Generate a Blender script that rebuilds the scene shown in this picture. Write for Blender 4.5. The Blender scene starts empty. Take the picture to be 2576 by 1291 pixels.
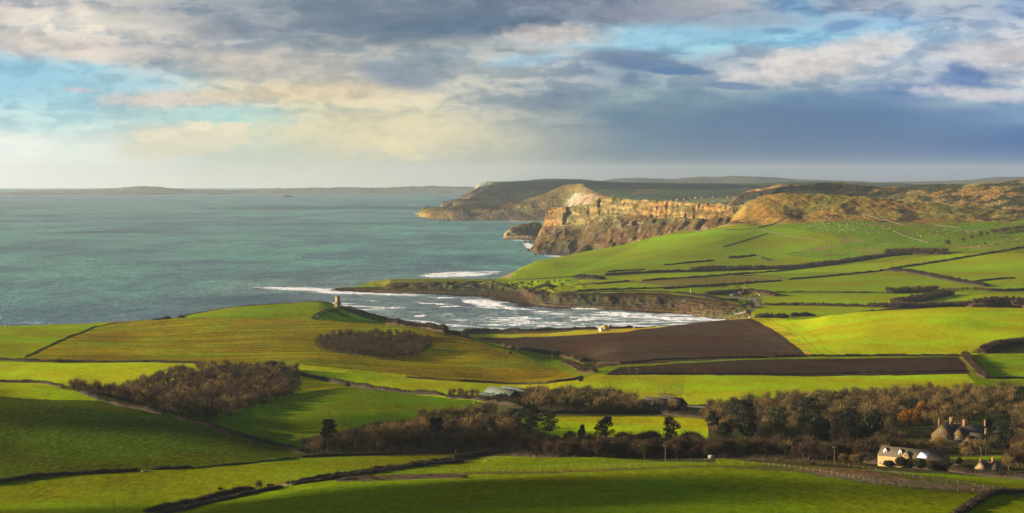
import bpy, math, random
import numpy as np
# ============================================================ camera, sky, sun
SC = bpy.context.scene
F, CU, CV, H, R2 = 5889.0, 1288.0, 430.0, 200.0, 1.48e7     # focal length (in 2576-wide units), eye height, 2 x earth radius
cd = bpy.data.cameras.new('camera'); cam = bpy.data.objects.new('camera', cd); SC.collection.objects.link(cam)
cam.location = (0, 0, H); cam.rotation_euler = (math.radians(90), 0, 0)
cd.sensor_width = 36.0; cd.lens = F/2576*36.0; cd.shift_y = (CV-645.5)/2576.0
cd.clip_start = 0.5; cd.clip_end = 300000.0
SC.camera = cam
SC.view_settings.view_transform = 'Standard'; SC.view_settings.look = 'None'
SC.view_settings.exposure = 1.72; SC.view_settings.gamma = 1.0
EXPO = 2**1.72
SUN_EL, SUN_AZ = 11.5, -92.0        # azimuth from the view direction (+Y), negative to the left
sl = bpy.data.lights.new('sun', 'SUN'); so = bpy.data.objects.new('sun', sl); SC.collection.objects.link(so)
sl.energy = 5.0; sl.angle = math.radians(0.5); sl.color = (1.0, 0.80, 0.55)
_e, _a = math.radians(SUN_EL), math.radians(SUN_AZ)
from mathutils import Vector, Matrix
SUNV = Vector((math.cos(_e)*math.sin(_a), math.cos(_e)*math.cos(_a), math.sin(_e)))
so.rotation_euler = SUNV.to_track_quat('Z', 'Y').to_euler()

def lin(c):
    return tuple(((x/255.0)/12.92 if x/255.0 <= 0.04045 else ((x/255.0+0.055)/1.055)**2.4) for x in c)

class NT:
    """small node helper"""
    def __init__(s, tree): s.t = tree; s.t.nodes.clear()
    def n(s, typ, **kw):
        nd = s.t.nodes.new(typ)
        for k, v in kw.items():
            if k.startswith('i_'):
                key = k[2:]
                nd.inputs[int(key) if key.isdigit() else key.replace('_', ' ')].default_value = v
            else: setattr(nd, k, v)
        return nd
    def l(s, a, b): s.t.links.new(a, b)
    def put(s, sock, v):
        if hasattr(v, 'is_linked') or hasattr(v, 'links'): s.l(v, sock)
        else: sock.default_value = v
    def m(s, op, a, b=None, c=None, clamp=False):
        nd = s.t.nodes.new('ShaderNodeMath'); nd.operation = op; nd.use_clamp = clamp
        for i, v in enumerate((a, b, c)):
            if v is not None: s.put(nd.inputs[i], v)
        return nd.outputs[0]
    def mix(s, f, a, b, mode='MIX'):
        nd = s.t.nodes.new('ShaderNodeMix'); nd.data_type = 'RGBA'; nd.blend_type = mode
        s.put(nd.inputs[0], f)
        for i, v in ((6, a), (7, b)):
            if isinstance(v, tuple): v = tuple(v)[:3]+(1.0,)
            s.put(nd.inputs[i], v)
        return nd.outputs[2]
    def ss(s, x, lo, hi):
        nd = s.t.nodes.new('ShaderNodeMapRange'); nd.interpolation_type = 'SMOOTHSTEP'
        s.put(nd.inputs[0], x); nd.inputs[1].default_value = lo; nd.inputs[2].default_value = hi
        return nd.outputs[0]
    def noise(s, vec, scale, detail=4, rough=0.55, dist=0.0, out=0):
        nd = s.t.nodes.new('ShaderNodeTexNoise')
        if vec is not None: s.l(vec, nd.inputs['Vector'])
        nd.inputs['Scale'].default_value = scale; nd.inputs['Detail'].default_value = detail
        nd.inputs['Roughness'].default_value = rough; nd.inputs['Distortion'].default_value = dist
        return nd.outputs[out]
    def vmul(s, vec, xyz):
        nd = s.t.nodes.new('ShaderNodeVectorMath'); nd.operation = 'MULTIPLY'
        s.l(vec, nd.inputs[0]); nd.inputs[1].default_value = xyz; return nd.outputs[0]
    def comb(s, x, y, z=0.0):
        nd = s.t.nodes.new('ShaderNodeCombineXYZ')
        for i, v in enumerate((x, y, z)): s.put(nd.inputs[i], v)
        return nd.outputs[0]

def build_world():
    w = bpy.data.worlds.new('World'); SC.world = w; w.use_nodes = True
    T = NT(w.node_tree)
    out = T.n('ShaderNodeOutputWorld'); bg = T.n('ShaderNodeBackground'); T.l(bg.outputs[0], out.inputs[0])
    sky = T.n('ShaderNodeTexSky'); sky.sky_type = 'NISHITA'; sky.sun_disc = False
    sky.sun_elevation = math.radians(SUN_EL); sky.sun_rotation = math.radians(SUN_AZ)
    sky.air_density = 1.0; sky.dust_density = 1.5; sky.ozone_density = 1.0
    tc = T.n('ShaderNodeTexCoord'); sp = T.n('ShaderNodeSeparateXYZ'); T.l(tc.outputs['Generated'], sp.inputs[0])
    X, Y, Z = sp.outputs
    # direction angles in degrees
    az = T.m('MULTIPLY', T.m('ARCTAN2', X, Y), 57.29578)
    el = T.m('MULTIPLY', T.m('ARCSINE', Z), 57.29578)
    U0 = T.m('MULTIPLY_ADD', az, F/57.29578, CU)      # finer angular unit, 103 per degree
    V0 = T.m('MULTIPLY_ADD', el, -F/57.29578, CV)
    p = T.comb(T.m('MULTIPLY', U0, 0.001), T.m('MULTIPLY', V0, 0.001), 0.37)
    # warp
    wn = T.noise(T.vmul(p, (4.0, 11.0, 1)), 1.0, 6, 0.6, 0.3, out=1)
    ws = T.n('ShaderNodeSeparateXYZ'); T.l(wn, ws.inputs[0])
    U = T.m('ADD', U0, T.m('MULTIPLY', T.m('SUBTRACT', ws.outputs[0], 0.5), 300.0))
    V = T.m('ADD', V0, T.m('MULTIPLY', T.m('SUBTRACT', ws.outputs[1], 0.5), 110.0))
    # broad colour of the cloud deck and of the clear gaps between, by direction
    rows = SKY_ROWS
    us = [0, 200, 400, 600, 800, 1000, 1200, 1400, 1600, 1800, 2000, 2200, 2400, 2576]
    lo, hi = -500.0, 3076.0
    t = T.m('DIVIDE', T.m('SUBTRACT', U, lo), hi-lo)
    prev = None
    for k, (v, cols) in enumerate(rows):
        r = T.n('ShaderNodeValToRGB'); cr = r.color_ramp; cr.interpolation = 'EASE'
        while len(cr.elements) < len(us): cr.elements.new(0.5)
        for i, (uu, c) in enumerate(zip(us, cols)):
            cr.elements[i].position = (uu-lo)/(hi-lo)
        for i, (uu, c) in enumerate(zip(us, cols)):
            cr.elements[i].color = tuple(x/EXPO for x in lin(c))+(1.0,)
        T.l(t, r.inputs[0])
        if prev is None: prev = r.outputs[0]
        else:
            v0 = rows[k-1][0]
            prev = T.mix(T.ss(V, v0, v), prev, r.outputs[0])
    col = prev
    # cloud texture: streaks and billows, fading into the rain haze
    n1 = T.noise(T.vmul(p, (5.0, 22.0, 1)), 1.0, 7, 0.50, 0.4)
    n2 = T.noise(T.vmul(p, (16.0, 34.0, 2)), 1.0, 6, 0.50, 0.4)
    n3 = T.noise(T.vmul(p, (9.0, 50.0, 1)), 1.0, 5, 0.5, 0.5)
    edge = T.ss(T.m('ADD', T.m('MULTIPLY', n1, 0.6), T.m('MULTIPLY', n2, 0.4)), 0.46, 0.55)
    d = T.m('ADD', T.m('MULTIPLY', T.m('SUBTRACT', n1, 0.5), 0.9), T.m('MULTIPLY', T.m('SUBTRACT', n2, 0.5), 0.7))
    d = T.m('ADD', d, T.m('ADD', T.m('MULTIPLY', T.m('SUBTRACT', edge, 0.5), 0.26), T.m('MULTIPLY', T.m('SUBTRACT', n3, 0.5), 0.5)))
    fade = T.m('MULTIPLY', T.m('SUBTRACT', 1.0, T.ss(V0, 230.0, 400.0)), T.m('SUBTRACT', 1.0, T.m('MULTIPLY', T.ss(U0, 1300.0, 2000.0), T.ss(V0, 200.0, 300.0))))
    d = T.m('MULTIPLY', d, T.m('MULTIPLY_ADD', fade, 0.93, 0.07))
    f = T.m('MULTIPLY_ADD', d, 0.72, 1.0)
    warm = T.mix(T.m('MULTIPLY_ADD', d, 1.1, 0.5, clamp=True), lin((211, 233, 248)), lin((255, 246, 228)))
    col = T.mix(1.0, col, warm, 'MULTIPLY')
    sc = T.n('ShaderNodeVectorMath'); sc.operation = 'SCALE'; T.l(col, sc.inputs[0]); T.l(T.m('MULTIPLY', f, 1.20), sc.inputs['Scale'])
    col = sc.outputs[0]
    # single clouds that stand out: centre, half size, tilt, colour, softness
    e1 = T.m('MULTIPLY', T.m('SUBTRACT', n2, 0.5), 2.4)
    e2 = T.m('MULTIPLY', T.m('SUBTRACT', T.noise(T.vmul(p, (40.0, 60.0, 3)), 1.0, 7, 0.62), 0.5), 1.8)
    for (cu, cv, su, sv, tilt, c, soft, amt) in SKY_CLOUDS:
        du = T.m('SUBTRACT', U0, cu); dv = T.m('SUBTRACT', T.m('SUBTRACT', V0, cv), T.m('MULTIPLY', du, tilt))
        r2 = T.m('ADD', T.m('POWER', T.m('ABSOLUTE', T.m('DIVIDE', du, su)), 2.0), T.m('POWER', T.m('ABSOLUTE', T.m('DIVIDE', dv, sv)), 2.0))
        g = T.m('SUBTRACT', 1.0, T.m('SQRT', r2))
        g = T.m('ADD', g, T.m('MULTIPLY', T.m('ADD', e1, e2), 0.50))
        msk = T.m('MULTIPLY', T.ss(g, -soft, soft), amt)
        lit = T.m('MULTIPLY_ADD', T.m('ADD', d, e2), 0.22, 1.0)
        s2 = T.n('ShaderNodeVectorMath'); s2.operation = 'SCALE'
        s2.inputs[0].default_value = tuple(x/EXPO for x in lin(c)); T.l(lit, s2.inputs['Scale'])
        col = T.mix(msk, col, s2.outputs[0])
    # the physical sky above, with broken high cloud
    s3 = T.n('ShaderNodeVectorMath'); s3.operation = 'SCALE'; T.l(sky.outputs[0], s3.inputs[0]); s3.inputs['Scale'].default_value = 0.05
    cl = T.ss(T.noise(tc.outputs['Generated'], 3.0, 6, 0.6), 0.42, 0.6)
    high = T.mix(T.m('MULTIPLY', cl, 0.85), s3.outputs[0], (0.045, 0.055, 0.075))
    col = T.mix(T.ss(el, 5.5, 14.0), col, high)
    back = T.ss(T.m('ABSOLUTE', az), 30.0, 60.0)
    col = T.mix(back, col, high)
    T.l(col, bg.inputs[0]); bg.inputs[1].default_value = 1.0

SKY_ROWS = [
 (-60, [(165,165,178),(175,170,178),(165,165,172),(160,162,172),(140,148,160),(130,140,155),(120,135,152),(110,128,150),(140,145,160),(150,155,170),(100,140,185),(150,160,185),(150,165,190),(140,160,195)]),
 (20,  [(178,173,180),(178,175,180),(172,172,176),(150,157,170),(140,148,160),(150,155,162),(120,135,150),(100,122,148),(130,140,158),(165,168,178),(120,155,190),(155,165,185),(160,172,192),(130,155,195)]),
 (60,  [(190,184,184),(222,215,206),(212,206,198),(172,172,175),(150,156,164),(120,138,155),(115,132,150),(150,158,165),(165,170,175),(150,190,215),(140,190,220),(130,170,210),(155,170,195),(150,168,200)]),
 (105, [(215,206,198),(200,193,190),(168,171,178),(165,170,178),(155,160,165),(150,155,160),(165,168,168),(185,185,185),(150,185,205),(150,200,222),(150,200,225),(155,195,220),(175,190,210),(185,190,205)]),
 (145, [(190,190,195),(205,200,195),(150,160,172),(180,178,175),(185,182,178),(170,175,178),(175,182,188),(175,182,190),(110,135,165),(150,165,185),(195,195,200),(170,190,210),(170,185,205),(190,192,202)]),
 (185, [(155,200,215),(160,205,222),(185,200,205),(190,188,180),(190,185,175),(165,170,175),(180,182,180),(165,172,180),(130,150,172),(165,175,188),(205,203,203),(190,195,205),(150,165,195),(205,203,208)]),
 (240, [(165,210,225),(165,212,225),(190,205,200),(205,200,185),(205,195,175),(200,195,178),(180,182,178),(150,160,172),(152,170,175),(132,157,172),(112,142,170),(112,142,175),(162,180,198),(172,187,205)]),
 (300, [(190,215,218),(185,218,220),(195,212,205),(170,215,210),(205,205,180),(210,205,180),(185,185,172),(165,170,168),(112,142,155),(97,130,155),(87,122,158),(87,122,162),(102,134,175),(122,150,188)]),
 (350, [(236,238,232),(222,230,222),(212,218,205),(200,208,192),(212,208,182),(222,212,182),(195,192,172),(160,165,162),(107,137,150),(90,122,148),(80,114,150),(82,117,158),(82,117,162),(67,110,165)]),
 (400, [(250,249,242),(236,238,230),(222,225,212),(205,210,192),(205,205,182),(200,200,180),(185,185,170),(152,159,158),(108,132,142),(90,118,140),(82,114,146),(84,118,158),(82,116,158),(80,116,164)]),
 (470, [(252,250,242),(245,243,234),(236,236,220),(228,230,212),(222,222,202),(215,215,195),(192,196,182),(140,148,145),(95,112,126),(75,97,124),(62,90,126),(58,88,132),(56,86,132),(54,84,130)]),
]
SKY_CLOUDS = [
 (330, 60, 190, 30, 0.10, (238,228,210), 0.8, 0.75),
 (120, 120, 260, 26, 0.12, (222,210,198), 0.8, 0.6),
 (1180, 30, 420, 70, 0.05, (108,126,146), 0.9, 0.75),
 (1260, 70, 260, 26, 0.0, (92,118,145), 0.7, 0.6),
 (560, 65, 220, 30, 0.08, (125,138,158), 0.8, 0.6),
 (250, 235, 300, 55, 0.10, (160,203,218), 0.6, 0.8),
 (30, 195, 160, 45, 0.02, (152,200,220), 0.5, 0.75),
 (500, 290, 170, 22, 0.0, (184,213,208), 0.6, 0.7),
 (470, 250, 190, 20, -0.03, (222,208,190), 0.5, 0.85),
 (700, 175, 330, 45, 0.12, (198,190,180), 0.7, 0.55),
 (780, 235, 220, 26, 0.0, (222,205,170), 0.7, 0.7),
 (480, 352, 170, 40, -0.10, (226,218,190), 0.35, 0.85),
 (690, 300, 90, 20, 0.0, (180,215,205), 0.5, 0.6),
 (425, 338, 34, 16, 0.0, (236,228,203), 0.32, 0.7),
 (592, 322, 34, 17, 0.0, (238,228,198), 0.32, 0.8),
 (505, 318, 30, 14, 0.0, (238,230,203), 0.32, 0.8),
 (372, 348, 36, 13, 0.0, (236,228,205), 0.32, 0.7),
 (960, 330, 260, 55, 0.02, (226,214,178), 0.6, 0.75),
 (1000, 375, 60, 20, 0.3, (236,222,178), 0.4, 0.7),
 (1000, 190, 90, 30, 0.25, (140,155,172), 0.5, 0.75),
 (1700, 85, 330, 30, -0.05, (152,200,222), 0.6, 0.8),
 (2120, 75, 260, 24, 0.10, (154,200,224), 0.6, 0.75),
 (1550, 105, 190, 20, 0.0, (155,205,226), 0.6, 0.7),
 (1400, 90, 130, 26, 0.0, (205,195,188), 0.6, 0.8),
 (1700, 40, 360, 26, 0.06, (150,156,172), 0.6, 0.7),
 (1330, 150, 90, 14, -0.1, (165,205,225), 0.6, 0.6),
 (2080, 150, 220, 38, -0.22, (218,212,208), 0.5, 0.85),
 (1590, 150, 110, 22, 0.10, (118,138,164), 0.35, 0.85),
 (1660, 170, 120, 17, 0.12, (104,132,164), 0.3, 0.9),
 (1710, 181, 80, 9, 0.03, (92,126,164), 0.35, 0.85),
 (1850, 218, 75, 9, 0.06, (112,138,170), 0.4, 0.9),
 (2400, 175, 30, 20, 0.0, (104,134,180), 0.4, 0.85),
 (2425, 200, 44, 22, 0.0, (98,130,180), 0.35, 0.85),
 (2370, 205, 26, 18, 0.0, (110,140,184), 0.45, 0.8),
 (2450, 218, 34, 9, 0.1, (108,138,184), 0.4, 0.8),
 (2330, 222, 30, 8, 0.0, (125,150,190), 0.5, 0.7),
 (2260, 235, 70, 26, 0.0, (100,130,178), 0.6, 0.7),
 (2450, 240, 150, 16, 0.06, (210,208,215), 0.5, 0.85),
 (2480, 140, 140, 30, 0.05, (212,205,205), 0.7, 0.7),
 (1960, 80, 45, 9, 0.0, (110,150,190), 0.5, 0.8),
 (2115, 70, 55, 13, -0.15, (110,148,188), 0.45, 0.85),
 (215, 230, 45, 6, 0.05, (195,200,205), 0.4, 0.9),
 (1900, 330, 420, 70, 0.03, (96,120,154), 0.9, 0.6),
 (2540, 370, 160, 22, -0.05, (72,108,165), 0.8, 0.7),
]
build_world()
DEBUG = False
# ============================================================ numeric helpers
rng = np.random.default_rng(7)
_perm = rng.random((256, 256)).astype(np.float32)
def vnoise(x, y):
    xi = np.floor(x).astype(np.int64); yi = np.floor(y).astype(np.int64)
    fx = x-xi; fy = y-yi; fx = fx*fx*(3-2*fx); fy = fy*fy*(3-2*fy)
    a = _perm[xi & 255, yi & 255]; b = _perm[(xi+1) & 255, yi & 255]
    c = _perm[xi & 255, (yi+1) & 255]; d = _perm[(xi+1) & 255, (yi+1) & 255]
    return (a*(1-fx)+b*fx)*(1-fy)+(c*(1-fx)+d*fx)*fy-0.5
def fbm(x, y, octv=4, g=0.5):
    s = 0; a = 1.0
    for k in range(octv):
        s = s+a*vnoise(x+17.3*k, y-9.1*k); x = x*2.03; y = y*2.03; a *= g
    return s
def pchip(xk, yk, x):
    """monotone cubic, xk (n,), yk (n,), x any"""
    xk = np.asarray(xk, float); yk = np.asarray(yk, float)
    h = np.diff(xk); dl = np.diff(yk)/h; n = len(xk); m = np.zeros(n)
    for i in range(1, n-1):
        if dl[i-1]*dl[i] > 0:
            w1 = 2*h[i]+h[i-1]; w2 = h[i]+2*h[i-1]
            m[i] = (w1+w2)/(w1/dl[i-1]+w2/dl[i])
    m[0] = dl[0]; m[-1] = dl[-1]
    x = np.asarray(x, float); xc = np.clip(x, xk[0], xk[-1])
    j = np.clip(np.searchsorted(xk, xc, side='right')-1, 0, n-2)
    t = (xc-xk[j])/h[j]
    return ((1+2*t)*(1-t)**2*yk[j]+t*(1-t)**2*h[j]*m[j]+t*t*(3-2*t)*yk[j+1]+t*t*(t-1)*h[j]*m[j+1])
def y_at(v, h):
    """distance at which ground of height h above the sea shows at row v"""
    k = (v-CV)/F; return (k-math.sqrt(max(k*k-4*(H-h)/R2, 0)))*R2/2
def inside(poly, u, v):
    r = np.zeros(u.shape, bool); n = len(poly)
    for i in range(n):
        x1, y1 = poly[i]; x2, y2 = poly[(i+1) % n]
        if y1 == y2: continue
        c = ((y1 > v) != (y2 > v)) & (u < (x2-x1)*(v-y1)/(y2-y1)+x1)
        r ^= c
    return r
def dist_line(pts, u, v, vs=1.0):
    d = np.full(u.shape, 1e9)
    for (x1, y1), (x2, y2) in zip(pts[:-1], pts[1:]):
        dx, dy = x2-x1, (y2-y1)*vs; L = dx*dx+dy*dy+1e-9
        t = np.clip(((u-x1)*dx+(v-y1)*vs*dy)/L, 0, 1)
        d = np.minimum(d, np.hypot(u-x1-t*dx, (v-y1)*vs-t*dy))
    return d

def mesh_obj(name, verts, faces, mat=None, parent=None, smooth=False):
    """verts (n,3) array, faces (m,k) array or list of lists -> one mesh object"""
    me = bpy.data.meshes.new(name)
    verts = np.asarray(verts, np.float32)
    if isinstance(faces, np.ndarray):
        m, k = faces.shape
        me.vertices.add(len(verts)); me.vertices.foreach_set('co', verts.ravel())
        me.loops.add(m*k); me.loops.foreach_set('vertex_index', faces.astype(np.int32).ravel())
        me.polygons.add(m); me.polygons.foreach_set('loop_start', np.arange(0, m*k, k, dtype=np.int32))
        me.update(calc_edges=True)
    else:
        me.from_pydata([tuple(map(float, p)) for p in verts], [], faces)
    if smooth: me.polygons.foreach_set('use_smooth', np.ones(len(me.polygons), bool))
    if mat is not None: me.materials.append(mat)
    o = bpy.data.objects.new(name, me); SC.collection.objects.link(o)
    if parent is not None: o.parent = parent
    return o
def tag(o, label=None, cat=None, group=None, kind=None):
    if label: o['label'] = label
    if cat: o['category'] = cat
    if group: o['group'] = group
    if kind: o['kind'] = kind
    return o
def empty(name, loc=(0, 0, 0), rz=0.0, label=None, cat=None, group=None):
    o = bpy.data.objects.new(name, None); SC.collection.objects.link(o)
    o.location = loc; o.rotation_euler = (0, 0, rz); o.empty_display_size = 1.0
    return tag(o, label, cat, group)
def set_color(o, name, rgb):
    a = o.data.attributes.new(name, 'FLOAT_COLOR', 'POINT')
    c = np.ones((len(rgb), 4), np.float32); c[:, :3] = rgb
    a.data.foreach_set('color', c.ravel())

# ============================================================ materials
def new_mat(name):
    m = bpy.data.materials.new(name); m.use_nodes = True
    T = NT(m.node_tree); out = T.n('ShaderNodeOutputMaterial'); b = T.n('ShaderNodeBsdfPrincipled')
    T.l(b.outputs[0], out.inputs[0]); b.inputs['Specular IOR Level'].default_value = 0.1
    return m, T, b
def mat_plain(name, rgb, rough=0.8, var=0.25, scale=1.0, spec=0.2, bump=0.0, metallic=0.0):
    m, T, b = new_mat(name)
    g = T.n('ShaderNodeNewGeometry')
    n = T.noise(g.outputs['Position'], scale, 5, 0.6)
    f = T.m('MULTIPLY_ADD', T.m('SUBTRACT', n, 0.5), 2.4*var, 1.0)
    s = T.n('ShaderNodeVectorMath'); s.operation = 'SCALE'; s.inputs[0].default_value = rgb; T.l(f, s.inputs['Scale'])
    T.l(s.outputs[0], b.inputs['Base Color']); b.inputs['Roughness'].default_value = rough
    b.inputs['Specular IOR Level'].default_value = spec; b.inputs['Metallic'].default_value = metallic
    if bump:
        bp = T.n('ShaderNodeBump'); T.l(n, bp.inputs['Height']); bp.inputs['Strength'].default_value = bump; bp.inputs['Distance'].default_value = 0.3
        T.l(bp.outputs[0], b.inputs['Normal'])
    return m
def mat_ground(name, sc=1.0, bumpd=0.35, rock=False):
    """albedo from the 'col' attribute, 'mix' attribute = (tuftiness, streakiness, rock)"""
    m, T, b = new_mat(name)
    at = T.n('ShaderNodeAttribute'); at.attribute_name = 'col'
    am = T.n('ShaderNodeAttribute'); am.attribute_name = 'mix'
    sm = T.n('ShaderNodeSeparateColor'); T.l(am.outputs['Color'], sm.inputs[0])
    tuft, streak, rk = sm.outputs
    g = T.n('ShaderNodeNewGeometry'); P = g.outputs['Position']
    n1 = T.noise(T.vmul(P, (0.012/sc, 0.012/sc, 0.02/sc)), 1.0, 4, 0.5)
    n2 = T.noise(T.vmul(P, (0.35/sc, 0.12/sc, 0.3/sc)), 1.0, 6, 0.62)
    n3 = T.noise(T.vmul(P, (1.6/sc, 0.5/sc, 1.0/sc)), 1.0, 4, 0.6)
    k = T.m('MULTIPLY', T.m('SUBTRACT', n2, 0.5), T.m('MULTIPLY_ADD', tuft, 2.2, 0.75))
    k = T.m('ADD', k, T.m('MULTIPLY', T.m('SUBTRACT', n3, 0.5), T.m('MULTIPLY_ADD', tuft, 1.0, 0.7)))
    k = T.m('ADD', k, T.m('MULTIPLY', T.m('SUBTRACT', n1, 0.5), 1.0))
    f = T.m('ADD', k, 1.0)
    s = T.n('ShaderNodeVectorMath'); s.operation = 'SCALE'; T.l(at.outputs['Color'], s.inputs[0]); T.l(f, s.inputs['Scale'])
    hue = T.mix(T.ss(n1, 0.35, 0.65), (1.18, 0.97, 0.9), (0.86, 1.03, 1.1))
    c = T.mix(1.0, s.outputs[0], hue, 'MULTIPLY')
    T.l(c, b.inputs['Base Color']); b.inputs['Roughness'].default_value = 0.9
    b.inputs['Specular IOR Level'].default_value = 0.0
    hgt = T.m('ADD', T.m('MULTIPLY', n2, T.m('MULTIPLY_ADD', tuft, 1.6, 0.35)), T.m('MULTIPLY', n3, 0.30))
    bp = T.n('ShaderNodeBump'); T.l(hgt, bp.inputs['Height']); bp.inputs['Strength'].default_value = 1.0
    bp.inputs['Distance'].default_value = bumpd*sc; T.l(bp.outputs[0], b.inputs['Normal'])
    return m

# ============================================================ lofted terrain
US_IN = np.arange(-80, 2660, 2.0)
US = np.concatenate([np.linspace(-900, -90, 30), US_IN, np.linspace(2670, 3500, 30)])
class Sheet:
    """terrain interpolated smoothly through feature lines, nearest first.
       line = list of (u, 'v', row, 'y', dist) shortened to (u, v, y) or, with h=True, (u, v, height) or, with g=True, (u, y, height)"""
    def __init__(s, lines, nrows, us=US, rough=None):
        L = []
        for kind, pts in lines:
            uu = []; yy = []; zz = []
            for (u, a, b_) in pts:
                if kind == 'vy': y = b_; z = H-(a-CV)/F*y
                elif kind == 'vh': y = y_at(a, b_); z = H-(a-CV)/F*y
                else: y = a; z = b_-y*y/R2
                uu.append(u); yy.append(y); zz.append(z)
            uu = np.array(uu, float); yy = np.array(yy); zz = np.array(zz)
            sl_ = (zz-H)/yy
            if len(uu) == 1: Y = np.full(len(us), yy[0]); S = np.full(len(us), sl_[0])
            else: Y = pchip(uu, yy, us); S = pchip(uu, sl_, us)
            L.append((Y, H+S*Y))
        for k in range(len(L)-2, -1, -1):     # keep distances increasing
            bad = (L[k][0] > L[k+1][0]-4) & (us > 0) & (us < 2576)
            if bad.any() and DEBUG: print('CLAMP', k, us[bad].min(), us[bad].max(), (L[k][0]-L[k+1][0])[bad].max(), L[k][1][bad].max(), us[0])
            L[k] = (np.minimum(L[k][0], L[k+1][0]-4.0), L[k][1])
        YK = np.array([a for a, _ in L]); ZK = np.array([b for _, b in L])      # (n, U)
        n = len(L); h = np.diff(YK, axis=0); dl = np.diff(ZK, axis=0)/h
        M = np.zeros_like(ZK)
        for i in range(1, n-1):
            ok = dl[i-1]*dl[i] > 0
            w1 = 2*h[i]+h[i-1]; w2 = h[i]+2*h[i-1]
            with np.errstate(divide='ignore', invalid='ignore'):
                mm = (w1+w2)/(w1/dl[i-1]+w2/dl[i])
            M[i] = np.where(ok, mm, 0)
        M[0] = dl[0]; M[-1] = dl[-1]
        ys = []; zs = []
        for i in range(n-1):
            r = nrows[i]
            for q in range(r+(1 if i == n-2 else 0)):
                t = q/r
                ys.append(YK[i]+h[i]*t)
                zs.append((1+2*t)*(1-t)**2*ZK[i]+t*(1-t)**2*h[i]*M[i]+t*t*(3-2*t)*ZK[i+1]+t*t*(t-1)*h[i]*M[i+1])
        s.us = us; s.Y = np.array(ys); s.Z = np.array(zs); s.U = np.broadcast_to(us, s.Y.shape)
        s.X = (s.U-CU)/F*s.Y
        s.V0 = CV+F*(H-s.Z)/s.Y
        if rough is not None: s.Z = s.Z+rough(s)
        s.V = CV+F*(H-s.Z)/s.Y
    def build(s, name, mat, col, mixa, faces_mask=None):
        R, C = s.Y.shape
        v = np.stack([s.X, s.Y, s.Z], -1).reshape(-1, 3)
        i = np.arange(R*C).reshape(R, C)
        f = np.stack([i[:-1, :-1], i[:-1, 1:], i[1:, 1:], i[1:, :-1]], -1).reshape(-1, 4)
        keep = s.under
        o = mesh_obj(name, v, f[~keep] if keep is not None else f, mat, smooth=True)
        set_color(o, 'col', col.reshape(-1, 3)); set_color(o, 'mix', mixa.reshape(-1, 3))
        return o
    under = None
    def cull_under(s, lim=-4.0):
        """drop faces well under the sea"""
        hgt = s.Z+(s.X**2+s.Y**2)/R2
        b = hgt < lim
        s.under = (b[:-1, :-1] & b[1:, :-1] & b[:-1, 1:] & b[1:, 1:]).ravel()
    def column(s, u):
        u = min(max(u, s.us[0]+1e-3), s.us[-1]-1e-3)
        j = int(np.searchsorted(s.us, u)-1); t = (u-s.us[j])/(s.us[j+1]-s.us[j])
        return s.Y[:, j]*(1-t)+s.Y[:, j+1]*t, s.Z[:, j]*(1-t)+s.Z[:, j+1]*t
    def hit(s, u, v):
        """first ground point seen at (u, v)"""
        Y, Z = s.column(u); V = CV+F*(H-Z)/Y
        env = np.minimum.accumulate(V)
        k = int(np.argmax(env <= v))
        if env[-1] > v: k = int(np.argmin(V)); 
        if k == 0: y, z = Y[0], Z[0]
        else:
            a = (V[k-1]-v)/(V[k-1]-V[k]+1e-9); a = min(max(a, 0), 1)
            y = Y[k-1]+a*(Y[k]-Y[k-1]); z = Z[k-1]+a*(Z[k]-Z[k-1])
        return Vector(((u-CU)/F*y, y, z))
    def at(s, u, y):
        Y, Z = s.column(u); z = float(np.interp(y, Y, Z)); return Vector(((u-CU)/F*y, y, z))
    def xy(s, x, y):
        return s.at(CU+F*x/y, y)
def paint(sh, base, regions, u=None, v=None):
    U = sh.U; V = sh.V0
    jit = fbm(sh.X*0.05, sh.Y*0.05, 3)*2.0
    col = np.empty(U.shape+(3,), np.float32); col[:] = base[:3]
    mx = np.zeros_like(col); mx[..., 0] = base[3] if len(base) > 3 else 0.2
    for poly, c in regions:
        pu = [p[0] for p in poly]; pv = [p[1] for p in poly]
        m = inside(poly, U+jit*0.8, V+jit*0.35)
        if callable(c):
            cc = c(sh, m); col[m] = cc[0]; mx[m, 0] = cc[1]
        else:
            col[m] = c[:3]; mx[m, 0] = c[3] if len(c) > 3 else 0.15
    return col, mx
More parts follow.
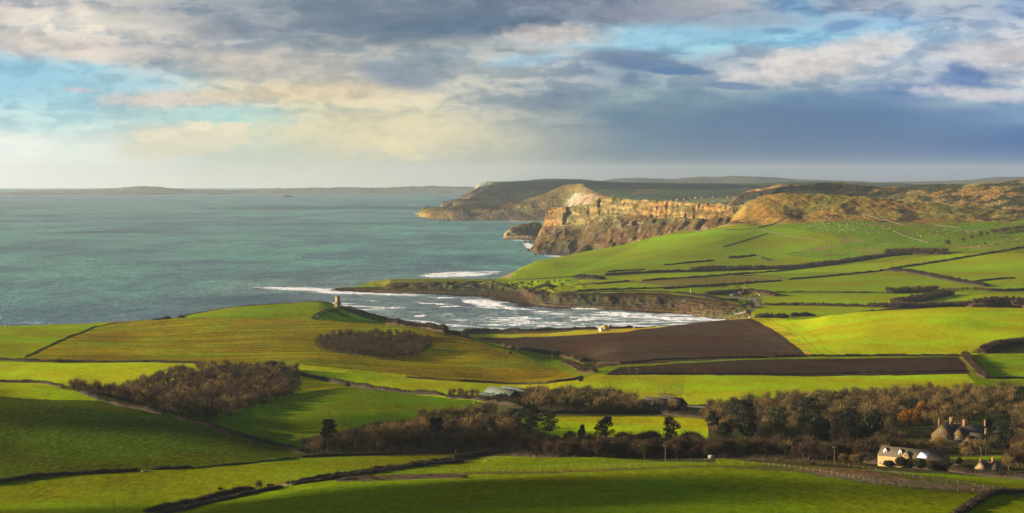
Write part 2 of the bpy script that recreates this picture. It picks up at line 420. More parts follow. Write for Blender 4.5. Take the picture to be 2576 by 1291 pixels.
# ============================================================ the land this side of the bay
A_LINES = [
 ('yh', [(0, 4, 198.0)]),
 ('yh', [(0, 300, 146)]),
 ('vy', [(-900,1300,720), (3500,1300,720)]),
 ('vy', [(-900,1300,790),(-200,1293,800),(200,1290,815),(400,1286,850),(600,1243,940),(850,1207,990),(1100,1195,1000),(1400,1183,1000),(1800,1168,985),(2100,1178,960),(2400,1205,930),(2576,1228,905),(2800,1262,870),(3500,1300,840)]),
 ('vy', [(-900,1270,960),(-200,1232,990),(0,1215,1020),(350,1187,1080),(750,1157,1150),(1150,1143,1200),(1300,1153,1150),(1700,1157,1130),(2000,1163,1090),(2200,1180,1050),(2400,1196,1015),(2576,1212,985),(2800,1240,950),(3500,1280,930)]),
 ('vy', [(-900,980,1450),(-200,956,1500),(0,967,1500),(200,985,1480),(380,1030,1400),(560,1083,1330),(750,1135,1260),(900,1130,1260),(1300,1105,1270),(1800,1112,1260),(2300,1122,1230),(2576,1134,1200),(3500,1150,1180)]),
 ('vy', [(-900,1003,1650),(0,1001,1650),(400,1033,1550),(600,1072,1450),(750,1100,1390),(1000,1102,1350),(1300,1087,1350),(1600,1092,1345),(2000,1097,1330),(2576,1102,1320),(3500,1102,1320)]),
 ('vy', [(-900,962,1760),(0,961,1760),(750,946,1770),(900,970,1700),(1100,997,1620),(1230,1010,1570),(1300,1006,1560),(1650,1028,1530),(2000,1030,1520),(2576,1035,1500),(3500,1035,1500)]),
 ('vy', [(-900,905,1920),(0,908,1910),(300,912,1900),(500,918,1880),(750,922,1850),(1000,945,1830),(1200,962,1800),(1300,967,1800),(1440,952,1820),(1520,945,1830),(2000,945,1840),(2430,937,1850),(2576,953,1800),(3500,953,1800)]),
 ('vy', [(-900,860,2120),(0,862,2120),(300,862,2120),(600,857,2120),(830,852,2130),(1000,862,2100),(1150,888,2030),(1300,925,1920),(1400,940,1880),(1550,915,1960),(2000,898,2050),(2430,897,2060),(2576,893,2060),(3500,893,2060)]),
 ('vy', [(-900,826,2330),(0,819,2350),(290,812,2350),(400,806,2330),(600,800,2300),(830,800,2280),(1000,815,2250),(1150,847,2180),(1300,893,2060),(1400,922,1960),(1480,915,2010),(1560,893,2100),(2000,860,2300),(2200,850,2250),(2576,850,2200),(3500,850,2200)]),
 ('vy', [(-900,868,2420),(300,868,2420),(430,815,2410),(600,804,2400),(830,805,2390),(1000,823,2330),(1150,858,2350),(1300,888,2200),(1440,907,2150),(1560,872,2280),(1900,848,2400),(2000,840,2420),(2200,805,2450),(2400,787,2470),(2576,792,2450),(3500,800,2450)]),
 ('vy', [(-900,880,2520),(300,880,2520),(400,820,2520),(430,804,2520),(520,785,2520),(600,772,2520),(700,765,2520),(800,761,2520),(848,769,2520),(900,783,2520),(960,800,2520),(1020,820,2520),(1080,829,2550),(1150,841,2580),(1300,849,2600),(1560,838,2620),(1900,826,2600),(2000,812,2600),(2100,791,2560),(2200,780,2560),(2400,773,2560),(2576,776,2560),(3500,790,2560)]),
 ('vh', [(-900,860,-12),(500,860,-12),(900,860,-12),(980,833,5),(1020,828,8),(1150,830,12),(1300,832,11),(1500,831,11),(1700,820,13),(1780,809,14),(1900,801,17),(1960,801,17),(2000,806,18),(2200,830,18),(3500,830,18)]),
 ('yh', [(-900,2720,-30),(900,2720,-30),(1050,2800,-10),(1300,2900,-6),(1600,2940,-6),(1780,3020,-6),(1860,3060,3),(1900,3060,10),(3500,3060,6)]),
 ('yh', [(-900,2900,-40),(900,2900,-40),(1300,3000,-20),(1780,3120,-20),(1860,3160,-10),(1900,3200,-10),(3500,3200,-10)]),
]
A_ROWS = [6, 10, 60, 70, 150, 26, 70, 70, 60, 60, 26, 50, 40, 16, 4]
def roughA(s):
    big = fbm(s.X/130, s.Y/130, 3)*3.0*np.clip((s.Y-600)/500, 0, 1)
    sm = fbm(s.X/14, s.Y/14, 3)*0.35
    # slumped ribs on the lee of the tower hill
    rib = np.where((s.U > 800) & (s.U < 1010) & (s.Y > 2395) & (s.Y < 2530), 1.0, 0.0)
    rib = rib*np.clip((s.U-830)/60, 0, 1)*np.clip((1010-s.U)/40, 0, 1)*np.sin((s.U*0.9+(s.Y-2400)*0.85)/9.5)*1.1
    return (big+sm+rib)*np.where(s.Y < 500, 0, 1)
SA = Sheet(A_LINES, A_ROWS, rough=roughA)
SA.cull_under()
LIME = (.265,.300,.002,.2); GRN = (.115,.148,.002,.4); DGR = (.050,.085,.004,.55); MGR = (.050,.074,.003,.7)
WOODF = (.045,.040,.014,.6)
def olive(s, m):
    x = s.X[m]; y = s.Y[m]
    st = fbm(x/160, y/3.2, 4)+0.5*fbm(x/40, y/5.0, 3)
    br = fbm(x/60+7, y/60, 3)
    a = np.clip(st*1.6+0.5, 0, 1)[:, None]; b = np.clip(br*1.3+0.4, 0, 1)[:, None]
    c = (1-a)*np.array((.078,.100,.002))+a*np.array((.220,.185,.003))
    c = c*(1-b*0.5)+b*0.5*np.array((.13,.09,.008))
    return c, 0.25
def plough(s, m):
    x = s.X[m]; y = s.Y[m]
    st = (fbm(x/50, y/2.4, 4)+0.16*np.sin(y/1.1+fbm(x/80, y/80, 2)*4))[:, None]
    return np.array((.047,.031,.019))*(1+0.55*st), 0.45
def striped(s, m):
    x = s.X[m]; y = s.Y[m]
    st = np.clip(fbm((x*0.8+y*0.25)/2.0, y/80, 2)*2+0.5, 0, 1)[:, None]
    return (1-st)*np.array((.18,.22,.004))+st*np.array((.38,.30,.01)), 0.3
A_REG = [
 ([(-900,1400),(3500,1400),(3500,1100),(-900,1100)], GRN),
 # shoulder field in the foreground
 ([(430,1300),(620,1243),(850,1213),(1100,1198),(1400,1186),(1800,1172),(2000,1181),(2200,1210),(2350,1229),(2576,1240),(3500,1300),(3500,1400),(400,1400)], GRN),
 # rough strip between the two fences
 ([(880,1212),(1000,1192),(1400,1187),(1800,1168),(1990,1165),(2250,1180),(2576,1228),(2576,1244),(2330,1231),(2180,1208),(2000,1182),(1800,1172),(1400,1194),(1100,1203)], (.075,.085,.018,.8)),
 ([(2000,1174),(2090,1172),(2200,1180),(2280,1198),(2420,1215),(2576,1230),(2576,1240),(2380,1226),(2200,1210),(2050,1186)], (.13,.085,.045,.9)),
 ([(830,1207),(1000,1195),(1180,1197),(1170,1206),(850,1215)], (.07,.06,.03,.9)),
 # dark meadow behind the left wood
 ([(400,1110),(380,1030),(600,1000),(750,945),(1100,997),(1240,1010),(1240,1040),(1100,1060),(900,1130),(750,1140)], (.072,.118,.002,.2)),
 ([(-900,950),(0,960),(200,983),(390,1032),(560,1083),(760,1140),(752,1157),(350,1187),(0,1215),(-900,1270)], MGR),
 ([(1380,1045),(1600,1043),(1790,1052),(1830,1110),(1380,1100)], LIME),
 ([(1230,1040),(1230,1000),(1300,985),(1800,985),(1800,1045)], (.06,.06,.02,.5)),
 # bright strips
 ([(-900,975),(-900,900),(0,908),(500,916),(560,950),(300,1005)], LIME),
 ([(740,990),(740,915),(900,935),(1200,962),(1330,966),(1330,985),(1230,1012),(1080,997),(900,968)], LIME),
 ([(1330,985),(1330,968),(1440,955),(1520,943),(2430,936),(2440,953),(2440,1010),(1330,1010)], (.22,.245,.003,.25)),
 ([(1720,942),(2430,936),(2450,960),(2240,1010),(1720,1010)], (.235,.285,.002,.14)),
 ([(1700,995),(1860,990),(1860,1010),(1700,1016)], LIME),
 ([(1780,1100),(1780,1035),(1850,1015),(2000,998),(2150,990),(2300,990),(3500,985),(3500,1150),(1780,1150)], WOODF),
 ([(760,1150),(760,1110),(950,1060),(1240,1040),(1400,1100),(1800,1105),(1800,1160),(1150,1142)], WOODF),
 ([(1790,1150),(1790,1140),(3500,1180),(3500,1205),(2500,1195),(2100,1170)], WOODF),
 ([(2440,1050),(2520,1040),(2576,1045),(3500,1050),(3500,1075),(2440,1070)], (.06,.10,.010,.15)),
 # olive stubble hill
 ([(-900,905),(-900,800),(0,800),(230,812),(300,806),(430,800),(840,795),(1010,810),(1160,842),(1300,890),(1400,922),(1440,935),(1445,952),(1330,968),(1200,963),(1000,945),(750,921),(0,906)], olive),
 ([(-900,905),(-900,800),(240,805),(290,812),(230,830),(120,870),(40,905)], (.150,.200,.003,.12)),
 ([(1175,845),(1190,852),(1320,893),(1400,917),(1450,930),(1445,945),(1400,930),(1290,893),(1160,848)], GRN),
 # wood clump floor
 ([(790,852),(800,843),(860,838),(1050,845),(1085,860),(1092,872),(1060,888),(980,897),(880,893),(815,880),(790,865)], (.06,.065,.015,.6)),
 # tower hill
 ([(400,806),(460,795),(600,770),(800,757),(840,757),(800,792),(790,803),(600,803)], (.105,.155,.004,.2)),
 ([(790,805),(800,792),(840,775),(860,760),(1040,815),(1060,830),(1000,816)], (.026,.056,.005,.35)),  # flank turned from the sun, its shade put into a darker green
 ([(1010,812),(1100,815),(1160,832),(1600,822),(1600,842),(1190,853),(1130,850)], (.06,.06,.02,.8)),
 ([(1160,842),(1420,835),(1780,808),(1800,795),(1900,795),(1900,803),(1560,840),(1195,853)], (.32,.26,.012,.3)),
 # plough land
 ([(1195,853),(1560,836),(1780,811),(1900,802),(1960,835),(2035,895),(1560,915),(1500,925),(1440,905),(1330,885),(1250,868)], plough),
 ([(1520,946),(1560,922),(1800,906),(2415,896),(2440,937),(2000,944)], lambda s, m: (plough(s, m)[0]*.72, .45)),
 ([(1890,804),(1900,800),(1960,815),(2060,893),(2035,897),(1960,835)], striped),
 ([(1560,921),(1700,908),(2200,898),(2420,897),(2420,899),(2060,901),(1700,913)], (.10,.14,.01,.3)),
 # bright rounded hill
 ([(1900,800),(1930,795),(2100,783),(2250,765),(2450,760),(3500,770),(3500,900),(2480,895),(2055,896),(1990,835),(1930,805)], (.245,.295,.002,.14)),
 ([(2440,890),(2480,862),(2576,850),(2700,845),(2700,890),(2500,892)], (.11,.12,.015,.5)),
 ([(2455,893),(3500,885),(3500,957),(2490,955)], (.14,.20,.003,.15)),
 ([(2410,900),(2425,897),(2470,935),(2490,953),(2440,938)], (.14,.16,.01,.3)),
]
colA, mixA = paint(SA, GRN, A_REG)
# tramlines, paths and worn edges
for pts, w_, fac in [([(1925,801),(1965,818),(2000,834),(2035,860),(2062,890)], 1.6, (.55,.6,1)), ([(1985,812),(2035,832),(2060,852),(2078,880),(2110,890)], 1.3, (.6,.65,1)),
        ([(1840,808),(1880,815),(1925,840),(1975,870),(2010,893)], 2.0, (1.6,1.6,1.7)), ([(1855,806),(1900,820),(1945,845),(1990,876)], 1.2, (1.5,1.5,1.6)),
        ([(2460,895),(2480,915),(2490,935)], 1.2, (.5,.55,1)), ([(60,905),(150,868),(230,830),(300,814)], 2.2, (1.5,1.05,1.5)), ([(100,903),(190,860),(260,832)], 1.2, (1.4,1.0,1)),
        ([(1372,915),(1404,928),(1420,935),(1418,944),(1380,952)], 1.4, (1.5,1.2,1)), ([(1340,905),(1392,928),(1405,936),(1395,943),(1330,952)], 1.0, (.6,.6,1)),
        ([(2018,950),(2010,975),(2000,995)], 1.6, (1.5,1.1,1.2)), ([(2060,955),(2050,962),(2040,985)], .8, (.7,.7,1)), ([(0,1250),(200,1245),(420,1250)], 3, (.9,.95,1)),
        ([(640,1190),(900,1170),(1100,1160)], 1.5, (1.2,1.1,1)), ([(1700,1210),(2000,1230),(2300,1260),(2600,1290)], 2.0, (1.25,1.1,1)), ([(1300,1230),(1700,1222),(2000,1240)], 1.5, (.8,.85,1))]:
    d_ = dist_line(pts, SA.U, SA.V0+fbm(SA.X/15, SA.Y/15, 2)*1.0, 1.6)
    k_ = np.clip(1.4-d_/w_, 0, 1)[..., None]*(0.5+0.5*(fbm(SA.X/8, SA.Y/8, 2)[..., None]+.5)); colA *= 1+k_*(np.array(fac, np.float32)-1)
hA = SA.Z+(SA.X**2+SA.Y**2)/R2
m = (SA.Y > 2560) & (hA < 9) & (SA.U < 1800); colA[m] = (.10,.075,.045); mixA[m, 0] = .9
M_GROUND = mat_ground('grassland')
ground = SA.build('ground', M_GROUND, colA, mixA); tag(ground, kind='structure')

cl01 = lambda x: np.clip(x, 0, 1)
# ============================================================ the land across the bay
def q(u, h): return None
B_LINES = [
 ('vh', [(-900,760,-14),(700,745,-14),(830,740,-5),(975,752,-5),(1100,758,-5),(1240,775,-5),(1300,795,-5),(1450,800,-5),(1600,804,-5),(1700,812,-6),(1785,822,-6),(1860,840,-4),(1900,845,0),(3500,845,0)]),
 ('vh', [(-900,740,-14),(700,735,-12),(820,729,-1),(860,731,0.6),(975,736,0.3),(1100,741,0.3),(1230,747,0.3),(1250,757,0.3),(1300,766,0.3),(1450,775,0.3),(1600,783,0.3),(1700,790,0.3),(1785,800,0.3),(1860,800,6),(1900,806,14),(3500,806,14)]),
 ('vh', [(-900,735,-14),(700,731,-12),(820,727,-2),(860,727,1),(975,732,3),(1100,735,3),(1250,739,3),(1320,748,4),(1345,760,4),(1380,766,4),(1450,769,4),(1600,775,4),(1700,782,4),(1780,791,5),(1860,792,9),(1900,795,14),(3500,800,14)]),
 ('vh', [(-900,722,-14),(700,722,-14),(820,722,-5),(860,724,0),(955,722,2),(985,706,10),(1060,707,11),(1200,713,12),(1300,717,13),(1345,735,14),(1352,732,15),(1375,722,17),(1400,738,18),(1500,736,20),(1600,735,21),(1700,740,21),(1780,751,20),(1850,763,18),(1900,781,14),(2100,780,14),(3500,780,14)]),
 ('vh', [(-900,715,-14),(820,715,-14),(900,712,-5),(965,705,6),(985,703,9.5),(1060,701.5,10),(1200,703,10.5),(1260,706,11),(1400,716,15),(1500,719,18),(1700,717,20),(1900,740,16),(2100,760,14.5),(2300,757,14.5),(2576,750,16),(3500,745,16)]),
 ('yh', [(-900,4300,-16),(960,4300,-16),(1100,4330,-8),(1190,4330,-4),(1230,4330,0),(1262,4350,3.5),(1300,4300,14),(1400,4220,18),(1500,4180,19),(1700,4150,20),(1900,4100,18),(2100,4000,18),(2300,3980,19),(2576,4020,24),(3500,4020,30)]),
 ('yh', [(-900,4700,-16),(1200,4700,-16),(1262,4500,-3),(1290,4520,4),(1312,4560,13),(1340,4600,18),(1400,4600,22),(1500,4560,23.5),(1700,4550,27.5),(1900,4550,27.5),(2100,4500,30),(2300,4450,35),(2576,4450,47),(3500,4450,60)]),
 ('yh', [(-900,4950,-16),(1310,4900,-16),(1328,4800,4),(1345,4800,16),(1400,4850,22.5),(1500,4950,35.4),(1600,5000,48),(1700,5000,61),(1840,5050,75.7),(1900,5050,77.5),(2100,4980,79),(2300,4950,75.6),(2576,4900,68.5),(3500,4850,70)]),
 ('yh', [(-900,5200,-30),(1340,5150,-30),(1500,5150,-10),(1600,5200,44),(1700,5200,63),(1800,5200,76),(1860,5210,88),(1900,5250,99),(2000,5250,104),(2100,5220,105),(2300,5200,100),(2576,5150,92.7),(3500,5100,90)]),
 ('vy', [(-900,740,5450),(1340,740,5450),(1500,690,5450),(1700,594,5400),(1800,576,5400),(1836,556,5400),(1852,536,5400),(1880,509,5400),(1940,491,5400),(1980,486,5400),(2050,489,5400),(2150,492,5400),(2187,496,5400),(2295,508,5380),(2358,512,5380),(2410,521,5360),(2463,520,5350),(2576,531,5340),(2700,534,5340),(3500,530,5340)]),
 ('yh', [(-900,5800,-30),(1500,5800,-30),(1700,5800,10),(1900,5900,60),(2100,5900,50),(3500,5900,40)]),
 ('yh', [(-900,6500,-30),(1700,6500,-30),(1900,6600,10),(3500,6600,10)]),
]
B_ROWS = [12, 14, 44, 34, 30, 44, 50, 60, 50, 80, 20, 4]
def roughB(s):
    hgt = s.Z+(s.X**2+s.Y**2)/R2
    land = np.clip(hgt/4.0, 0, 1)
    big = fbm(s.X/160, s.Y/160, 3)*2.2*np.clip((s.Y-3300)/1500, 0, 1)
    cliff = np.clip((hgt-4)/5, 0, 1)*np.clip((19-hgt)/5, 0, 1)*(s.Y < 3990)*(s.U < 1880)
    cl = fbm(s.X/11, s.Y/30, 4)*4.5*cliff
    moor = np.clip((s.Y-5060)/120, 0, 1)*(fbm(s.X/60, s.Y/60, 4)*6.0+fbm(s.X/14, s.Y/14, 3)*1.6)
    rocks = (hgt < 3.6)*(hgt > -1.5)*(s.Y < 4100)*np.abs(fbm(s.X/5, s.Y/9, 3))*1.6
    # landslip fans below the brown hill
    fan = cl01((s.U-1800)/40)*cl01((2090-s.U)/60)*np.clip((s.Y-5060)/80, 0, 1)*np.clip((5380-s.Y)/120, 0, 1)*np.sin(s.U/21.0+(s.Y-5050)/70.0)*3.2
    return (big+moor+fan)*land+cl+rocks
SB = Sheet(B_LINES, B_ROWS, rough=roughB)
SB.cull_under()
def cliffB(s, m):
    hgt = (s.Z+(s.X**2+s.Y**2)/R2)[m]; x = s.X[m]
    band = np.clip(np.sin(hgt*2.2+fbm(x/30, hgt/6, 2)*2)*1.2-0.5, 0, 1)[:, None]
    vg = np.clip(fbm(x/14+3, hgt/5, 4)*2.6+0.05, 0, 1)[:, None]
    base = np.array((.032,.027,.019)); pale = np.array((.17,.12,.045)); green = np.array((.050,.055,.009))
    right = np.clip((s.U[m]-1680)/80, 0, 1)[:, None]  # right end painted paler, the sun on it put into the colour
    c = base+(pale-base)*band*(0.45+0.5*right)
    c = c*(1-vg*0.75)+green*vg*0.75
    scrub = np.clip((fbm(x/25+9, hgt/8, 3))*3+(hgt-14)*0.35, 0, 1)[:, None]*(1-0.75*right)
    c = c*(1-scrub)+np.array((.026,.020,.011))*scrub
    return c, 1.0
def moor(s, m):
    x = s.X[m]; y = s.Y[m]; u = s.U[m]; v = s.V0[m]
    n = fbm(x/55, y/70, 5, 0.6)
    dk = np.clip(n*4-0.5+(u-2150)/500*(v > 525)+0.3*(u > 2250)*(v > 505), 0, 1)[:, None]
    gr = np.clip(fbm(x/90+40, y/90, 4)*3-0.2, 0, 1)[:, None]
    c = np.array((.20,.135,.030))*(1-gr*0.6)+np.array((.095,.10,.012))*gr*0.6
    c = c*(1-dk*0.9)+np.array((.04,.028,.012))*dk*0.9
    return c, 1.0
def pasture(s, m):
    x = s.X[m]; y = s.Y[m]
    n = np.clip(fbm(x/70, y/80, 4, 0.6)*3-0.45, 0, 1)[:, None]
    n2 = np.clip(fbm(x/30+9, y/35, 4, 0.6)*4-1.1, 0, 1)[:, None]
    c = np.array((.10,.155,.004))*(1-n*.7)+np.array((.18,.14,.04))*n*.7
    return c*(1-n2*.8)+np.array((.10,.06,.03))*n2*.8, 0.7
SEAG = (.150,.195,.002,.15)
B_REG = [
 ([(940,720),(940,700),(1262,700),(1330,720),(1100,716)], (.105,.120,.015,.5)),
 ([(1240,712),(1255,690),(1320,655),(1420,638),(1600,600),(1720,583),(1840,572),(2110,560),(2250,600),(2280,640),(1700,700),(1400,716)], (.130,.185,.002,.15)),
 ([(1400,700),(1650,600),(1830,575),(1920,572),(1830,600),(1660,640)], (.15,.235,.003,.12)),  # brighter patch, sunlight put into the slope colour
 ([(1900,560),(2100,540),(2400,560),(3500,575),(3500,650),(2400,640),(2100,655),(1960,640),(2110,610),(2090,590),(1980,575)], pasture),
 ([(1230,720),(1445,709),(1780,712),(1900,745),(1400,742)], SEAG),
 ([(1445,707),(1560,697),(2130,668),(2400,640),(3500,620),(3500,700),(2250,680),(1900,690),(1570,710)], (.17,.22,.002,.13)),
 ([(1560,710),(1870,693),(1970,706),(1780,724),(1740,722)], (.125,.110,.020,.45)),
 ([(1780,724),(1980,703),(2240,678),(2450,722),(2430,740),(1900,747),(1740,735)], SEAG),
 ([(2240,678),(3500,655),(3500,735),(2470,730),(2450,718)], (.155,.21,.002,.12)),
 ([(1900,745),(2430,740),(3500,735),(3500,815),(1890,815),(1880,770)], (.185,.24,.002,.14)),
 ([(2190,783),(2250,772),(2450,768),(2450,784),(2180,790)], plough),
 # beach, road head
 ([(1890,742),(1905,742),(1915,752),(1915,768),(1895,775),(1880,770)], (.10,.12,.02,.5)),
]
colB, mixB = paint(SB, (.12,.17,.004,.3), B_REG)
hB = SB.Z+(SB.X**2+SB.Y**2)/R2
def applyB(m, fn):
    if callable(fn): c, t = fn(SB, m)
    else: c, t = fn[:3], fn[3]
    colB[m] = c; mixB[m, 0] = t
edge = fbm(SB.X/40, SB.Y/40, 3)*40
applyB((SB.Y+edge > 5110) & (SB.U > 1780) & (SB.V0+edge*0.1 < 572-(SB.U-1850)*0.02), moor)
m = (SB.Y < 4010) & (SB.U < 1890) & (hB > 3.0)
B_top = pchip([-900,820,955,985,1060,1200,1300,1345,1375,1400,1500,1600,1700,1780,1850,1900,3500], [700,700,715,707,707,713,718,728,731,738,737,736,741,752,764,783,783], SB.U[0])
applyB(m & (SB.V0 > B_top[None, :]+fbm(SB.X/9, SB.Y/9, 3)*2.5), cliffB)
applyB((hB < 3.4) & (SB.Y < 4020) & (SB.U < 1870), (.052,.038,.022,1.0))
applyB((hB < 1.6) & (SB.Y < 4020) & (SB.U < 1870), (.028,.022,.018,1.0))
m = (SB.U > 1250) & (SB.U < 1345) & (SB.V0 < 700) & (hB < 12); applyB(m, (.17,.13,.06,.9))
land_b = SB.build('bay_headland', mat_ground('grassland_far', 1.6, 0.35), colB, mixB); tag(land_b, kind='structure')
# ============================================================ limestone cliff and slipped ground beyond the green slope
def wide(a, b, n): return np.linspace(a, b, n)
G_US = np.arange(1290, 1960, 1.6)
G_LINES = [
 ('yh', [(1290,5400,-20),(1427,5400,-20),(1600,5200,-20),(1960,4950,-20)]),
 ('yh', [(1290,5650,-12),(1318,5890,-6),(1326,5935,0.5),(1355,5700,0.5),(1386,5620,0.5),(1427,5560,0.5),(1500,5500,1),(1600,5380,5),(1700,5250,15),(1830,5150,30),(1960,5100,40)]),
 ('yh', [(1290,6050,-20),(1322,6020,-8),(1334,5960,2),(1350,5930,10),(1386,5900,9),(1427,5880,9),(1500,5760,20),(1600,5600,38),(1700,5420,62),(1830,5340,84),(1960,5300,90)]),
 ('yh', [(1290,6350,-25),(1336,6300,-12),(1346,6270,8),(1362,6240,24),(1386,6200,30),(1450,6120,34),(1520,5990,52),(1600,5850,62),(1700,5640,76),(1780,5500,85),(1830,5440,90),(1960,5400,95)]),
 ('vy', [(1290,680,6560),(1340,640,6560),(1349,600,6550),(1356,592,6540),(1367,577,6520),(1386,573,6480),(1410,569,6430),(1450,567,6360),(1475,568,6300),(1495,552,6260),(1510,541,6230),(1541,539,6160),(1605,542,6020),(1662,549,5900),(1700,548,5820),(1763,552,5680),(1820,554,5560),(1842,556,5510),(1862,590,5460),(1960,610,5400)]),
 ('vy', [(1290,690,6580),(1340,650,6585),(1349,606,6575),(1356,585,6565),(1367,561,6545),(1376,533,6505),(1386,524,6500),(1410,521,6455),(1450,519.5,6385),(1485,516,6315),(1492,506,6285),(1510,498,6255),(1541,499,6185),(1573,500.5,6110),(1605,503.5,6045),(1662,505,5925),(1700,506,5845),(1763,511.6,5705),(1826,515,5575),(1842,524,5540),(1862,575,5500),(1960,600,5450)]),
 ('yh', [(1290,6680,-30),(1340,6680,-20),(1370,6640,30),(1400,6600,80),(1500,6420,112),(1600,6230,110),(1700,6030,105),(1826,5760,100),(1960,5600,110)]),
 ('yh', [(1290,7100,-30),(1400,7100,-30),(1500,7000,20),(1600,6900,40),(1800,6700,50),(1960,6500,60)]),
]
G_ROWS = [6, 60, 60, 60, 110, 14, 6]
def roughG(s):
    hgt = s.Z+(s.X**2+s.Y**2)/R2; land = np.clip(hgt/6.0, 0, 1)
    r = np.arange(s.Y.shape[0])[:, None]/1.0
    o = np.cumsum([0]+G_ROWS)
    cl = np.clip((r-o[4])/10, 0, 1)*np.clip((o[5]+3-r)/6, 0, 1)
    und = np.clip((r-o[1])/10, 0, 1)*np.clip((o[4]-r)/12, 0, 1)
    rid = 1-2*np.abs(fbm((s.U+0.9*s.V0)/38, (s.V0-s.U*.2)/55, 3))
    return land*(und*((rid-0.5)*9+fbm(s.X/60, s.Y/60, 3)*5+fbm(s.X/16, s.Y/16, 4)*2.2)+cl*fbm(s.U/9, hgt/30, 3)*6)
SG = Sheet(G_LINES, G_ROWS, us=G_US, rough=roughG)
# rock buttresses: push the face in and out along the view distance
hG = SG.Z+(SG.X**2+SG.Y**2)/R2
o = np.cumsum([0]+G_ROWS); rr = np.arange(SG.Y.shape[0])[:, None]
face = np.clip((rr-o[4])/8, 0, 1)*np.clip((o[5]+4-rr)/8, 0, 1)
push = ((np.abs(fbm(SG.U/27, hG/90, 4))*30+fbm(SG.U/60+4, hG/80, 2)*26)+fbm(SG.U/6.5, hG/13, 4)*9-np.clip(np.sin(hG/4.5+fbm(SG.U/40, hG/40, 2)*3), -0.3, 1)*6.0)*face
SG.Y = SG.Y+push; SG.X = (SG.U-CU)/F*SG.Y
SG.V = CV+F*(H-SG.Z)/SG.Y
SG.cull_under()
x = SG.X; hgt = hG
n = fbm(SG.U/12, hgt/12, 4); n2 = fbm(SG.U/30+5, hgt/18, 4)
colG = np.empty(SG.U.shape+(3,), np.float32); mixG = np.zeros_like(colG); mixG[..., 0] = 1.0
c = np.array((.074,.050,.019))+0*n[..., None]
g = np.clip(n2*3+0.1, 0, 1)[..., None]; c = c*(1-g)+np.array((.10,.085,.025))*g
dk = np.clip(fbm((SG.U+SG.V0*1.6)/22, (SG.V0-SG.U*0.3)/9, 4)*3.0-0.1, 0, 1)[..., None]*np.clip((60-hgt)/25, 0, 1)[..., None]
c = c*(1-dk*.7)+np.array((.075,.060,.052))*dk*.7
scree = (np.clip(n*4-0.9, 0, 1)*(hgt > 35))[..., None]; c = c*(1-scree)+np.array((.17,.13,.07))*scree
rock = np.array((.165,.112,.042))*(1+0.6*n[..., None])
st = np.clip(fbm(SG.U/60, (hgt+fbm(SG.U/30, hgt*0, 2)*8)/4.5, 3)*4+.1, 0, 1)[..., None]; rock = rock*(1-.8*st)+np.array((.060,.042,.018))*.8*st
vg = (np.clip(fbm(SG.U/13+31, hgt/14, 5)*4+0.1, 0, 1))[..., None]; rock = rock*(1-.75*vg)+np.array((.055,.045,.014))*.75*vg
fm = np.clip((rr-o[4]+1)/3, 0, 1)[..., None]; c = c*(1-fm)+rock*fm
tm = np.clip((rr-o[5]+10+fbm(SG.U/6, SG.U*0, 3)*12)/3, 0, 1)[..., None]; c = c*(1-tm)+np.array((.12,.115,.022))*tm
lowr = (hgt < 5)[..., None]; c = np.where(lowr, np.array((.06,.048,.04)), c)
colG[:] = c
cliffs = SG.build('limestone_cliff', mat_ground('cliff_rock', 2.2, 0.7), colG, mixG); tag(cliffs, kind='structure')

# low promontory at the foot of the cliff
W_US = np.arange(1255, 1400, 0.8)
W_LINES = [
 ('vh', [(1255,606,-12),(1264,605,-4),(1269,601.5,0.3),(1290,602.5,0.3),(1323,604,0.3),(1347,603.5,0.3),(1375,603,-1),(1400,603,-8)]),
 ('yh', [(1255,7050,-14),(1264,7020,-6),(1269.5,6985,10),(1285,6990,11),(1323,6985,9),(1347,7000,9),(1375,7000,5),(1400,7000,-5)]),
 ('vy', [(1255,620,7040),(1265,602,7030),(1271,585,7025),(1285,577,7025),(1300,582,7020),(1315,588,7020),(1330,592,7030),(1347,594,7040),(1375,596,7050),(1400,620,7050)]),
 ('vy', [(1255,625,7130),(1266,604,7120),(1273,584,7110),(1285,573.5,7110),(1305,567,7120),(1326,562,7130),(1348,560,7140),(1358,563,7140),(1368,569,7140),(1380,580,7140),(1400,620,7140)]),
 ('yh', [(1255,7300,-15),(1400,7300,-15)]),
]
W_ROWS = [10, 50, 40, 10]
SW = Sheet(W_LINES, W_ROWS, us=W_US, rough=lambda s: fbm(s.X/12, s.Y/12, 4)*3.5*np.clip((s.Z+(s.X**2+s.Y**2)/R2)/5, 0, 1))
hW = SW.Z+(SW.X**2+SW.Y**2)/R2
oW = np.cumsum([0]+W_ROWS); rW = np.arange(SW.Y.shape[0])[:, None]
nn = fbm(SW.U/4, hW/4, 3)[..., None]
fm = np.clip((oW[2]+2-rW)/3, 0, 1)[..., None]
c = (np.array((.085,.062,.02))+0*nn)*(1-fm)+np.array((.20,.14,.065))*(1+0.9*nn)*fm
c = np.where((hW < 4)[..., None], np.array((.06,.05,.04)), c)
SW.cull_under()
prom = SW.build('small_headland', mat_ground('cliff_rock_small', 2.2, 1.2), c.astype(np.float32), np.ones_like(c)*[1., 0, 0]); tag(prom, kind='structure')

# ---------- headlands and hills beyond the far bay (about nine kilometres off)
def hill(name, us, lines, rows, rough, colfn, matname, sc=3.0, bd=1.0, cull=True):
    s = Sheet(lines, rows, us=us, rough=rough)
    if cull: s.cull_under(-6)
    hh = s.Z+(s.X**2+s.Y**2)/R2; r = np.arange(s.Y.shape[0])[:, None]
    c, mx = colfn(s, hh, r)
    col = np.empty(s.U.shape+(3,), np.float32); col[:] = c
    m3 = np.zeros_like(col); m3[..., 0] = mx
    ob = s.build(name, mat_ground(matname, sc, bd), col, m3); tag(ob, kind='structure')
    return s
def mixc(a, b, t): return np.asarray(a)*(1-t[..., None])+np.asarray(b)*t[..., None]
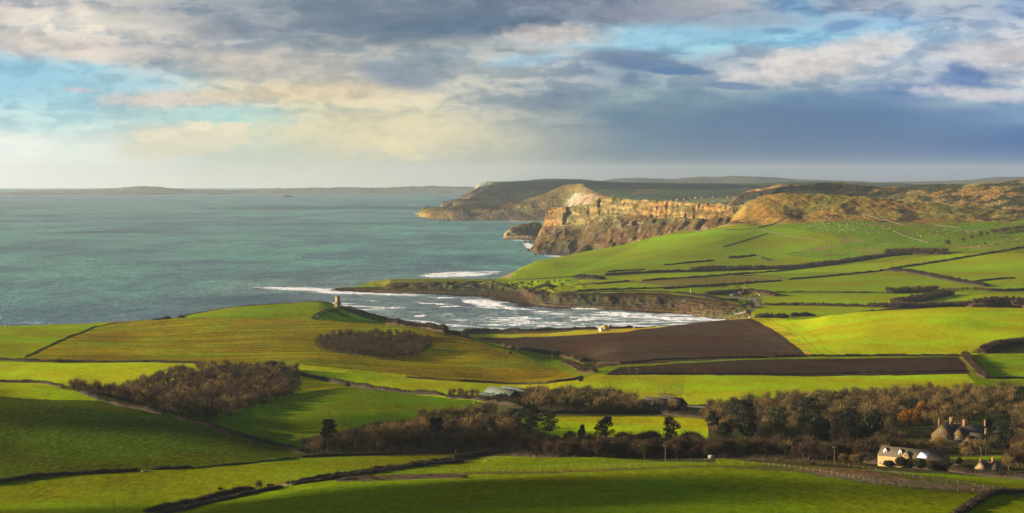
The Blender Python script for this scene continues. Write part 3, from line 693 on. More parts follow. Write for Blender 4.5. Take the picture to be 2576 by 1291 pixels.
# nearer: ledge headland, Worbarrow style bay and the bald hill with the chalk face
def colM(s, h, r):
    n = fbm(s.U/14, s.V0/6, 4); n2 = fbm(s.U/40+3, s.V0/12, 4)
    c = mixc((.15,.11,.035), (.085,.072,.02), cl01(n2*3+0.3))
    c = mixc(c, (.06,.055,.025), cl01(n*4-0.4)*cl01((h < 90)*1.0))
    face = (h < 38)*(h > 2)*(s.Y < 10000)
    lit = mixc((.13,.092,.045), (.06,.05,.032), cl01(n*4+0.4+0.5*(s.U > 1150)))  # sunlit tip and darker face put into the rock colour
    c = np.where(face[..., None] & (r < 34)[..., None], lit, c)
    # chalk face
    d = inside([(1412,526),(1428,502),(1438,488),(1455,484),(1475,487),(1500,489),(1512,493),(1530,502),(1545,507),(1545,530),(1412,530)], s.U+fbm(s.U/5, s.V0/4, 3)*7, s.V0+fbm(s.U/7+3, s.V0/7, 3)*5)
    ch = mixc((.25,.215,.14), (.12,.10,.055), cl01(fbm(s.U/5+s.V0/9, s.V0/14, 3)*3+0.1))
    c = np.where(d[..., None], ch, c)
    return c, np.where(h > 60, 0.5, 1.0)
M1 = hill('ledge_headland', np.arange(1030, 1600, 1.2), [
 ('vh', [(1030,541,-12),(1046,541,-6),(1050,543,0),(1070,548,0.5),(1110,553,0.5),(1140,556,0.5),(1200,555,0.5),(1260,555,0.5),(1370,556,0.5),(1440,556,0.5),(1600,580,0.5)]),
 ('yh', [(1030,10900,-15),(1046,10850,-10),(1051,10700,12),(1070,10350,20),(1110,10080,18),(1140,9850,22),(1170,9860,26),(1200,9900,22),(1260,9850,28),(1370,9800,20),(1440,9650,20),(1600,8100,20)]),
 ('vy', [(1030,560,11000),(1046,548,10950),(1052,533,10850),(1070,527,10500),(1110,524,10300),(1160,527,10080),(1180,535,9980),(1210,534,9980),(1260,533,9950),(1300,536,9930),(1340,535,9900),(1370,537,9880),(1440,538,9700),(1500,540,9200),(1600,545,8500)]),
 ('vy', [(1030,560,11200),(1046,550,11100),(1054,532,11050),(1070,521,10900),(1098,523,10800),(1130,521,10700),(1180,516,10500),(1240,511,10400),(1270,509,10300),(1320,513,10100),(1370,522,10000),(1410,528,9950),(1440,527,9800),(1500,530,9350),(1600,535,8700)]),
 ('vy', [(1030,560,11400),(1046,552,11300),(1060,545,11300),(1090,530,11300),(1130,524,11300),(1180,520,11200),(1240,514,11000),(1290,511,10800),(1323,503.5,10400),(1370,486,10350),(1395,475,10350),(1418,467,10350),(1443,461,10350),(1465,464,10200),(1490,476,10000),(1510,486,9850),(1551,498,9500),(1600,510,9200)]),
 ('yh', [(1030,11700,-20),(1100,11700,-15),(1300,11500,0),(1450,10800,40),(1600,10600,30)]),
], [8, 26, 26, 40, 14], lambda s: fbm(s.X/60, s.Y/90, 4)*9*cl01((s.Z+(s.X**2+s.Y**2)/R2)/25), colM, 'coast_hill', 4.0, 1.4)
def colM2(s, h, r):
    n = fbm(s.U/20, s.V0/6, 4)
    c = mixc((.13,.10,.045), (.07,.065,.03), cl01(n*4+.4)); return c, 0.8
M2 = hill('dark_cape', np.arange(1085, 1460, 1.5), [
 ('vh', [(1085,535,-15),(1105,535,-10),(1112,531,0.5),(1160,530,0.5),(1460,530,0.5)]),
 ('vy', [(1085,540,12350),(1105,530,12350),(1111,507,12350),(1135,503,12300),(1158,500,12250),(1185,504,12150),(1230,509,12050),(1300,515,11950),(1460,520,11850)]),
 ('vy', [(1085,540,12550),(1110,530,12550),(1150,515,12550),(1178,500,12550),(1200,489,12500),(1228,475,12450),(1269,471,12450),(1298,480,12350),(1323,478,12250),(1355,477,12150),(1380,476,12100),(1410,480,12050),(1460,490,12050)]),
 ('yh', [(1085,12900,-20),(1300,12900,10),(1460,12900,10)]),
], [20, 50, 12], lambda s: fbm(s.X/60, s.Y/90, 4)*8*cl01((s.Z+(s.X**2+s.Y**2)/R2)/25), colM2, 'cape_hill', 4.0, 1.4)
def colM3(s, h, r):
    u, v = s.U, s.V0
    n = fbm(u/40, v/6, 3)
    c = mixc((.036,.066,.030), (.026,.046,.022), cl01(n*3+.4))
    for k, (x0, x1, y0, y1, cc) in enumerate([(1585,1640,478,482,(.10,.075,.04)), (1640,1720,470,473,(.09,.07,.04)), (1580,1650,485,489,(.10,.065,.04)), (1700,1900,466,470,(.05,.09,.035)), (1780,1990,476,484,(.035,.065,.03)), (1740,1850,500,512,(.11,.13,.04)), (1650,1740,486,492,(.04,.075,.035))]):
        m = (u+v*0.8-400+fbm(u/9, v/3, 2)*4 > x0) & (u+v*0.8-400+fbm(u/9, v/3, 2)*4 < x1) & (v+(u-x0)*0.02 > y0) & (v+(u-x0)*0.02 < y1)
        c = np.where(m[..., None], np.array(cc), c)
    d = inside([(1180,500),(1196,472),(1206,459),(1240,456),(1236,462),(1228,470),(1215,480),(1195,498)], u+fbm(u/5, v/5, 3)*6, v)
    ch = mixc((.24,.22,.18), (.11,.10,.075), cl01(fbm(u/5+v/7, v/14, 3)*4+.4))
    c = np.where(d[..., None], ch, c)
    c = np.where(((s.U < 1260)[..., None]) & ~d[..., None] & (s.V0 > 462)[..., None], mixc((.12,.095,.06), (.07,.06,.04), cl01(n*3)), c)
    return c, 0.4
M3 = hill('far_ridge', np.arange(1130, 2400, 2.0), [
 ('yh', [(1130,12300,-15),(1157,12300,0.5),(1250,12000,2),(1400,11500,5),(1560,10500,20),(2400,10000,20)]),
 ('vy', [(1130,530,13400),(1152,515,13300),(1158,497,13200),(1178,488,13100),(1196,480,13000),(1240,475,13000),(1400,472,12400),(1560,495,10800),(1750,502,10500),(1900,500,10500),(2400,500,10500)]),
 ('vy', [(1130,530,13700),(1152,520,13700),(1158,500,13700),(1178,487,13650),(1196,472,13600),(1209,461,13600),(1240,457,13600),(1323,453.7,13700),(1412,451.5,13800),(1446,452.4,13800),(1510,455,13800),(1624,459,13800),(1719,461,13800),(1858,461,13800),(1930,460,13800),(2013,458.5,13800),(2146,459.5,13800),(2200,461,13800),(2400,466,13800)]),
 ('yh', [(1130,14600,-30),(1300,14600,30),(2400,14600,30)]),
], [26, 70, 10], lambda s: fbm(s.X/220, s.Y/260, 3)*10*cl01((s.Z+(s.X**2+s.Y**2)/R2)/25), colM3, 'far_fields', 6.0, 0.5)
# ridge on the right behind the brown hill
def colR(s, h, r):
    u, v = s.U, s.V0
    diag = fbm((u+v*3.2)/34, (v-u*0.12)/13, 5, 0.6)
    c = mixc((.15,.11,.035), (.030,.032,.012), cl01(diag*5+0.55-0.4*(v > 500)))
    c = np.where((diag < -0.28)[..., None], np.array((.19,.135,.04)), c)
    d = inside([(1835,512),(1842,505),(1860,488),(1895,478),(1930,474),(1950,470),(1945,485),(1930,494),(1905,505),(1880,514)], u+fbm(u/5, v/5, 3)*8, v+fbm(u/5+9, v/5, 3)*5)
    ch = mixc((.28,.21,.11), (.14,.095,.04), cl01(fbm((u-v)/6, v/9, 3)*3+.35+(u-1880)/160))
    c = np.where(d[..., None], ch, c)
    return c, 0.9
MR = hill('gorse_ridge', np.concatenate([np.arange(1815, 2650, 2.0), np.linspace(2660, 3500, 25)]), [
 ('yh', [(1815,6700,20),(3500,6400,40)]),
 ('vy', [(1815,530,7000),(1842,518,7000),(1900,512,6950),(2000,515,6800),(2200,522,6700),(2400,532,6600),(2576,540,6500),(3500,560,6500)]),
 ('vy', [(1815,535,7400),(1832,515,7400),(1842,507,7380),(1868,488,7350),(1915,475,7300),(1969,464,7250),(2013,463,7250),(2105,466,7200),(2168,468,7200),(2232,472,7200),(2282,475,7150),(2358,469,7100),(2453,462.5,7050),(2532,457,7000),(2576,454,7000),(2700,448,7000),(3500,440,7000)]),
 ('yh', [(1815,8200,20),(3500,8000,60)]),
], [10, 90, 14], lambda s: fbm((s.X+s.Y*0.3)/90, s.Y/200, 4)*16*cl01((s.Y-6700)/300), colR, 'gorse_hill', 3.5, 1.6, cull=False)
# low farmland seen between the ridges, and blue hills inland
def colL(s, h, r): n = fbm(s.X/400, s.Y/900, 3); return mixc((.07,.09,.035), (.10,.09,.05), cl01(n*4)), 0.3
hill('inland_farmland', np.arange(1400, 3300, 5.0), [
 ('yh', [(1400,12000,20),(3300,9000,40)]),
 ('vy', [(1400,470,15000),(2000,462,14500),(2150,463,14000),(2300,465,14000),(2450,463,14000),(2576,462,14000),(3300,462,14000)]),
 ('yh', [(1400,16000,40),(3300,16000,40)]),
], [20, 4], lambda s: fbm(s.X/500, s.Y/500, 3)*8, colL, 'inland_fields', 8.0, 0.5, cull=False)
def colF(s, h, r): return np.array((.06,.07,.05))+0*h[..., None], 0.2
hill('blue_hills', np.arange(1440, 3300, 3.0), [
 ('yh', [(1440,20000,0),(3300,20000,0)]),
 ('vy', [(1440,458,23000),(1510,453,23000),(1556,449.5,23000),(1610,447.5,23000),(1700,448,23000),(1760,445.5,23000),(1800,446.5,23000),(1890,442.5,23000),(1940,445,23000),(1990,450,23000),(2080,455,23000),(2200,457,23000),(2280,456,23000),(2360,457,23000),(2440,451,23000),(2500,446,23000),(2700,445,23000),(3300,448,23000)]),
 ('yh', [(1440,26000,0),(3300,26000,0)]),
], [20, 6], lambda s: fbm(s.X/300, s.Y/900, 4)*22, colF, 'blue_hill', 8.0, 0.5, cull=False)
# the long coast over the sea on the left
def colP(s, h, r):
    u, v = s.U, s.V0
    n = fbm(u/8, v/3, 3); c = mixc((.085,.10,.085), (.12,.135,.095), cl01(n*3+0.2+(u > 650)*0.3))  # lightened land colour, sunlit haze put into it
    town = ((fbm(u/2.2, v/1.1, 2) > 0.36) & (v > 474))[..., None]
    return np.where(town, np.array((.34,.32,.29)), c), 0.2
hill('distant_coast', np.arange(-700, 1260, 1.5), [
 ('vh', [(-700,489,-15),(-500,489,-6),(0,488.6,-6),(60,488.4,-1),(100,488,0.5),(500,487.5,0.5),(900,487.5,0.5),(1260,487.5,0.5)]),
 ('vy', [(-700,487,24900),(0,486,24900),(130,483.5,24900),(300,481,24900),(400,480,24900),(500,483,24900),(640,484,24900),(760,480,24900),(1000,481,24900),(1260,480,24900)]),
 ('vy', [(-700,492,26500),(-60,488,26500),(0,484,26500),(73,481,26500),(130,478.5,26500),(190,478.4,26500),(253,475.5,26500),(300,472.5,26500),(364,469.5,26500),(400,471,26500),(443,475,26500),(491,478.4,26500),(560,479,26500),(629,478,26500),(680,475,26500),(740,473.5,26500),(800,472.5,26500),(860,470.5,26500),(900,472,26500),(960,473,26500),(1000,471,26500),(1060,469.5,26500),(1180,469.5,26500),(1200,472,26500),(1260,475,26500)]),
 ('yh', [(-700,28500,-10),(1260,28500,-10)]),
], [10, 40, 6], lambda s: fbm(s.X/150, s.Y/500, 4)*14*cl01((s.Z+(s.X**2+s.Y**2)/R2)/20), colP, 'town_coast', 8.0, 0.5)

# ============================================================ sea
def build_sea():
    az = np.tan(np.radians(np.concatenate([np.linspace(-60, -14, 24), np.arange(-13.5, 13.6, 0.02), np.linspace(14, 60, 24)])))
    rr_ = np.concatenate([[500, 1500, 2000, 2400], 1.0/np.linspace(1/2600.0, 1/9000.0, 620), 1.0/np.linspace(1/9050.0, 1/62000.0, 120)])
    X = az[None, :]*rr_[:, None]; Y = np.broadcast_to(rr_[:, None], X.shape)
    Z = -(X**2+Y**2)/R2
    amp = np.clip((9500-Y)/6500, 0, 1)
    # swell running from the open sea (left) to the shore
    sw = np.sin((X*0.55+Y*0.35+fbm(X/140, Y/140, 3)*60)/13.0)
    bay = np.clip((X+480)/250, 0, 1)*np.clip((4000-Y)/250, 0, 1)
    Z = Z+amp*(fbm(X/26, Y/40, 3)*1.3+0.30*np.sin((X*0.9+Y*0.3+fbm(X/90, Y/90, 3)*50)/9.0)*(0.5+fbm(X/200, Y/200, 2)))+bay*1.0*np.clip(sw, -0.3, 1)
    R, C = X.shape
    # foam cover
    foam = np.zeros(X.shape)
    U = CU+F*X/Y; V = CV+F*(H-Z)/Y
    brk = 0.5+0.9*fbm(X/60, Y/26, 4)
    for (cu, cv, su, sv, a, tilt) in FOAM:
        g = 1-np.sqrt(((U-cu)/su)**2+((V-cv-tilt*(U-cu))/sv)**2)
        foam = np.maximum(foam, np.clip(g*1.7, 0, 1)*a*np.clip(brk+0.25+a*0.25, 0, 1))
    lace = np.clip((sw-0.35)*1.6, 0, 1)*bay*np.clip(fbm(X/55, Y/22, 4)*4+0.3, 0, 1)*1.0
    wash = bay*np.clip((V-758)/60, 0, 1)*np.clip((U-1050)/250, 0, 1)*np.clip(fbm(X/36+5, Y/9, 4)*3.2+0.22, 0, 1)*0.9
    foam = np.clip(np.maximum(foam, np.maximum(lace*0.9, wash)), 0, 1)
    i = np.arange(R*C).reshape(R, C)
    f = np.stack([i[:-1, :-1], i[:-1, 1:], i[1:, 1:], i[1:, :-1]], -1).reshape(-1, 4)
    m, T, b = new_mat('sea_water')
    g = T.n('ShaderNodeNewGeometry'); P = g.outputs['Position']
    at = T.n('ShaderNodeAttribute'); at.attribute_name = 'foam'
    fa = T.n('ShaderNodeSeparateColor'); T.l(at.outputs['Color'], fa.inputs[0])
    sp = T.n('ShaderNodeSeparateXYZ'); T.l(P, sp.inputs[0])
    big = T.noise(T.vmul(P, (0.0011, 0.0005, 0)), 1.0, 4, 0.55, 0.5)
    med = T.noise(T.vmul(P, (0.020, 0.010, 0)), 1.0, 6, 0.65)
    fine = T.noise(T.vmul(P, (0.10, 0.055, 0)), 1.0, 5, 0.68)
    band = T.noise(T.vmul(P, (0.0035, 0.0016, 0)), 1.0, 5, 0.6)
    deep = T.mix(T.ss(T.m('ADD', T.m('MULTIPLY', big, 0.6), T.m('MULTIPLY', band, 0.4)), 0.40, 0.58), (.034,.096,.102), (.062,.188,.132))
    sand = T.ss(T.m('ADD', sp.outputs[0], T.m('MULTIPLY', T.m('SUBTRACT', big, 0.5), 900.0)), -700.0, -150.0)
    near = T.m('MULTIPLY', sand, T.m('SUBTRACT', 1.0, T.ss(sp.outputs[1], 3900.0, 5200.0)))
    deep = T.mix(T.m('MULTIPLY', near, 0.75), deep, (.12,.145,.135))
    deep = T.mix(T.m('MULTIPLY', T.m('SUBTRACT', 1.0, T.ss(sp.outputs[1], 2700.0, 3700.0)), T.m('SUBTRACT', 1.0, near)), deep, (.035,.090,.125))
    var = T.m('ADD', T.m('MULTIPLY', T.m('SUBTRACT', med, 0.5), 1.5), T.m('MULTIPLY', T.m('SUBTRACT', fine, 0.5), 2.0))
    var = T.m('ADD', var, T.m('MULTIPLY', T.m('SUBTRACT', band, 0.5), 1.2))
    s = T.n('ShaderNodeVectorMath'); s.operation = 'SCALE'; T.l(deep, s.inputs[0]); T.l(T.m('MULTIPLY_ADD', var, 1.55, 1.0), s.inputs['Scale'])
    # whitecaps
    wc = T.noise(T.vmul(P, (0.055, 0.014, 0)), 1.0, 4, 0.6)
    wcap = T.m('MULTIPLY', T.ss(T.m('ADD', T.m('MULTIPLY', wc, 0.8), T.m('MULTIPLY', med, 0.2)), 0.640, 0.69), 0.7)
    tex = T.m('MULTIPLY', T.m('SUBTRACT', T.noise(T.vmul(P, (0.035, 0.06, 0)), 1.0, 7, 0.72, 0.6), 0.5), 2.6)
    fo = T.ss(T.m('ADD', fa.outputs[0], T.m('MULTIPLY', tex, T.ss(fa.outputs[0], 0.02, 0.3))), 0.30, 0.72)
    fo = T.m('MAXIMUM', fo, wcap)
    col = T.mix(fo, s.outputs[0], (.66, .68, .72))
    T.l(col, b.inputs['Base Color'])
    b.inputs['IOR'].default_value = 1.33; b.inputs['Specular IOR Level'].default_value = 0.5
    T.l(T.m('MULTIPLY_ADD', fo, 0.5, 0.34), b.inputs['Roughness'])
    hgt = T.m('ADD', T.m('MULTIPLY', med, 1.2), T.m('MULTIPLY', fine, 0.8))
    bp = T.n('ShaderNodeBump'); T.l(hgt, bp.inputs['Height']); bp.inputs['Distance'].default_value = 6.0; bp.inputs['Strength'].default_value = 0.9
    T.l(bp.outputs[0], b.inputs['Normal'])
    ob = mesh_obj('sea', np.stack([X, Y, Z], -1).reshape(-1, 3), f, m, smooth=True)
    a3 = np.zeros((R*C, 3), np.float32); a3[:, 0] = foam.ravel(); set_color(ob, 'foam', a3)
    tag(ob, kind='structure')
FOAM = [
 (1160,690,115,9,1.0,-0.02),(1100,694,60,6,0.9,0),(1215,686,60,5,0.8,-0.05),
 (760,727,160,6,0.9,0.03),(880,737,130,6,1.0,0.03),(680,723,110,3,0.6,0.02),(950,740,100,4,0.8,0.03),(1050,742,60,3,0.6,0.02),
 (1220,763,62,13,1.0,0.12),(1190,758,40,7,0.9,0),(1270,772,40,7,0.7,0.2),
 (1290,600,35,2.5,0.9,0),(1335,622,26,12,0.9,0.5),(1350,632,30,8,0.8,0.3),(1400,645,40,2.5,0.9,0.05),(1310,604,40,2,0.8,0),
 (1080,546,40,2,0.9,0.1),(1050,538,14,2,0.8,0),(1140,556,40,1.5,0.7,0),(1310,557,90,1.2,0.5,0),
 (1057,795,24,4,0.95,-0.06),(1500,800,90,6,0.75,0.05),(1600,795,120,8,0.85,0.06),(1700,802,90,6,0.95,0.03),(1400,790,80,4,0.7,0.05),
 (1640,812,80,3,0.8,0.0),(1250,818,100,3,0.7,0.02),(1150,805,60,3,0.5,0),(1380,812,120,4,0.6,0.03),(1540,787,90,4,0.7,0.05),
 (60,812,90,3,0.6,0),(560,796,40,2.5,0.6,0),(680,772,90,1.6,0.4,0),
]
build_sea()
# breakwater far across the water
# ============================================================ unseen clouds added high to the left to shade the land and sea
M_CLOUD = mat_plain('cloud_white', (.75, .76, .80), 1.0, 0.1, 0.01, 0.0)
def shade_cloud(x, y, sx, sy, seed, h=820.0, zb=60.0):
    """an added flat-based cumulus whose shadow is centred on ground point (x, y)"""
    k = (h-zb)/SUNV.z; cx = x+SUNV.x*k; cy = y+SUNV.y*k
    bpy_r = np.random.default_rng(seed); n = 26
    th = np.linspace(0, math.pi, 11)[:, None]; ph = np.linspace(0, 2*math.pi, 23)[:-1][None, :]
    V = []; Fc = []
    for q_ in range(n):
        a = bpy_r.random()*6.283; r = math.sqrt(bpy_r.random())*0.8
        ox, oy = math.cos(a)*r*sx, math.sin(a)*r*sy; rad = (0.22+0.28*bpy_r.random())*(1.15-r)
        d = 1+0.25*fbm(np.cos(ph)*np.sin(th)*2+q_, np.sin(ph)*np.sin(th)*2+np.cos(th), 3)
        X = cx+ox+sx*rad*d*np.sin(th)*np.cos(ph); Y = cy+oy+sy*rad*d*np.sin(th)*np.sin(ph)
        Z = h+np.maximum(0.35*(sx+sy)*0.5*rad*d*(np.cos(th)+0*ph), -6.0)
        b = len(V)*11*22; V.append(np.stack([X, Y, Z], -1).reshape(-1, 3))
        i = b+np.arange(11*22).reshape(11, 22); j = np.roll(i, -1, 1)
        Fc.append(np.stack([i[:-1], i[1:], j[1:], j[:-1]], -1).reshape(-1, 4))
    o = mesh_obj('shade_cloud', np.concatenate(V), np.concatenate(Fc), M_CLOUD, smooth=True); tag(o, kind='structure')
for k_, (u, y, sx, sy) in enumerate([(1900, 850, 170, 105), (1250, 830, 90, 70), (2350, 840, 110, 90), (1650, 1228, 200, 62), (1100,1270,110,62), (330,1310,80,80), (620,1450,50,60), (1500,730,200,60),  # nearest ones also deepen the shade on wood, left pasture and meadow
        (860, 13500, 700, 900), (560, 13300, 500, 700), (30, 7800, 260, 160), (120, 3600, 110, 150), (230, 3750, 60, 110),
        (1500, 12600, 900, 900), (1800, 12300, 1000, 900), (1220, 12000, 500, 600), (1150, 10500, 260, 500), (2300, 7050, 420, 260), (2120, 7150, 240, 200)]):
    shade_cloud((u-CU)/F*y, y, sx, sy, 50+k_, 820.0 if y < 9000 else 1500.0)

# ============================================================ vegetation builders
M_BARK = mat_plain('bark', (0.039, 0.030, 0.021), 0.9, 0.3, 0.6)
M_BARKL = mat_plain('pale_bark', (0.084, 0.063, 0.035), 0.9, 0.3, 0.6)
M_TWIG = {'grey': mat_plain('grey_twigs', (0.0420, 0.0277, 0.0128), 0.9, 0.75, 0.12),
          'red': mat_plain('reddish_twigs', (0.0450, 0.0248, 0.0135), 0.9, 0.7, 0.12),
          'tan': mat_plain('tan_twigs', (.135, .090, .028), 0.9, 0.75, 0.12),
          'green': mat_plain('mossy_twigs', (0.0501, 0.0476, 0.0127), 0.9, 0.7, 0.12),
          'orange': mat_plain('orange_leaves', (.20, .085, .010), 0.9, 0.5, 0.25),
          'dark': mat_plain('evergreen_leaves', (0.0144, 0.0200, 0.0056), 0.8, 0.6, 0.25),
          'dark2': mat_plain('pine_needles', (0.0104, 0.0160, 0.0064), 0.8, 0.6, 0.3),
          'hedge': mat_plain('hedge_twigs', (0.024, 0.017, 0.009), 0.9, 0.5, 0.35),
          'hedgeg': mat_plain('hedge_green', (0.028, 0.033, 0.009), 0.9, 0.5, 0.35),
          'scrub': mat_plain('tan_scrub', (.036, .023, .010), 0.9, 0.5, 0.2),
          'gorse': mat_plain('gorse', (0.084, 0.078, 0.012), 0.9, 0.5, 0.3)}
class Acc:
    def __init__(s): s.v = []; s.f3 = []; s.f4 = []; s.n = 0
    def tube(s, p0, p1, r0, r1, k=4):
        p0 = np.asarray(p0, float); p1 = np.asarray(p1, float); d = p1-p0; L = np.linalg.norm(d)+1e-9; d /= L
        a = np.cross(d, (0.3, 0.9, 0.2)); a /= np.linalg.norm(a)+1e-9; b = np.cross(d, a)
        t = np.arange(k)*2*math.pi/k; c = np.cos(t)[:, None]*a+np.sin(t)[:, None]*b
        s.v.append(p0+c*r0); s.v.append(p1+c*r1); i = s.n+np.arange(k); j = s.n+(np.arange(k)+1) % k
        s.f4.append(np.stack([i, j, j+k, i+k], -1)); s.n += 2*k
    def tris(s, P):            # (n,3,3)
        n = len(P); s.v.append(P.reshape(-1, 3)); s.f3.append(s.n+np.arange(3*n).reshape(n, 3)); s.n += 3*n
    def quads(s, P):
        n = len(P); s.v.append(P.reshape(-1, 3)); s.f4.append(s.n+np.arange(4*n).reshape(n, 4)); s.n += 4*n
    def box(s, x0, x1, y0, y1, z0, z1):
        P = np.array([(x0,y0,z0),(x1,y0,z0),(x1,y1,z0),(x0,y1,z0),(x0,y0,z1),(x1,y0,z1),(x1,y1,z1),(x0,y1,z1)], float)
        s.v.append(P); s.f4.append(s.n+np.array([[0,3,2,1],[4,5,6,7],[0,1,5,4],[1,2,6,5],[2,3,7,6],[3,0,4,7]])); s.n += 8
    def poly(s, pts, faces):
        s.v.append(np.asarray(pts, float))
        for f in faces:
            a = s.n+np.array(f)[None]
            (s.f4 if len(f) == 4 else s.f3).append(a)
        s.n += len(pts)
    def arrays(s):
        v = np.concatenate(s.v) if s.v else np.zeros((0, 3))
        return v, (np.concatenate(s.f4) if s.f4 else np.zeros((0, 4), int)), (np.concatenate(s.f3) if s.f3 else np.zeros((0, 3), int))
    def mesh(s, name, mat):
        v, f4, f3 = s.arrays(); me = bpy.data.meshes.new(name)
        me.vertices.add(len(v)); me.vertices.foreach_set('co', v.astype(np.float32).ravel())
        nl = f4.size+f3.size; me.loops.add(nl)
        me.loops.foreach_set('vertex_index', np.concatenate([f4.ravel(), f3.ravel()]).astype(np.int32))
        me.polygons.add(len(f4)+len(f3))
        st = np.concatenate([np.arange(len(f4))*4, f4.size+np.arange(len(f3))*3]).astype(np.int32)
        me.polygons.foreach_set('loop_start', st); me.update(calc_edges=True)
        me.materials.append(mat); return me
    def obj(s, name, mat, parent=None):
        o = bpy.data.objects.new(name, s.mesh(name, mat)); SC.collection.objects.link(o); o.parent = parent; return o

def rdir(r, n):
    d = r.normal(size=(n, 3)); return d/(np.linalg.norm(d, axis=1)[:, None]+1e-9)
def twigs(acc, r, C, D, L, w):
    """thin blades: centre-start C, direction D, length L, width w"""
    S = np.cross(D, rdir(r, len(C))); S /= np.linalg.norm(S, axis=1)[:, None]+1e-9
    a = C-S*w[:, None]; b = C+S*w[:, None]; t = C+D*L[:, None]
    acc.tris(np.stack([a, b, t], 1))
def leaves(acc, r, C, size):
    A = rdir(r, len(C)); B = np.cross(A, rdir(r, len(C))); B /= np.linalg.norm(B, axis=1)[:, None]+1e-9
    s_ = size[:, None]
    acc.quads(np.stack([C-A*s_-B*s_*.6, C+A*s_-B*s_*.6, C+A*s_+B*s_*.6, C-A*s_+B*s_*.6], 1))
def bare_tree(seed, h=12.0, rad=4.6, ntw=1500, trunk=0.28, low=0.14, lean=0.0, tw=0.045):
    """returns (trunk Acc, crown Acc), standing on z = 0"""
    r = np.random.default_rng(seed); T = Acc(); Cn = Acc(); tips = []
    def grow(p, d, L, rr, lev):
        q_ = p+d*L; T.tube(p, q_, rr, rr*0.66, 5 if lev == 0 else 3)
        tips.append((q_, d, lev))
        if lev >= 3: return
        for k in range(3 if lev else 5):
            nd = d*(0.55 if lev else 0.75)+rdir(r, 1)[0]*(0.62 if lev else 0.6)+np.array([lean, 0, 0.42]); nd /= np.linalg.norm(nd)
            pp = p+d*L*(0.55+0.45*r.random()) if lev == 0 or k else q_
            grow(pp, nd, L*(0.62+0.2*r.random())*(0.85 if lev == 0 else 1), rr*0.55, lev+1)
    grow(np.array([0., 0, -0.6]), np.array([lean*.3, 0, 1.])/math.hypot(1, lean*.3), h*0.27, trunk, 0)
    P = np.array([t[0] for t in tips if t[2] >= 2]); 
    top = P[:, 2].max(); sc = np.array([rad/ max(np.abs(P[:, 0]).max(), 1), rad/max(np.abs(P[:, 1]).max(), 1), 1])
    # twig sprays around limb ends, filling an uneven dome
    idx = r.integers(0, len(P), ntw); base = P[idx]+r.normal(size=(ntw, 3))*np.array([.85, .85, .8])
    k = np.array([0, 0, h*low*1.15]); e = np.array([rad, rad, h-k[2]])
    rel = (base-k)/e; n = np.linalg.norm(rel, axis=1); lim = 0.93+0.12*np.sin(rel[:, 0]*5+seed)*np.cos(rel[:, 1]*4)
    base = k+rel*(np.where(n > lim, lim/n, 1.0))[:, None]*e
    D = (base-k)/e; D = D/(np.linalg.norm(D, axis=1)[:, None]+1e-9)*0.8+rdir(r, ntw)*0.5+np.array([lean, 0, .55]); D /= np.linalg.norm(D, axis=1)[:, None]
    twigs(Cn, r, base, D, 0.5+r.random(ntw)*0.9, tw*(0.6+0.8*r.random(ntw)))
    return T, Cn
def broad_evergreen(seed, h=9.0, rad=6.0, n=2600, leaf=0.32):
    r = np.random.default_rng(seed); T = Acc(); Cn = Acc()
    T.tube((0, 0, -0.6), (0.2, 0, h*0.45), 0.4, 0.22, 6)
    for k in range(6):
        a = k*1.05+r.random(); T.tube((0, 0, h*0.3), (math.cos(a)*rad*.55, math.sin(a)*rad*.55, h*(.5+.2*r.random())), .16, .06, 4)
    cl = 26; cc = rdir(r, cl)*np.array([rad*.68, rad*.68, h*.34])*(0.55+0.45*r.random((cl, 1)))+np.array([0, 0, h*.55])
    cr = (0.26+0.16*r.random(cl))*rad
    i = r.integers(0, cl, n); d = rdir(r, n); P = cc[i]+d*cr[i][:, None]*np.array([1, 1, .8])*(0.82+0.25*r.random((n, 1)))
    P[:, 2] = np.maximum(P[:, 2], 0.6)
    leaves(Cn, r, P, leaf*(0.6+0.8*r.random(n)))
    return T, Cn
def pine(seed, h=15.0, rad=4.5, n=2400, bare=0.5, layers=7):
    r = np.random.default_rng(seed); T = Acc(); Cn = Acc(); p = np.array([0., 0, -0.6])
    for k in range(5):
        q_ = np.array([math.sin(k*1.3+seed)*0.25, math.cos(k*1.7)*0.2, h*0.9*(k+1)/5]); T.tube(p, q_, 0.36*(1-k*.15), 0.36*(0.85-k*.15), 6); p = q_
    C = []; R = []
    for k in range(layers):
        z = h*(bare+(0.97-bare)*k/(layers-1)); w = rad*math.sin(math.pi*(0.22+0.62*(k/(layers-1))))
        for j in range(4):
            a = r.random()*6.283; rr = w*(0.35+0.6*r.random()); c = np.array([math.cos(a)*rr, math.sin(a)*rr, z+rr*0.12])
            T.tube((0, 0, z-rr*.25), c, .09, .03, 3); C.append(c); R.append((0.28+0.2*r.random())*rad)
    C = np.array(C); R = np.array(R); i = r.integers(0, len(C), n)
    P = C[i]+rdir(r, n)*R[i][:, None]*np.array([1, 1, .42])*(0.5+0.55*r.random((n, 1)))
    leaves(Cn, r, P, 0.26*(0.6+0.8*r.random(n)))
    return T, Cn

PROTO = {}
def make_kind(name, label, cat, builder, bark, leaf, **kw):
    T, Cn = builder(**kw)
    return (name, label, cat, T.mesh('trunk', bark), Cn.mesh('crown', leaf))
def plant(kind, loc, s=1.0, rz=None, label=None, group=None, sz=None, name=None):
    nm, lb, cat, mt, mc = kind
    r = empty(name or nm, loc, random.random()*6.283 if rz is None else rz, label or lb, cat, group)
    r.scale = (s, s, sz or s)
    for n_, me in (('trunk', mt), ('crown', mc)):
        o = bpy.data.objects.new(n_, me); SC.collection.objects.link(o); o.parent = r
    return r

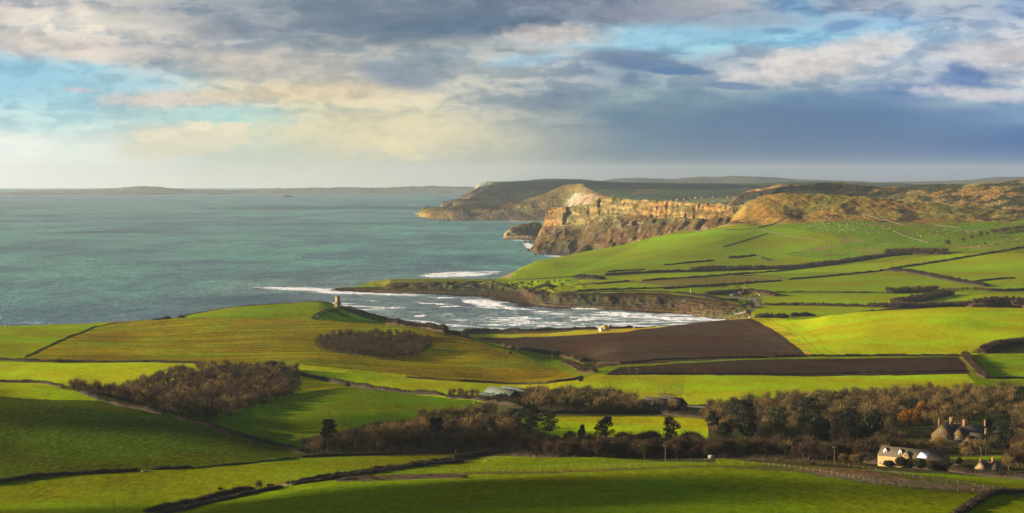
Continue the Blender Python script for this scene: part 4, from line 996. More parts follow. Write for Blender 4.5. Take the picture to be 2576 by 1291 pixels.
# ---------- hedges: a lumpy woody bank following the ground
def hedge(label, sheet, pts, h=2.2, w=2.4, mat='hedge', name='hedgerow', cat='hedge', group=None, step=1.6, lump=0.35, fuzz=1.0, kind=None):
    P = []
    pts = [sheet.hit(u, v) if not isinstance(u, Vector) else u for u, v in pts]
    for a, b in zip(pts[:-1], pts[1:]):
        L = math.hypot(b.x-a.x, b.y-a.y); n = max(2, int(L/step))
        for k in range(n):
            t = k/n; x = a.x+(b.x-a.x)*t; y = a.y+(b.y-a.y)*t; P.append((x, y))
    P.append((pts[-1].x, pts[-1].y)); P = np.array(P)
    P += np.stack([fbm(P[:, 0]/12, P[:, 1]/12, 2), fbm(P[:, 0]/12+5, P[:, 1]/12, 2)], -1)*w*0.5
    Z = np.array([sheet.xy(x, y).z for x, y in P])
    d = np.gradient(P, axis=0); d /= np.linalg.norm(d, axis=1)[:, None]+1e-9; nr = np.stack([-d[:, 1], d[:, 0]], -1)
    s_ = np.arange(len(P))*step
    hh = h*(1+lump*2.2*fbm(s_/9+pts[0].x, s_*0+pts[0].y, 3)); ww = w*(1+lump*1.4*fbm(s_/11+3, s_*0+pts[0].x, 3))
    e = np.clip(np.minimum(np.arange(len(P)), len(P)-1-np.arange(len(P)))/2.0+0.35, 0, 1); hh = hh*e; ww = ww*e
    K = 7; ang = np.linspace(0, math.pi, K)
    V = np.zeros((len(P), K, 3))
    for k, a in enumerate(ang):
        j = 1+0.28*fbm(P[:, 0]/2.2+k*3, P[:, 1]/2.2, 2)
        off = -math.cos(a)*0.5*ww*j*(1 if 0 < k < K-1 else 1.05); up = (math.sin(a)**0.8)*hh*j*0.78
        V[:, k, 0] = P[:, 0]+nr[:, 0]*off; V[:, k, 1] = P[:, 1]+nr[:, 1]*off; V[:, k, 2] = Z+up-(0.5 if k in (0, K-1) else 0)
    A = Acc(); i = np.arange(len(P)*K).reshape(len(P), K)
    A.v.append(V.reshape(-1, 3)); A.f4.append(np.stack([i[:-1, :-1], i[1:, :-1], i[1:, 1:], i[:-1, 1:]], -1).reshape(-1, 4)); A.n = V.shape[0]*K
    r = np.random.default_rng(int(abs(pts[0].x)*7+pts[0].y) % 99991)
    n = int(min(len(P)*step*24*fuzz*(h/2.2)**0.5*max(1, w/3), 60000))
    a = r.integers(0, len(P), n); k = r.integers(1, K-1, n)
    C = V[a, k]+r.normal(size=(n, 3))*np.array([.35, .35, .25])*(h/2.5)**0.5; D = rdir(r, n)*0.6+np.array([0, 0, 1.0]); D /= np.linalg.norm(D, axis=1)[:, None]
    D[:, :2] += nr[a]*(-np.cos(ang[k]))[:, None]*0.5
    twigs(A, r, C, D, (0.3+0.7*r.random(n))*(h/2.5)**0.8, 0.07+0.07*r.random(n)*(h/2.5)**0.5)
    o = A.obj(name, M_TWIG[mat]); tag(o, label, cat, group, kind)
    return o
def bush(label, loc, h=2.5, r_=2.0, mat='hedge', group=None, name='bush', seed=1):
    r = np.random.default_rng(seed); A = Acc(); n = 700
    cl = 9; cc = rdir(r, cl)*np.array([r_*.55, r_*.55, h*.22])+np.array([0, 0, h*.5]); cr = (.35+.2*r.random(cl))*r_
    i = r.integers(0, cl, n); d = rdir(r, n); P = cc[i]+d*cr[i][:, None]*np.array([1, 1, h/r_*.55]); P[:, 2] = np.maximum(P[:, 2], -.2)
    leaves(A, r, P, 0.22*(.5+r.random(n))*max(1, h/3))
    o = A.obj(name, M_TWIG[mat]); o.location = loc; tag(o, label, 'bush', group); return o
# ============================================================ woods
BT = 'bare winter tree with fine {} twigs in the {}'
kinds = []
for i, (c, col) in enumerate([('grey', 'grey-brown'), ('red', 'reddish brown'), ('grey', 'grey-brown'), ('tan', 'tan'), ('green', 'mossy'), ('grey', 'grey-brown'), ('red', 'reddish brown'), ('tan', 'tan')]):
    kinds.append((make_kind('bare_tree', '', 'tree', bare_tree, M_BARKL if c == 'tan' else M_BARK, M_TWIG[c], seed=11+i, h=12.0+0.5*(i % 3), rad=4.2+0.4*(i % 4), ntw=2300, tw=0.05), col))
def gen_wood(name, poly_uy, spacing, keep=None, hmul=1.0):
    """poly in (u, distance); returns jittered points"""
    us_ = [p[0] for p in poly_uy]; ys_ = [p[1] for p in poly_uy]
    pts = []
    y = min(ys_)
    r = random.Random(hash(name) % 1000 if False else sum(map(ord, name)))
    row = 0
    while y < max(ys_):
        x0 = (min(us_)-CU)/F*y; x1 = (max(us_)-CU)/F*y; x = x0+(row % 2)*spacing*.5
        while x < x1:
            xx = x+(r.random()-.5)*spacing*.8; yy = y+(r.random()-.5)*spacing*.8; u = CU+F*xx/yy
            if inside(poly_uy, np.array([u]), np.array([yy]))[0] and (keep is None or keep(u, yy)): pts.append((xx, yy, hmul*(0.62+0.62*r.random()), r.random(), name))
            x += spacing
        y += spacing*.87; row += 1
    return pts
W1 = gen_wood('wood on the left hillside', [(180,1500),(300,1470),(440,1390),(470,1420),(560,1480),(640,1530),(752,1640),(748,1790),(640,1800),(540,1800),(430,1770),(330,1700),(230,1620),(180,1560)], 7.2)
W2 = gen_wood('round clump on the olive hill', [(795,2090),(830,1990),(900,1950),(980,1945),(1050,1975),(1085,2030),(1080,2110),(1030,2150),(900,2160),(820,2140)], 6.6, hmul=0.8)
W3 = gen_wood('long dark wood across the valley', [(760,1235),(830,1245),(1000,1215),(1150,1210),(1260,1200),(1400,1150),(1800,1140),(1950,1140),(1950,1290),(1810,1225),(1430,1218),(1380,1320),(1240,1400),(1100,1390),(950,1345),(800,1290),(760,1260)], 6.6,
              keep=lambda u, y: not (1165 < u < 1260 and 1225 < y < 1330))
W4 = gen_wood('sunlit wood between the two farms', [(1318,1500),(1330,1490),(1420,1490),(1700,1500),(1700,1525),(1610,1560),(1560,1600),(1450,1620),(1350,1600),(1325,1560)], 6.4, keep=lambda u, y: not (u > 1595 and y > 1515))
W4b = gen_wood('thin trees in front of the bright meadow', [(1040,1430),(1160,1440),(1245,1450),(1245,1490),(1150,1475),(1040,1450)], 5.0, hmul=0.8)+gen_wood('thin trees beside the green barn', [(1125,1610),(1205,1585),(1207,1612),(1130,1635)], 5.5, hmul=0.75)
def house_clear(u, y):
    if 2195 < u < 2530 and 1010 < y < 1150: return False
    if 2262 < u < 2512 and 1135 < y < 1292: return False
    if 2430 < u < 2545 and 1290 < y < 1440: return False
    if 2100 < u < 2335 and y < 1120: return False
    return True
W5 = gen_wood('large wood around the manor', [(1780,1400),(1800,1290),(1950,1250),(1960,1140),(2100,1105),(2250,1090),(2700,1060),(2900,1060),(2900,1660),(2500,1640),(2300,1620),(2150,1615),(2050,1600),(1950,1575),(1830,1530),(1760,1500)], 8.0, keep=house_clear)
ALL = []
for L in (W1, W2, W3, W4, W4b, W5): ALL += L
extra = gen_wood('large wood around the manor', [(2240,1160),(2520,1150),(2520,1175),(2240,1180)], 8, hmul=.8)
# trees seen largest: nearest rows; the rest become one mass
def score(t):
    u = CU+F*t[0]/t[1]; s_ = 1.0/t[1]
    return s_*(0.5 if (u < -10 or u > 2590) else 1.0)
CLEAR = [(825,1235,26),(1097,1300,24),(1330,1330,42),(1382,1320,34),(1520,1240,34),(1463,1240,16),(1688,1262,32),(1795,1300,30),(1868,1330,44),(1880,1290,30),(1962,1380,26),(2040,1400,44),(2135,1380,36),(2060,1340,40),(2195,1330,40),(2060,1215,44),(2165,1240,42),(2297,1390,52),(2300,1480,24),(2525,1330,26),(2530,1190,26)]
def _clear(t):
    u = CU+F*t[0]/t[1]
    return any(abs(u-c[0]) < c[2] and c[1]-(130 if c[1] > 1280 else 60) < t[1] < c[1]+8 for c in CLEAR)
ALL = [t for t in ALL if not _clear(t)]
ALL.sort(key=score, reverse=True)
IND, REST = ALL[:285], ALL[285:]
WB_ = {}
SHORT = {'long dark wood across the valley': 'long dark valley wood', 'large wood around the manor': 'manor wood', 'wood on the left hillside': 'left hillside wood', 'round clump on the olive hill': 'olive hill clump', 'sunlit wood between the two farms': 'sunlit farm wood', 'thin trees in front of the bright meadow': 'meadow-edge trees', 'thin trees beside the green barn': 'trees by the green barn'}
for t_ in ALL:
    u_ = CU+F*t_[0]/t_[1]; a_ = WB_.get(t_[4], (9e9, -9e9, 9e9)); WB_[t_[4]] = (min(a_[0], u_), min(2576, max(a_[1], u_)), min(a_[2], t_[1]))
for n_, (x, y, s_, q_, wood) in enumerate(IND):
    p = SA.xy(x, y)
    lit = 'sunlit' in wood or 'thin' in wood  # lit woods get paler tan twigs, sunlight put into the colour
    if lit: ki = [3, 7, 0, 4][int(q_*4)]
    elif 'manor' in wood: ki = [0, 2, 5, 4, 0, 3, 2, 6][int(q_*8)]
    else: ki = [0, 1, 2, 5, 6, 1, 0, 4][int(q_*8)]
    k, col = kinds[ki]
    uu = CU+F*x/y; lo_, hi_, yn = WB_[wood]
    where = ['far left part', 'left part', 'middle', 'right part', 'far right part'][min(4, max(0, int((uu-lo_)/(hi_-lo_)*5)))]
    row = 'front row' if y < yn+18 else ('second rank' if y < yn+45 else 'depths')
    row = 'deep inside' if row == 'depths' else row
    tall = 'tall' if s_ > 1.0 else 'low'
    plant(k, p, s_, label='%s bare tree, %s twigs, %s, %s of the %s' % (tall, col.replace(' brown', ''), row, where, SHORT[wood]), group='bare trees of the '+wood)
def bulk(name, trees, sheet, mats, protos, label=None):
    """many small trees as one mesh with a few material slots"""
    V = []; Fi = []; MI = []; n = 0
    for (x, y, s_, q_, wood) in trees:
        p = sheet.xy(x, y); pr = protos[int(q_*997) % len(protos)]; mi = mats(wood, q_)
        a = q_*77.0; c, sn = math.cos(a), math.sin(a)
        for (v, f), m_ in ((pr[0], 0), (pr[1], mi)):
            vv = v*s_; vv = np.stack([vv[:, 0]*c-vv[:, 1]*sn+p.x, vv[:, 0]*sn+vv[:, 1]*c+p.y, vv[:, 2]+p.z], -1)
            V.append(vv); Fi.append(f+n); MI.append(np.full(len(f), m_)); n += len(v)
    o = mesh_obj(name, np.concatenate(V), np.concatenate(Fi))
    o.data.polygons.foreach_set('material_index', np.concatenate(MI).astype(np.int32))
    return o
def tri_arrays(acc):
    v, f4, f3 = acc.arrays(); f = [f3] if len(f3) else []
    if len(f4): f += [f4[:, :3], f4[:, [0, 2, 3]]]
    return v, np.concatenate(f)
lowp = []
for i in range(5):
    T_, C_ = bare_tree(60+i, h=12.0, rad=4.5, ntw=420, tw=0.095); lowp.append((tri_arrays(T_), tri_arrays(C_)))
MATL = [M_BARK, M_TWIG['grey'], M_TWIG['red'], M_TWIG['tan'], M_TWIG['green'], M_BARKL]
def wmat(wood, q_):
    if 'sunlit' in wood or 'thin' in wood: return [3, 3, 1, 4][int(q_*4)]  # same paler twigs standing for sunlight on the lit woods
    if 'left' in wood: return [1, 1, 2, 3][int(q_*4)]
    if 'clump' in wood: return [1, 1, 1, 2][int(q_*4)]
    return [1, 3, 1, 4, 3][int(q_*5)]
wl = bulk('woodland', REST+extra, SA, wmat, lowp); tag(wl, kind='stuff')
for m_ in MATL: wl.data.materials.append(m_)

# ============================================================ single trees
EV = make_kind('evergreen_oak', '', 'tree', broad_evergreen, M_BARK, M_TWIG['dark'], seed=3)
EV2 = make_kind('evergreen_oak', '', 'tree', broad_evergreen, M_BARK, M_TWIG['dark'], seed=4, h=10, rad=5.0)
PN = make_kind('pine_tree', '', 'tree', pine, M_BARK, M_TWIG['dark2'], seed=1)
PN2 = make_kind('pine_tree', '', 'tree', pine, M_BARK, M_TWIG['dark2'], seed=5, h=15, rad=6.5, bare=0.25, layers=8, n=3600)
CED = make_kind('cypress_tree', '', 'tree', pine, M_BARK, M_TWIG['dark2'], seed=9, h=11, rad=7.0, bare=0.15, layers=7, n=3600)
OR = make_kind('orange_tree', '', 'tree', bare_tree, M_BARK, M_TWIG['orange'], seed=33, h=14, rad=6.0, ntw=4200, tw=0.09)
def single(kind, u, y, hp, label, base_h, wide=1.0, name=None):
    """hp: height in 2576-wide units as seen"""
    p = SA.at(u, y); hm = hp*y/F; s_ = hm/base_h
    return plant(kind, p, s_*wide, label=label, sz=s_, name=name)
single(PN, 825, 1235, 84, 'tall lone pine with a bare trunk at the left end of the long dark wood', 15, 0.85)
single(PN, 1097, 1300, 62, 'flat-topped pine rising from the middle of the long dark wood', 15, 1.1)
single(PN, 1235, 1330, 44, 'slim pine beside the small clearing in the long dark wood', 15, 0.9)
single(PN2, 1330, 1330, 74, 'massive dark pine left of the small sunlit field', 15, 1.1)
single(PN2, 1382, 1320, 58, 'broad dark pine touching the left edge of the small sunlit field', 15, 0.9)
single(PN2, 1292, 1350, 56, 'dark pine behind the massive pine group', 15, 0.9)
single(CED, 1520, 1240, 62, 'dark cypress with upswept branches below the small sunlit field', 11, 0.62)
single(EV2, 1463, 1240, 52, 'small round evergreen poking out of the wood left of the cypress', 10, 0.45)
single(CED, 1688, 1262, 55, 'dark cypress standing against the right part of the small sunlit field', 11, 0.6)
single(PN, 1795, 1300, 66, 'windswept pine with sky showing through, right end of the small sunlit field', 15, 0.9)
single(PN2, 1868, 1330, 84, 'broad tall pine at the left end of the manor wood', 15, 1.05)
single(EV, 1822, 1290, 45, 'low round evergreen under the windswept pine', 9, 0.7)
single(EV, 1880, 1290, 52, 'dense dark evergreen below the broad tall pine', 9, 0.75)
single(PN2, 1962, 1380, 55, 'dark pine partly sunk in the tan part of the manor wood', 15, 0.9)
single(CED, 2040, 1400, 66, 'spreading dark cypress in the manor wood', 11, 0.9)
single(CED, 2135, 1380, 50, 'low layered cypress right of the spreading one', 11, 0.8)
single(EV, 2060, 1340, 46, 'wide dark evergreen oak under the spreading cypress', 9, 1.1)
single(EV, 2195, 1330, 62, 'big dark evergreen oak left of the orange tree', 9, 0.8)
single(EV, 2060, 1215, 52, 'round green evergreen oak in the front of the manor wood', 9, 1.0)
single(EV, 2165, 1240, 56, 'sunlit round evergreen oak in front of the big dark one', 9, 0.9)
single(EV2, 2225, 1250, 38, 'small evergreen right of the sunlit evergreen oak', 10, 0.7)
single(OR, 2287, 1380, 78, 'large orange-leaved tree in the manor wood above the stable block', 14, 1.15)
single(OR, 2316, 1440, 72, 'smaller rusty tree behind the right side of the large orange one', 14, .75)
single(PN2, 2300, 1480, 40, 'dark pine top just above the orange tree', 15, 0.9)
single(PN2, 2525, 1330, 64, 'dark pine with a bare trunk at the edge of the manor lawn', 15, 0.8)
single(CED, 2530, 1190, 66, 'dark cypress right of the manor house', 11, 0.6)
single(PN2, 2568, 1500, 60, 'dark pine at the right edge of the picture', 15, 0.8)
single(EV2, 2482, 1370, 36, 'yellow-green bush-like evergreen on the manor lawn', 10, 0.9)
single(EV, 715, 1740, 34, 'dark round evergreen at the top right end of the left wood', 9, 1.0)
single(EV, 738, 1700, 36, 'dark evergreen at the very right tip of the left wood', 9, 0.9)
single(EV, 685, 1790, 28, 'dark evergreen on the back edge of the left wood', 9, 1.1)
single(EV, 2266, 1082, 30, 'dark bushy evergreen in front of the stable block', 9, 0.9)
single(EV, 2316, 1066, 32, 'dark ivy-clad evergreen hiding the middle of the stable block', 9, 0.9)
single(EV2, 2413, 1100, 22, 'clipped evergreen between the stable block and the cottage', 10, 0.9)
single(EV, 2236, 1083, 20, 'low dark bush at the left foot of the stable block', 9, 1.4)
single(EV, 2345, 1062, 24, 'dark bush before the right part of the stable block', 9, 1.3)
# a bare tree bowed by the wind by the lane and others that stand alone
WB = make_kind('bare_tree', '', 'tree', bare_tree, M_BARK, M_TWIG['hedge'], seed=41, h=8, rad=3.0, ntw=900, lean=0.55, tw=0.05)
plant(WB, SA.hit(643, 1231), 0.75, rz=0, label='small bare tree bent over by the wind beside the lane hedge')
LN = make_kind('bare_tree', '', 'tree', bare_tree, M_BARKL, M_TWIG['tan'], seed=43, h=11, rad=4.5, ntw=1800)
plant(LN, SA.at(2364, 1165), 1.25, label='tall bare tree standing against the lit gable of the manor house')
plant(LN, SA.at(2430, 1130), 0.85, label='spreading bare tree in front of the manor house')
plant(LN, SA.at(2150, 1090), 0.8, label='pale bare tree in front of the manor wood beside a pole')
plant(LN, SA.at(2120, 1100), 0.7, label='low pale bare tree left of the two pale ones in front of the manor wood')
plant(LN, SA.hit(1506, 934), 0.9, label='bare tree at the corner of the two ploughed fields')
plant(LN, SA.hit(1750, 938), 0.4, label='tiny rounded tree on the lower edge of the narrow ploughed field')
plant(LN, SA.at(2505, 1250), 0.9, label='yellowish bare tree on the right side of the manor lawn')
plant(LN, SA.at(2560, 1080), 1.0, label='wide bare tree at the right edge behind the cottage')
BR = make_kind('bare_tree', '', 'tree', bare_tree, M_BARK, M_TWIG['grey'], seed=47, h=12, rad=5.5, ntw=1200, tw=0.09)
for (u, v, s_, lb) in [(2387, 621, 1.9, 'leftmost and largest bare tree of the row on the far hill pasture'), (2424, 610, 1.3, 'second bare tree of the row on the far hill pasture'),
        (2445, 603, 1.35, 'third bare tree of the row on the far hill pasture'), (2467, 598, 1.6, 'fourth bare tree of the row on the far hill pasture'),
        (2483, 594, 1.2, 'fifth bare tree of the row on the far hill pasture'), (2500, 588, 1.3, 'last bare tree of the row on the far hill pasture, by the scrub'),
        (2478, 617, 0.8, 'lone small bare tree below the row on the far hill pasture')]:
    plant(BR, SB.hit(u, v), s_, label=lb)

# ============================================================ hedges and scrub on this side
HG = 'hedges between the near fields'
def hA(label, pts, **k): return hedge(label, SA, pts, **k)
hA('thick dark hedge on the upper side of the lane, bottom left', [(370,1290),(417,1279),(490,1263),(557,1248),(640,1232)], h=2.0, w=2.6, mat='hedge')
hA('dark hedge on the lower side of the lane left of its gateway', [(395,1296),(500,1273),(572,1257),(640,1241),(707,1228)], h=1.6, w=2.2)
hA('long hedge on the lower side of the lane right of its gateway', [(736,1222),(821,1209),(900,1197),(1000,1182),(1080,1169),(1165,1162)], h=1.7, w=2.0)
hA('long hedge on the upper side of the lane right of its gateway', [(712,1219),(760,1211),(824,1202),(900,1191),(988,1179),(1080,1165),(1150,1157)], h=1.7, w=2.0)
hA('broad bramble hedge where the lane meets the dark wood', [(1140,1159),(1180,1152),(1220,1145),(1268,1139)], h=2.8, w=4.0)
hA('hedge along the foot of the dark left pasture, left of the stone gap', [(-60,1222),(0,1215),(60,1205),(110,1198),(228,1191),(351,1185)], h=1.8, w=2.2)
hA('low broken hedge right of the stone gap under the left pasture', [(382,1182),(430,1180),(488,1178)], h=1.3, w=1.8)
hA('thin straggling hedge running up to the long dark wood', [(488,1178),(562,1172),(644,1164),(697,1158),(745,1152)], h=0.9, w=1.2, mat='hedgeg')
hA('dark underwood at the foot of the long dark wood', [(1290,1147),(1400,1150),(1550,1151),(1700,1152),(1850,1152),(2000,1156),(2120,1160)], h=2.2, w=5)
hA('bramble bank along the front of the long dark wood', [(745,1151),(800,1150),(868,1147),(1000,1143),(1140,1139)], h=1.5, w=2.2)
hA('dark hedge on the crest of the left pasture below the bright strip', [(-60,960),(0,961),(79,963),(114,965),(154,974),(200,986)], h=2.4, w=3)
hA('bushy hedge along the near edge of the left wood', [(200,987),(228,998),(307,1022),(360,1031),(409,1044)], h=2.6, w=3.5)
hA('sloping hedge from the left wood down to the long dark wood', [(448,1055),(518,1071),(571,1089),(644,1108),(719,1126),(758,1138)], h=2.3, w=3.2)
hA('long dark hedge between the bright strip and the olive hill, far left', [(-60,903),(0,906),(110,911),(211,912),(373,912),(505,915)], h=2.2, w=2.8)
hA('dark hedge under the bright strip right of the left wood', [(756,945),(842,963),(925,978),(1022,989),(1118,996)], h=3.0, w=3.4)
hA('low hedge along the foot of the olive hill near the green barn', [(1020,950),(1088,955),(1160,960),(1233,963),(1310,967),(1370,966)], h=1.4, w=1.8)
hA('bushes at the gateway right of the green barn', [(1370,966),(1400,962),(1440,957),(1466,950)], h=2.0, w=2.6)
hA('tall scrub hedge between the olive hill and the ploughed field', [(1262,871),(1288,876),(1332,884),(1389,893),(1450,904),(1462,911)], h=4.0, w=5.0, mat='scrub')
hA('orange-brown scrub at the pointed foot of the olive hill', [(1425,915),(1447,925),(1470,938),(1500,938)], h=4.0, w=6.0, mat='scrub')
hA('hedge between the large and the narrow ploughed fields', [(1499,915),(1560,915),(1639,907),(1749,903),(1932,899)], h=1.6, w=2.0)
hA('dark hedge between the narrow ploughed field and the bright rounded hill', [(1945,898),(2060,897),(2240,896),(2420,896)], h=2.2, w=2.6)
hA('low hedge along the near side of the narrow ploughed field', [(1530,943),(1683,940),(1800,941),(1932,942),(2099,941)], h=1.3, w=1.6)
hA('darker hedge on the right half of the near side of the narrow ploughed field', [(2105,941),(2152,939),(2300,937),(2437,935)], h=1.9, w=2.0)
hA('thick tan hedge at the right end of the narrow ploughed field', [(2428,893),(2442,912),(2458,936),(2480,953)], h=4.2, w=5.0, mat='scrub')
hA('thin dark hedge above the manor wood at the right edge', [(2490,953),(2540,953),(2650,953)], h=2.0, w=2.4)
hA('belt of tan scrub curving to the right edge below the bright hill', [(2462,890),(2486,889),(2516,880),(2576,869),(2650,862)], h=8.0, w=10.0, mat='scrub', lump=0.25)
hA('grass bank rimmed with gorse right of the bright hill', [(2465,879),(2478,868),(2500,861),(2576,851),(2650,848)], h=1.6, w=2.5, mat='gorse')
hA('dark scrub on the skyline of the left cliff edge', [(385,806),(420,803),(457,798)], h=2.6, w=4)
hA('low grassy bank on the skyline of the tower hill', [(457,798),(520,784),(600,771),(700,764),(800,760),(838,762)], h=1.1, w=2.4, mat='scrub')
hA('dark thorn scrub on the seaward shoulder of the tower hill', [(872,773),(900,783),(940,794),(985,808)], h=1.8, w=4)
hA('brown scrub between the tower hill and the bay', [(975,815),(1022,821),(1075,829),(1127,841)], h=6.0, w=9.0, mat='scrub')
hA('brown scrub on the cliff edge left of the white cottage', [(1140,842),(1176,836),(1230,834),(1288,834),(1340,833),(1407,830),(1464,827),(1502,825)], h=3.6, w=6, mat='scrub')
hA('dark scrub right of the white cottage', [(1530,823),(1555,821),(1574,818),(1590,818)], h=4.2, w=5)
hA('low scrub fading out along the cliff edge right of the white cottage', [(1594,818),(1620,817),(1650,816)], h=1.6, w=2.5)
hA('dark hedge climbing out of the bottom right corner', [(2405,1296),(2430,1283),(2459,1266),(2503,1245),(2576,1240),(2650,1240)], h=1.8, w=2.8)
hA('left bramble mound in the rough strip below the lane', [(853,1209),(900,1207),(947,1207)], h=1.5, w=3)
hA('right bramble mound in the rough strip below the lane', [(1004,1207),(1080,1204),(1171,1203)], h=1.3, w=2.6)
hA('bramble bank in front of the stable block and cottage', [(2160,1160),(2213,1167),(2327,1180),(2455,1194),(2576,1207),(2700,1222)], h=3.0, w=5)
hA('hedge in front of the black barn', [(1600,1040),(1661,1042),(1754,1051),(1790,1055)], h=3.0, w=4)
hA('bramble strip along the foot of the sunlit wood', [(1300,1036),(1400,1040),(1525,1040),(1600,1040)], h=2.4, w=4)
hA('gorse bushes behind the roof of the black barn', [(1655,994),(1675,995),(1700,997)], h=2.0, w=3, mat='gorse')
hA('thicket around the green barn', [(1120,999),(1160,1003),(1200,1005),(1235,1009)], h=2.6, w=7)
hA('row of low bare scrub in front of the green barn', [(1236,1012),(1262,1015),(1290,1018),(1320,1020)], h=5.0, w=9)
hA('dark sunken track hedge climbing to the tower', [(786,803),(790,794),(808,785),(832,776)], h=0.9, w=1.4)
hA('thin field edge climbing the left end of the olive hill', [(62,899),(120,872),(180,845),(240,822),(290,813),(330,811)], h=0.8, w=1.2)
for k_, (u, v, h_, lb) in enumerate([(1460,960,2.5,'dark bush at the field corner below the orange scrub'), (1284,891,2.2,'dark bush on the shoulder of the olive hill'), (2045,1170,1.3,'dark round bush on the near field fence'), (555,1233,1.2,'low bush in the gap of the lane hedge'), (680,1228,1.8,'reddish bush between the bent tree and the gateway')]):
    bush(lb, SA.hit(u, v), h_, h_*0.9, 'hedge', seed=70+k_)
r_ = random.Random(5)
# ============================================================ hedges across the bay
def hB(label, pts, **k):
    k.setdefault('step', 4.0); k.setdefault('fuzz', 0.5); return hedge(label, SB, pts, **k)
hB('dark hedge nearest the far cliff top', [(1446,734),(1589,728),(1700,724)], h=3, w=3.5)
hB('short dark hedge left of the far fields above the cliff', [(1446,718),(1500,715),(1586,708)], h=2.6, w=3.5)
hB('hedge on the thin green tongue above the far beach', [(1300,704),(1360,702),(1440,697)], h=1.8, w=3)
hB('dark scrub patch at the left end of the far tree belt', [(1449,700),(1480,702),(1520,703)], h=7, w=22, lump=.3)
hB('low hedge above the far scrub patch', [(1526,685),(1576,681),(1624,679)], h=2.6, w=3.5)
hB('broken hedge high on the far green slope', [(1671,668),(1731,662),(1795,656)], h=3, w=3.5)
hB('short hedge above the middle of the far tree belt', [(1833,650),(1870,646),(1902,643)], h=4, w=5)
hB('short hedge dropping right of the far tree belt top', [(1915,649),(1937,656)], h=3, w=5)
hB('low left part of the far tree belt', [(1522,694),(1580,690),(1636,687),(1763,684)], h=5, w=9, lump=.3)
hB('long hedge below the far tree belt', [(1617,707),(1731,700),(1839,691),(1890,688),(2012,677),(2114,665)], h=2.8, w=3.5)
hB('upper hedge of the brown far field', [(1842,693),(1900,694),(1953,698),(1982,704)], h=1.6, w=3, mat='scrub')
hB('lower hedge of the brown far field', [(1668,728),(1763,721),(1890,712),(1966,707)], h=3, w=3.5)
hB('thin wall-like hedge slanting across the far fields', [(1590,707),(1640,714),(1700,722)], h=1.2, w=2.5, mat='scrub')
hB('hedge joining the brown far field to the slanting hedge', [(1985,704),(2010,702),(2121,692),(2225,681)], h=3.0, w=3.5)
hB('straight hedge climbing to the right edge across the far fields', [(2235,677),(2327,664),(2422,649),(2498,637),(2574,623),(2640,615)], h=3.0, w=4.5)
hB('thick brown hedge falling to the right between far fields', [(2228,682),(2279,684),(2342,696),(2406,709),(2485,722)], h=6, w=12, mat='hedge', lump=.3)
hB('short dark hedge at the right of the thick brown hedge', [(2453,709),(2501,704),(2555,700)], h=3, w=5)
hB('dark hedge running off the right edge below the far fields', [(2485,733),(2530,733),(2640,731)], h=5, w=7)
hB('thin straight hedge across the bright far field', [(1947,736),(2010,736),(2120,737),(2228,737)], h=2.4, w=3)
hB('low bushy hedge between two far bright fields', [(1915,768),(2010,769),(2105,771),(2187,772)], h=4.5, w=6)
hB('small dark hedge at the foot of the bright rounded hill', [(2165,790),(2187,784),(2200,781)], h=2.2, w=3)
hB('tan rounded scrub at the right edge behind the bright hill', [(2455,777),(2500,772),(2540,770),(2600,776)], h=13, w=34, mat='scrub', lump=.15)
hB('tan scrub spur behind the bright rounded hill', [(2250,765),(2300,758),(2340,750),(2375,742)], h=8, w=26, mat='scrub', lump=.2)
hB('brown scrub behind the beach huts', [(1905,801),(1930,800),(1960,800),(1985,799)], h=7, w=12, mat='scrub')
hB('brown scrub running along the foot of the bright hill', [(1990,797),(2010,796),(2050,795)], h=5, w=8)
hB('dark thorn scrub on the headland beside the road', [(1872,768),(1885,770),(1893,775)], h=4, w=9)
hB('dark thorn mound on the cliff top below the oil site', [(1830,757),(1845,757),(1858,759)], h=4, w=12)
hB('thorn scrub along the cliff top left of the oil site', [(1700,737),(1740,742),(1780,748),(1815,756)], h=3, w=14)
hB('thorn scrub on the cliff corner above the small beach', [(1345,728),(1365,722),(1390,720)], h=3, w=16)
hB('hedge hugging the cliff edge above the long far beach', [(1400,737),(1500,735),(1600,734),(1690,737)], h=2.2, w=8)
BELT = []
def belt(pts, h, width, n, q0=None):
    n = int(n*1.9)
    P = [SB.hit(u, v) for u, v in pts]; seg = [(b-a).length for a, b in zip(P[:-1], P[1:])]; tot = sum(seg); r = random.Random(int(tot))
    for k in range(n):
        d = r.random()*tot; i = 0
        while d > seg[i] and i < len(seg)-1: d -= seg[i]; i += 1
        c = P[i].lerp(P[i+1], d/seg[i]); BELT.append((c.x+(r.random()-.5)*width*.5, c.y+r.random()*width, h/12*(0.75+.4*r.random()), r.random() if q0 is None else q0, 'far belt'))
hB('dark underwood of the far tree belt', [(1740,684),(1800,681),(1921,678),(2012,675),(2060,669)], h=5, w=14, lump=.25)
hB('dark underwood of the far wood below the sheep pasture', [(2060,668),(2114,662),(2187,651),(2228,645),(2279,640),(2384,639)], h=6, w=20, lump=.25)
hB('brown thicket behind the pump building', [(1782,742),(1830,738),(1871,735),(1920,738),(1953,746)], h=5, w=12, lump=.25, mat='scrub')
hB('leafy thicket in the far bright fields', [(2234,738),(2295,737),(2361,734)], h=6, w=18, lump=.25, mat='hedgeg')
hB('thicket along the lane hedge below the far leafy thicket', [(2187,773),(2263,774),(2374,772),(2485,767)], h=5, w=14, lump=.3)
belt([(1740,683),(1800,679),(1921,677)], 11, 16, 75); belt([(1921,677),(2012,674)], 9, 14, 55); belt([(2010,672),(2114,661),(2187,650),(2228,644)], 9, 14, 110)
belt([(2228,643),(2279,639),(2384,638)], 15, 26, 80); belt([(2234,737),(2295,736),(2361,733)], 12, 16, 60); belt([(2374,734),(2453,730),(2510,734)], 7, 8, 50)
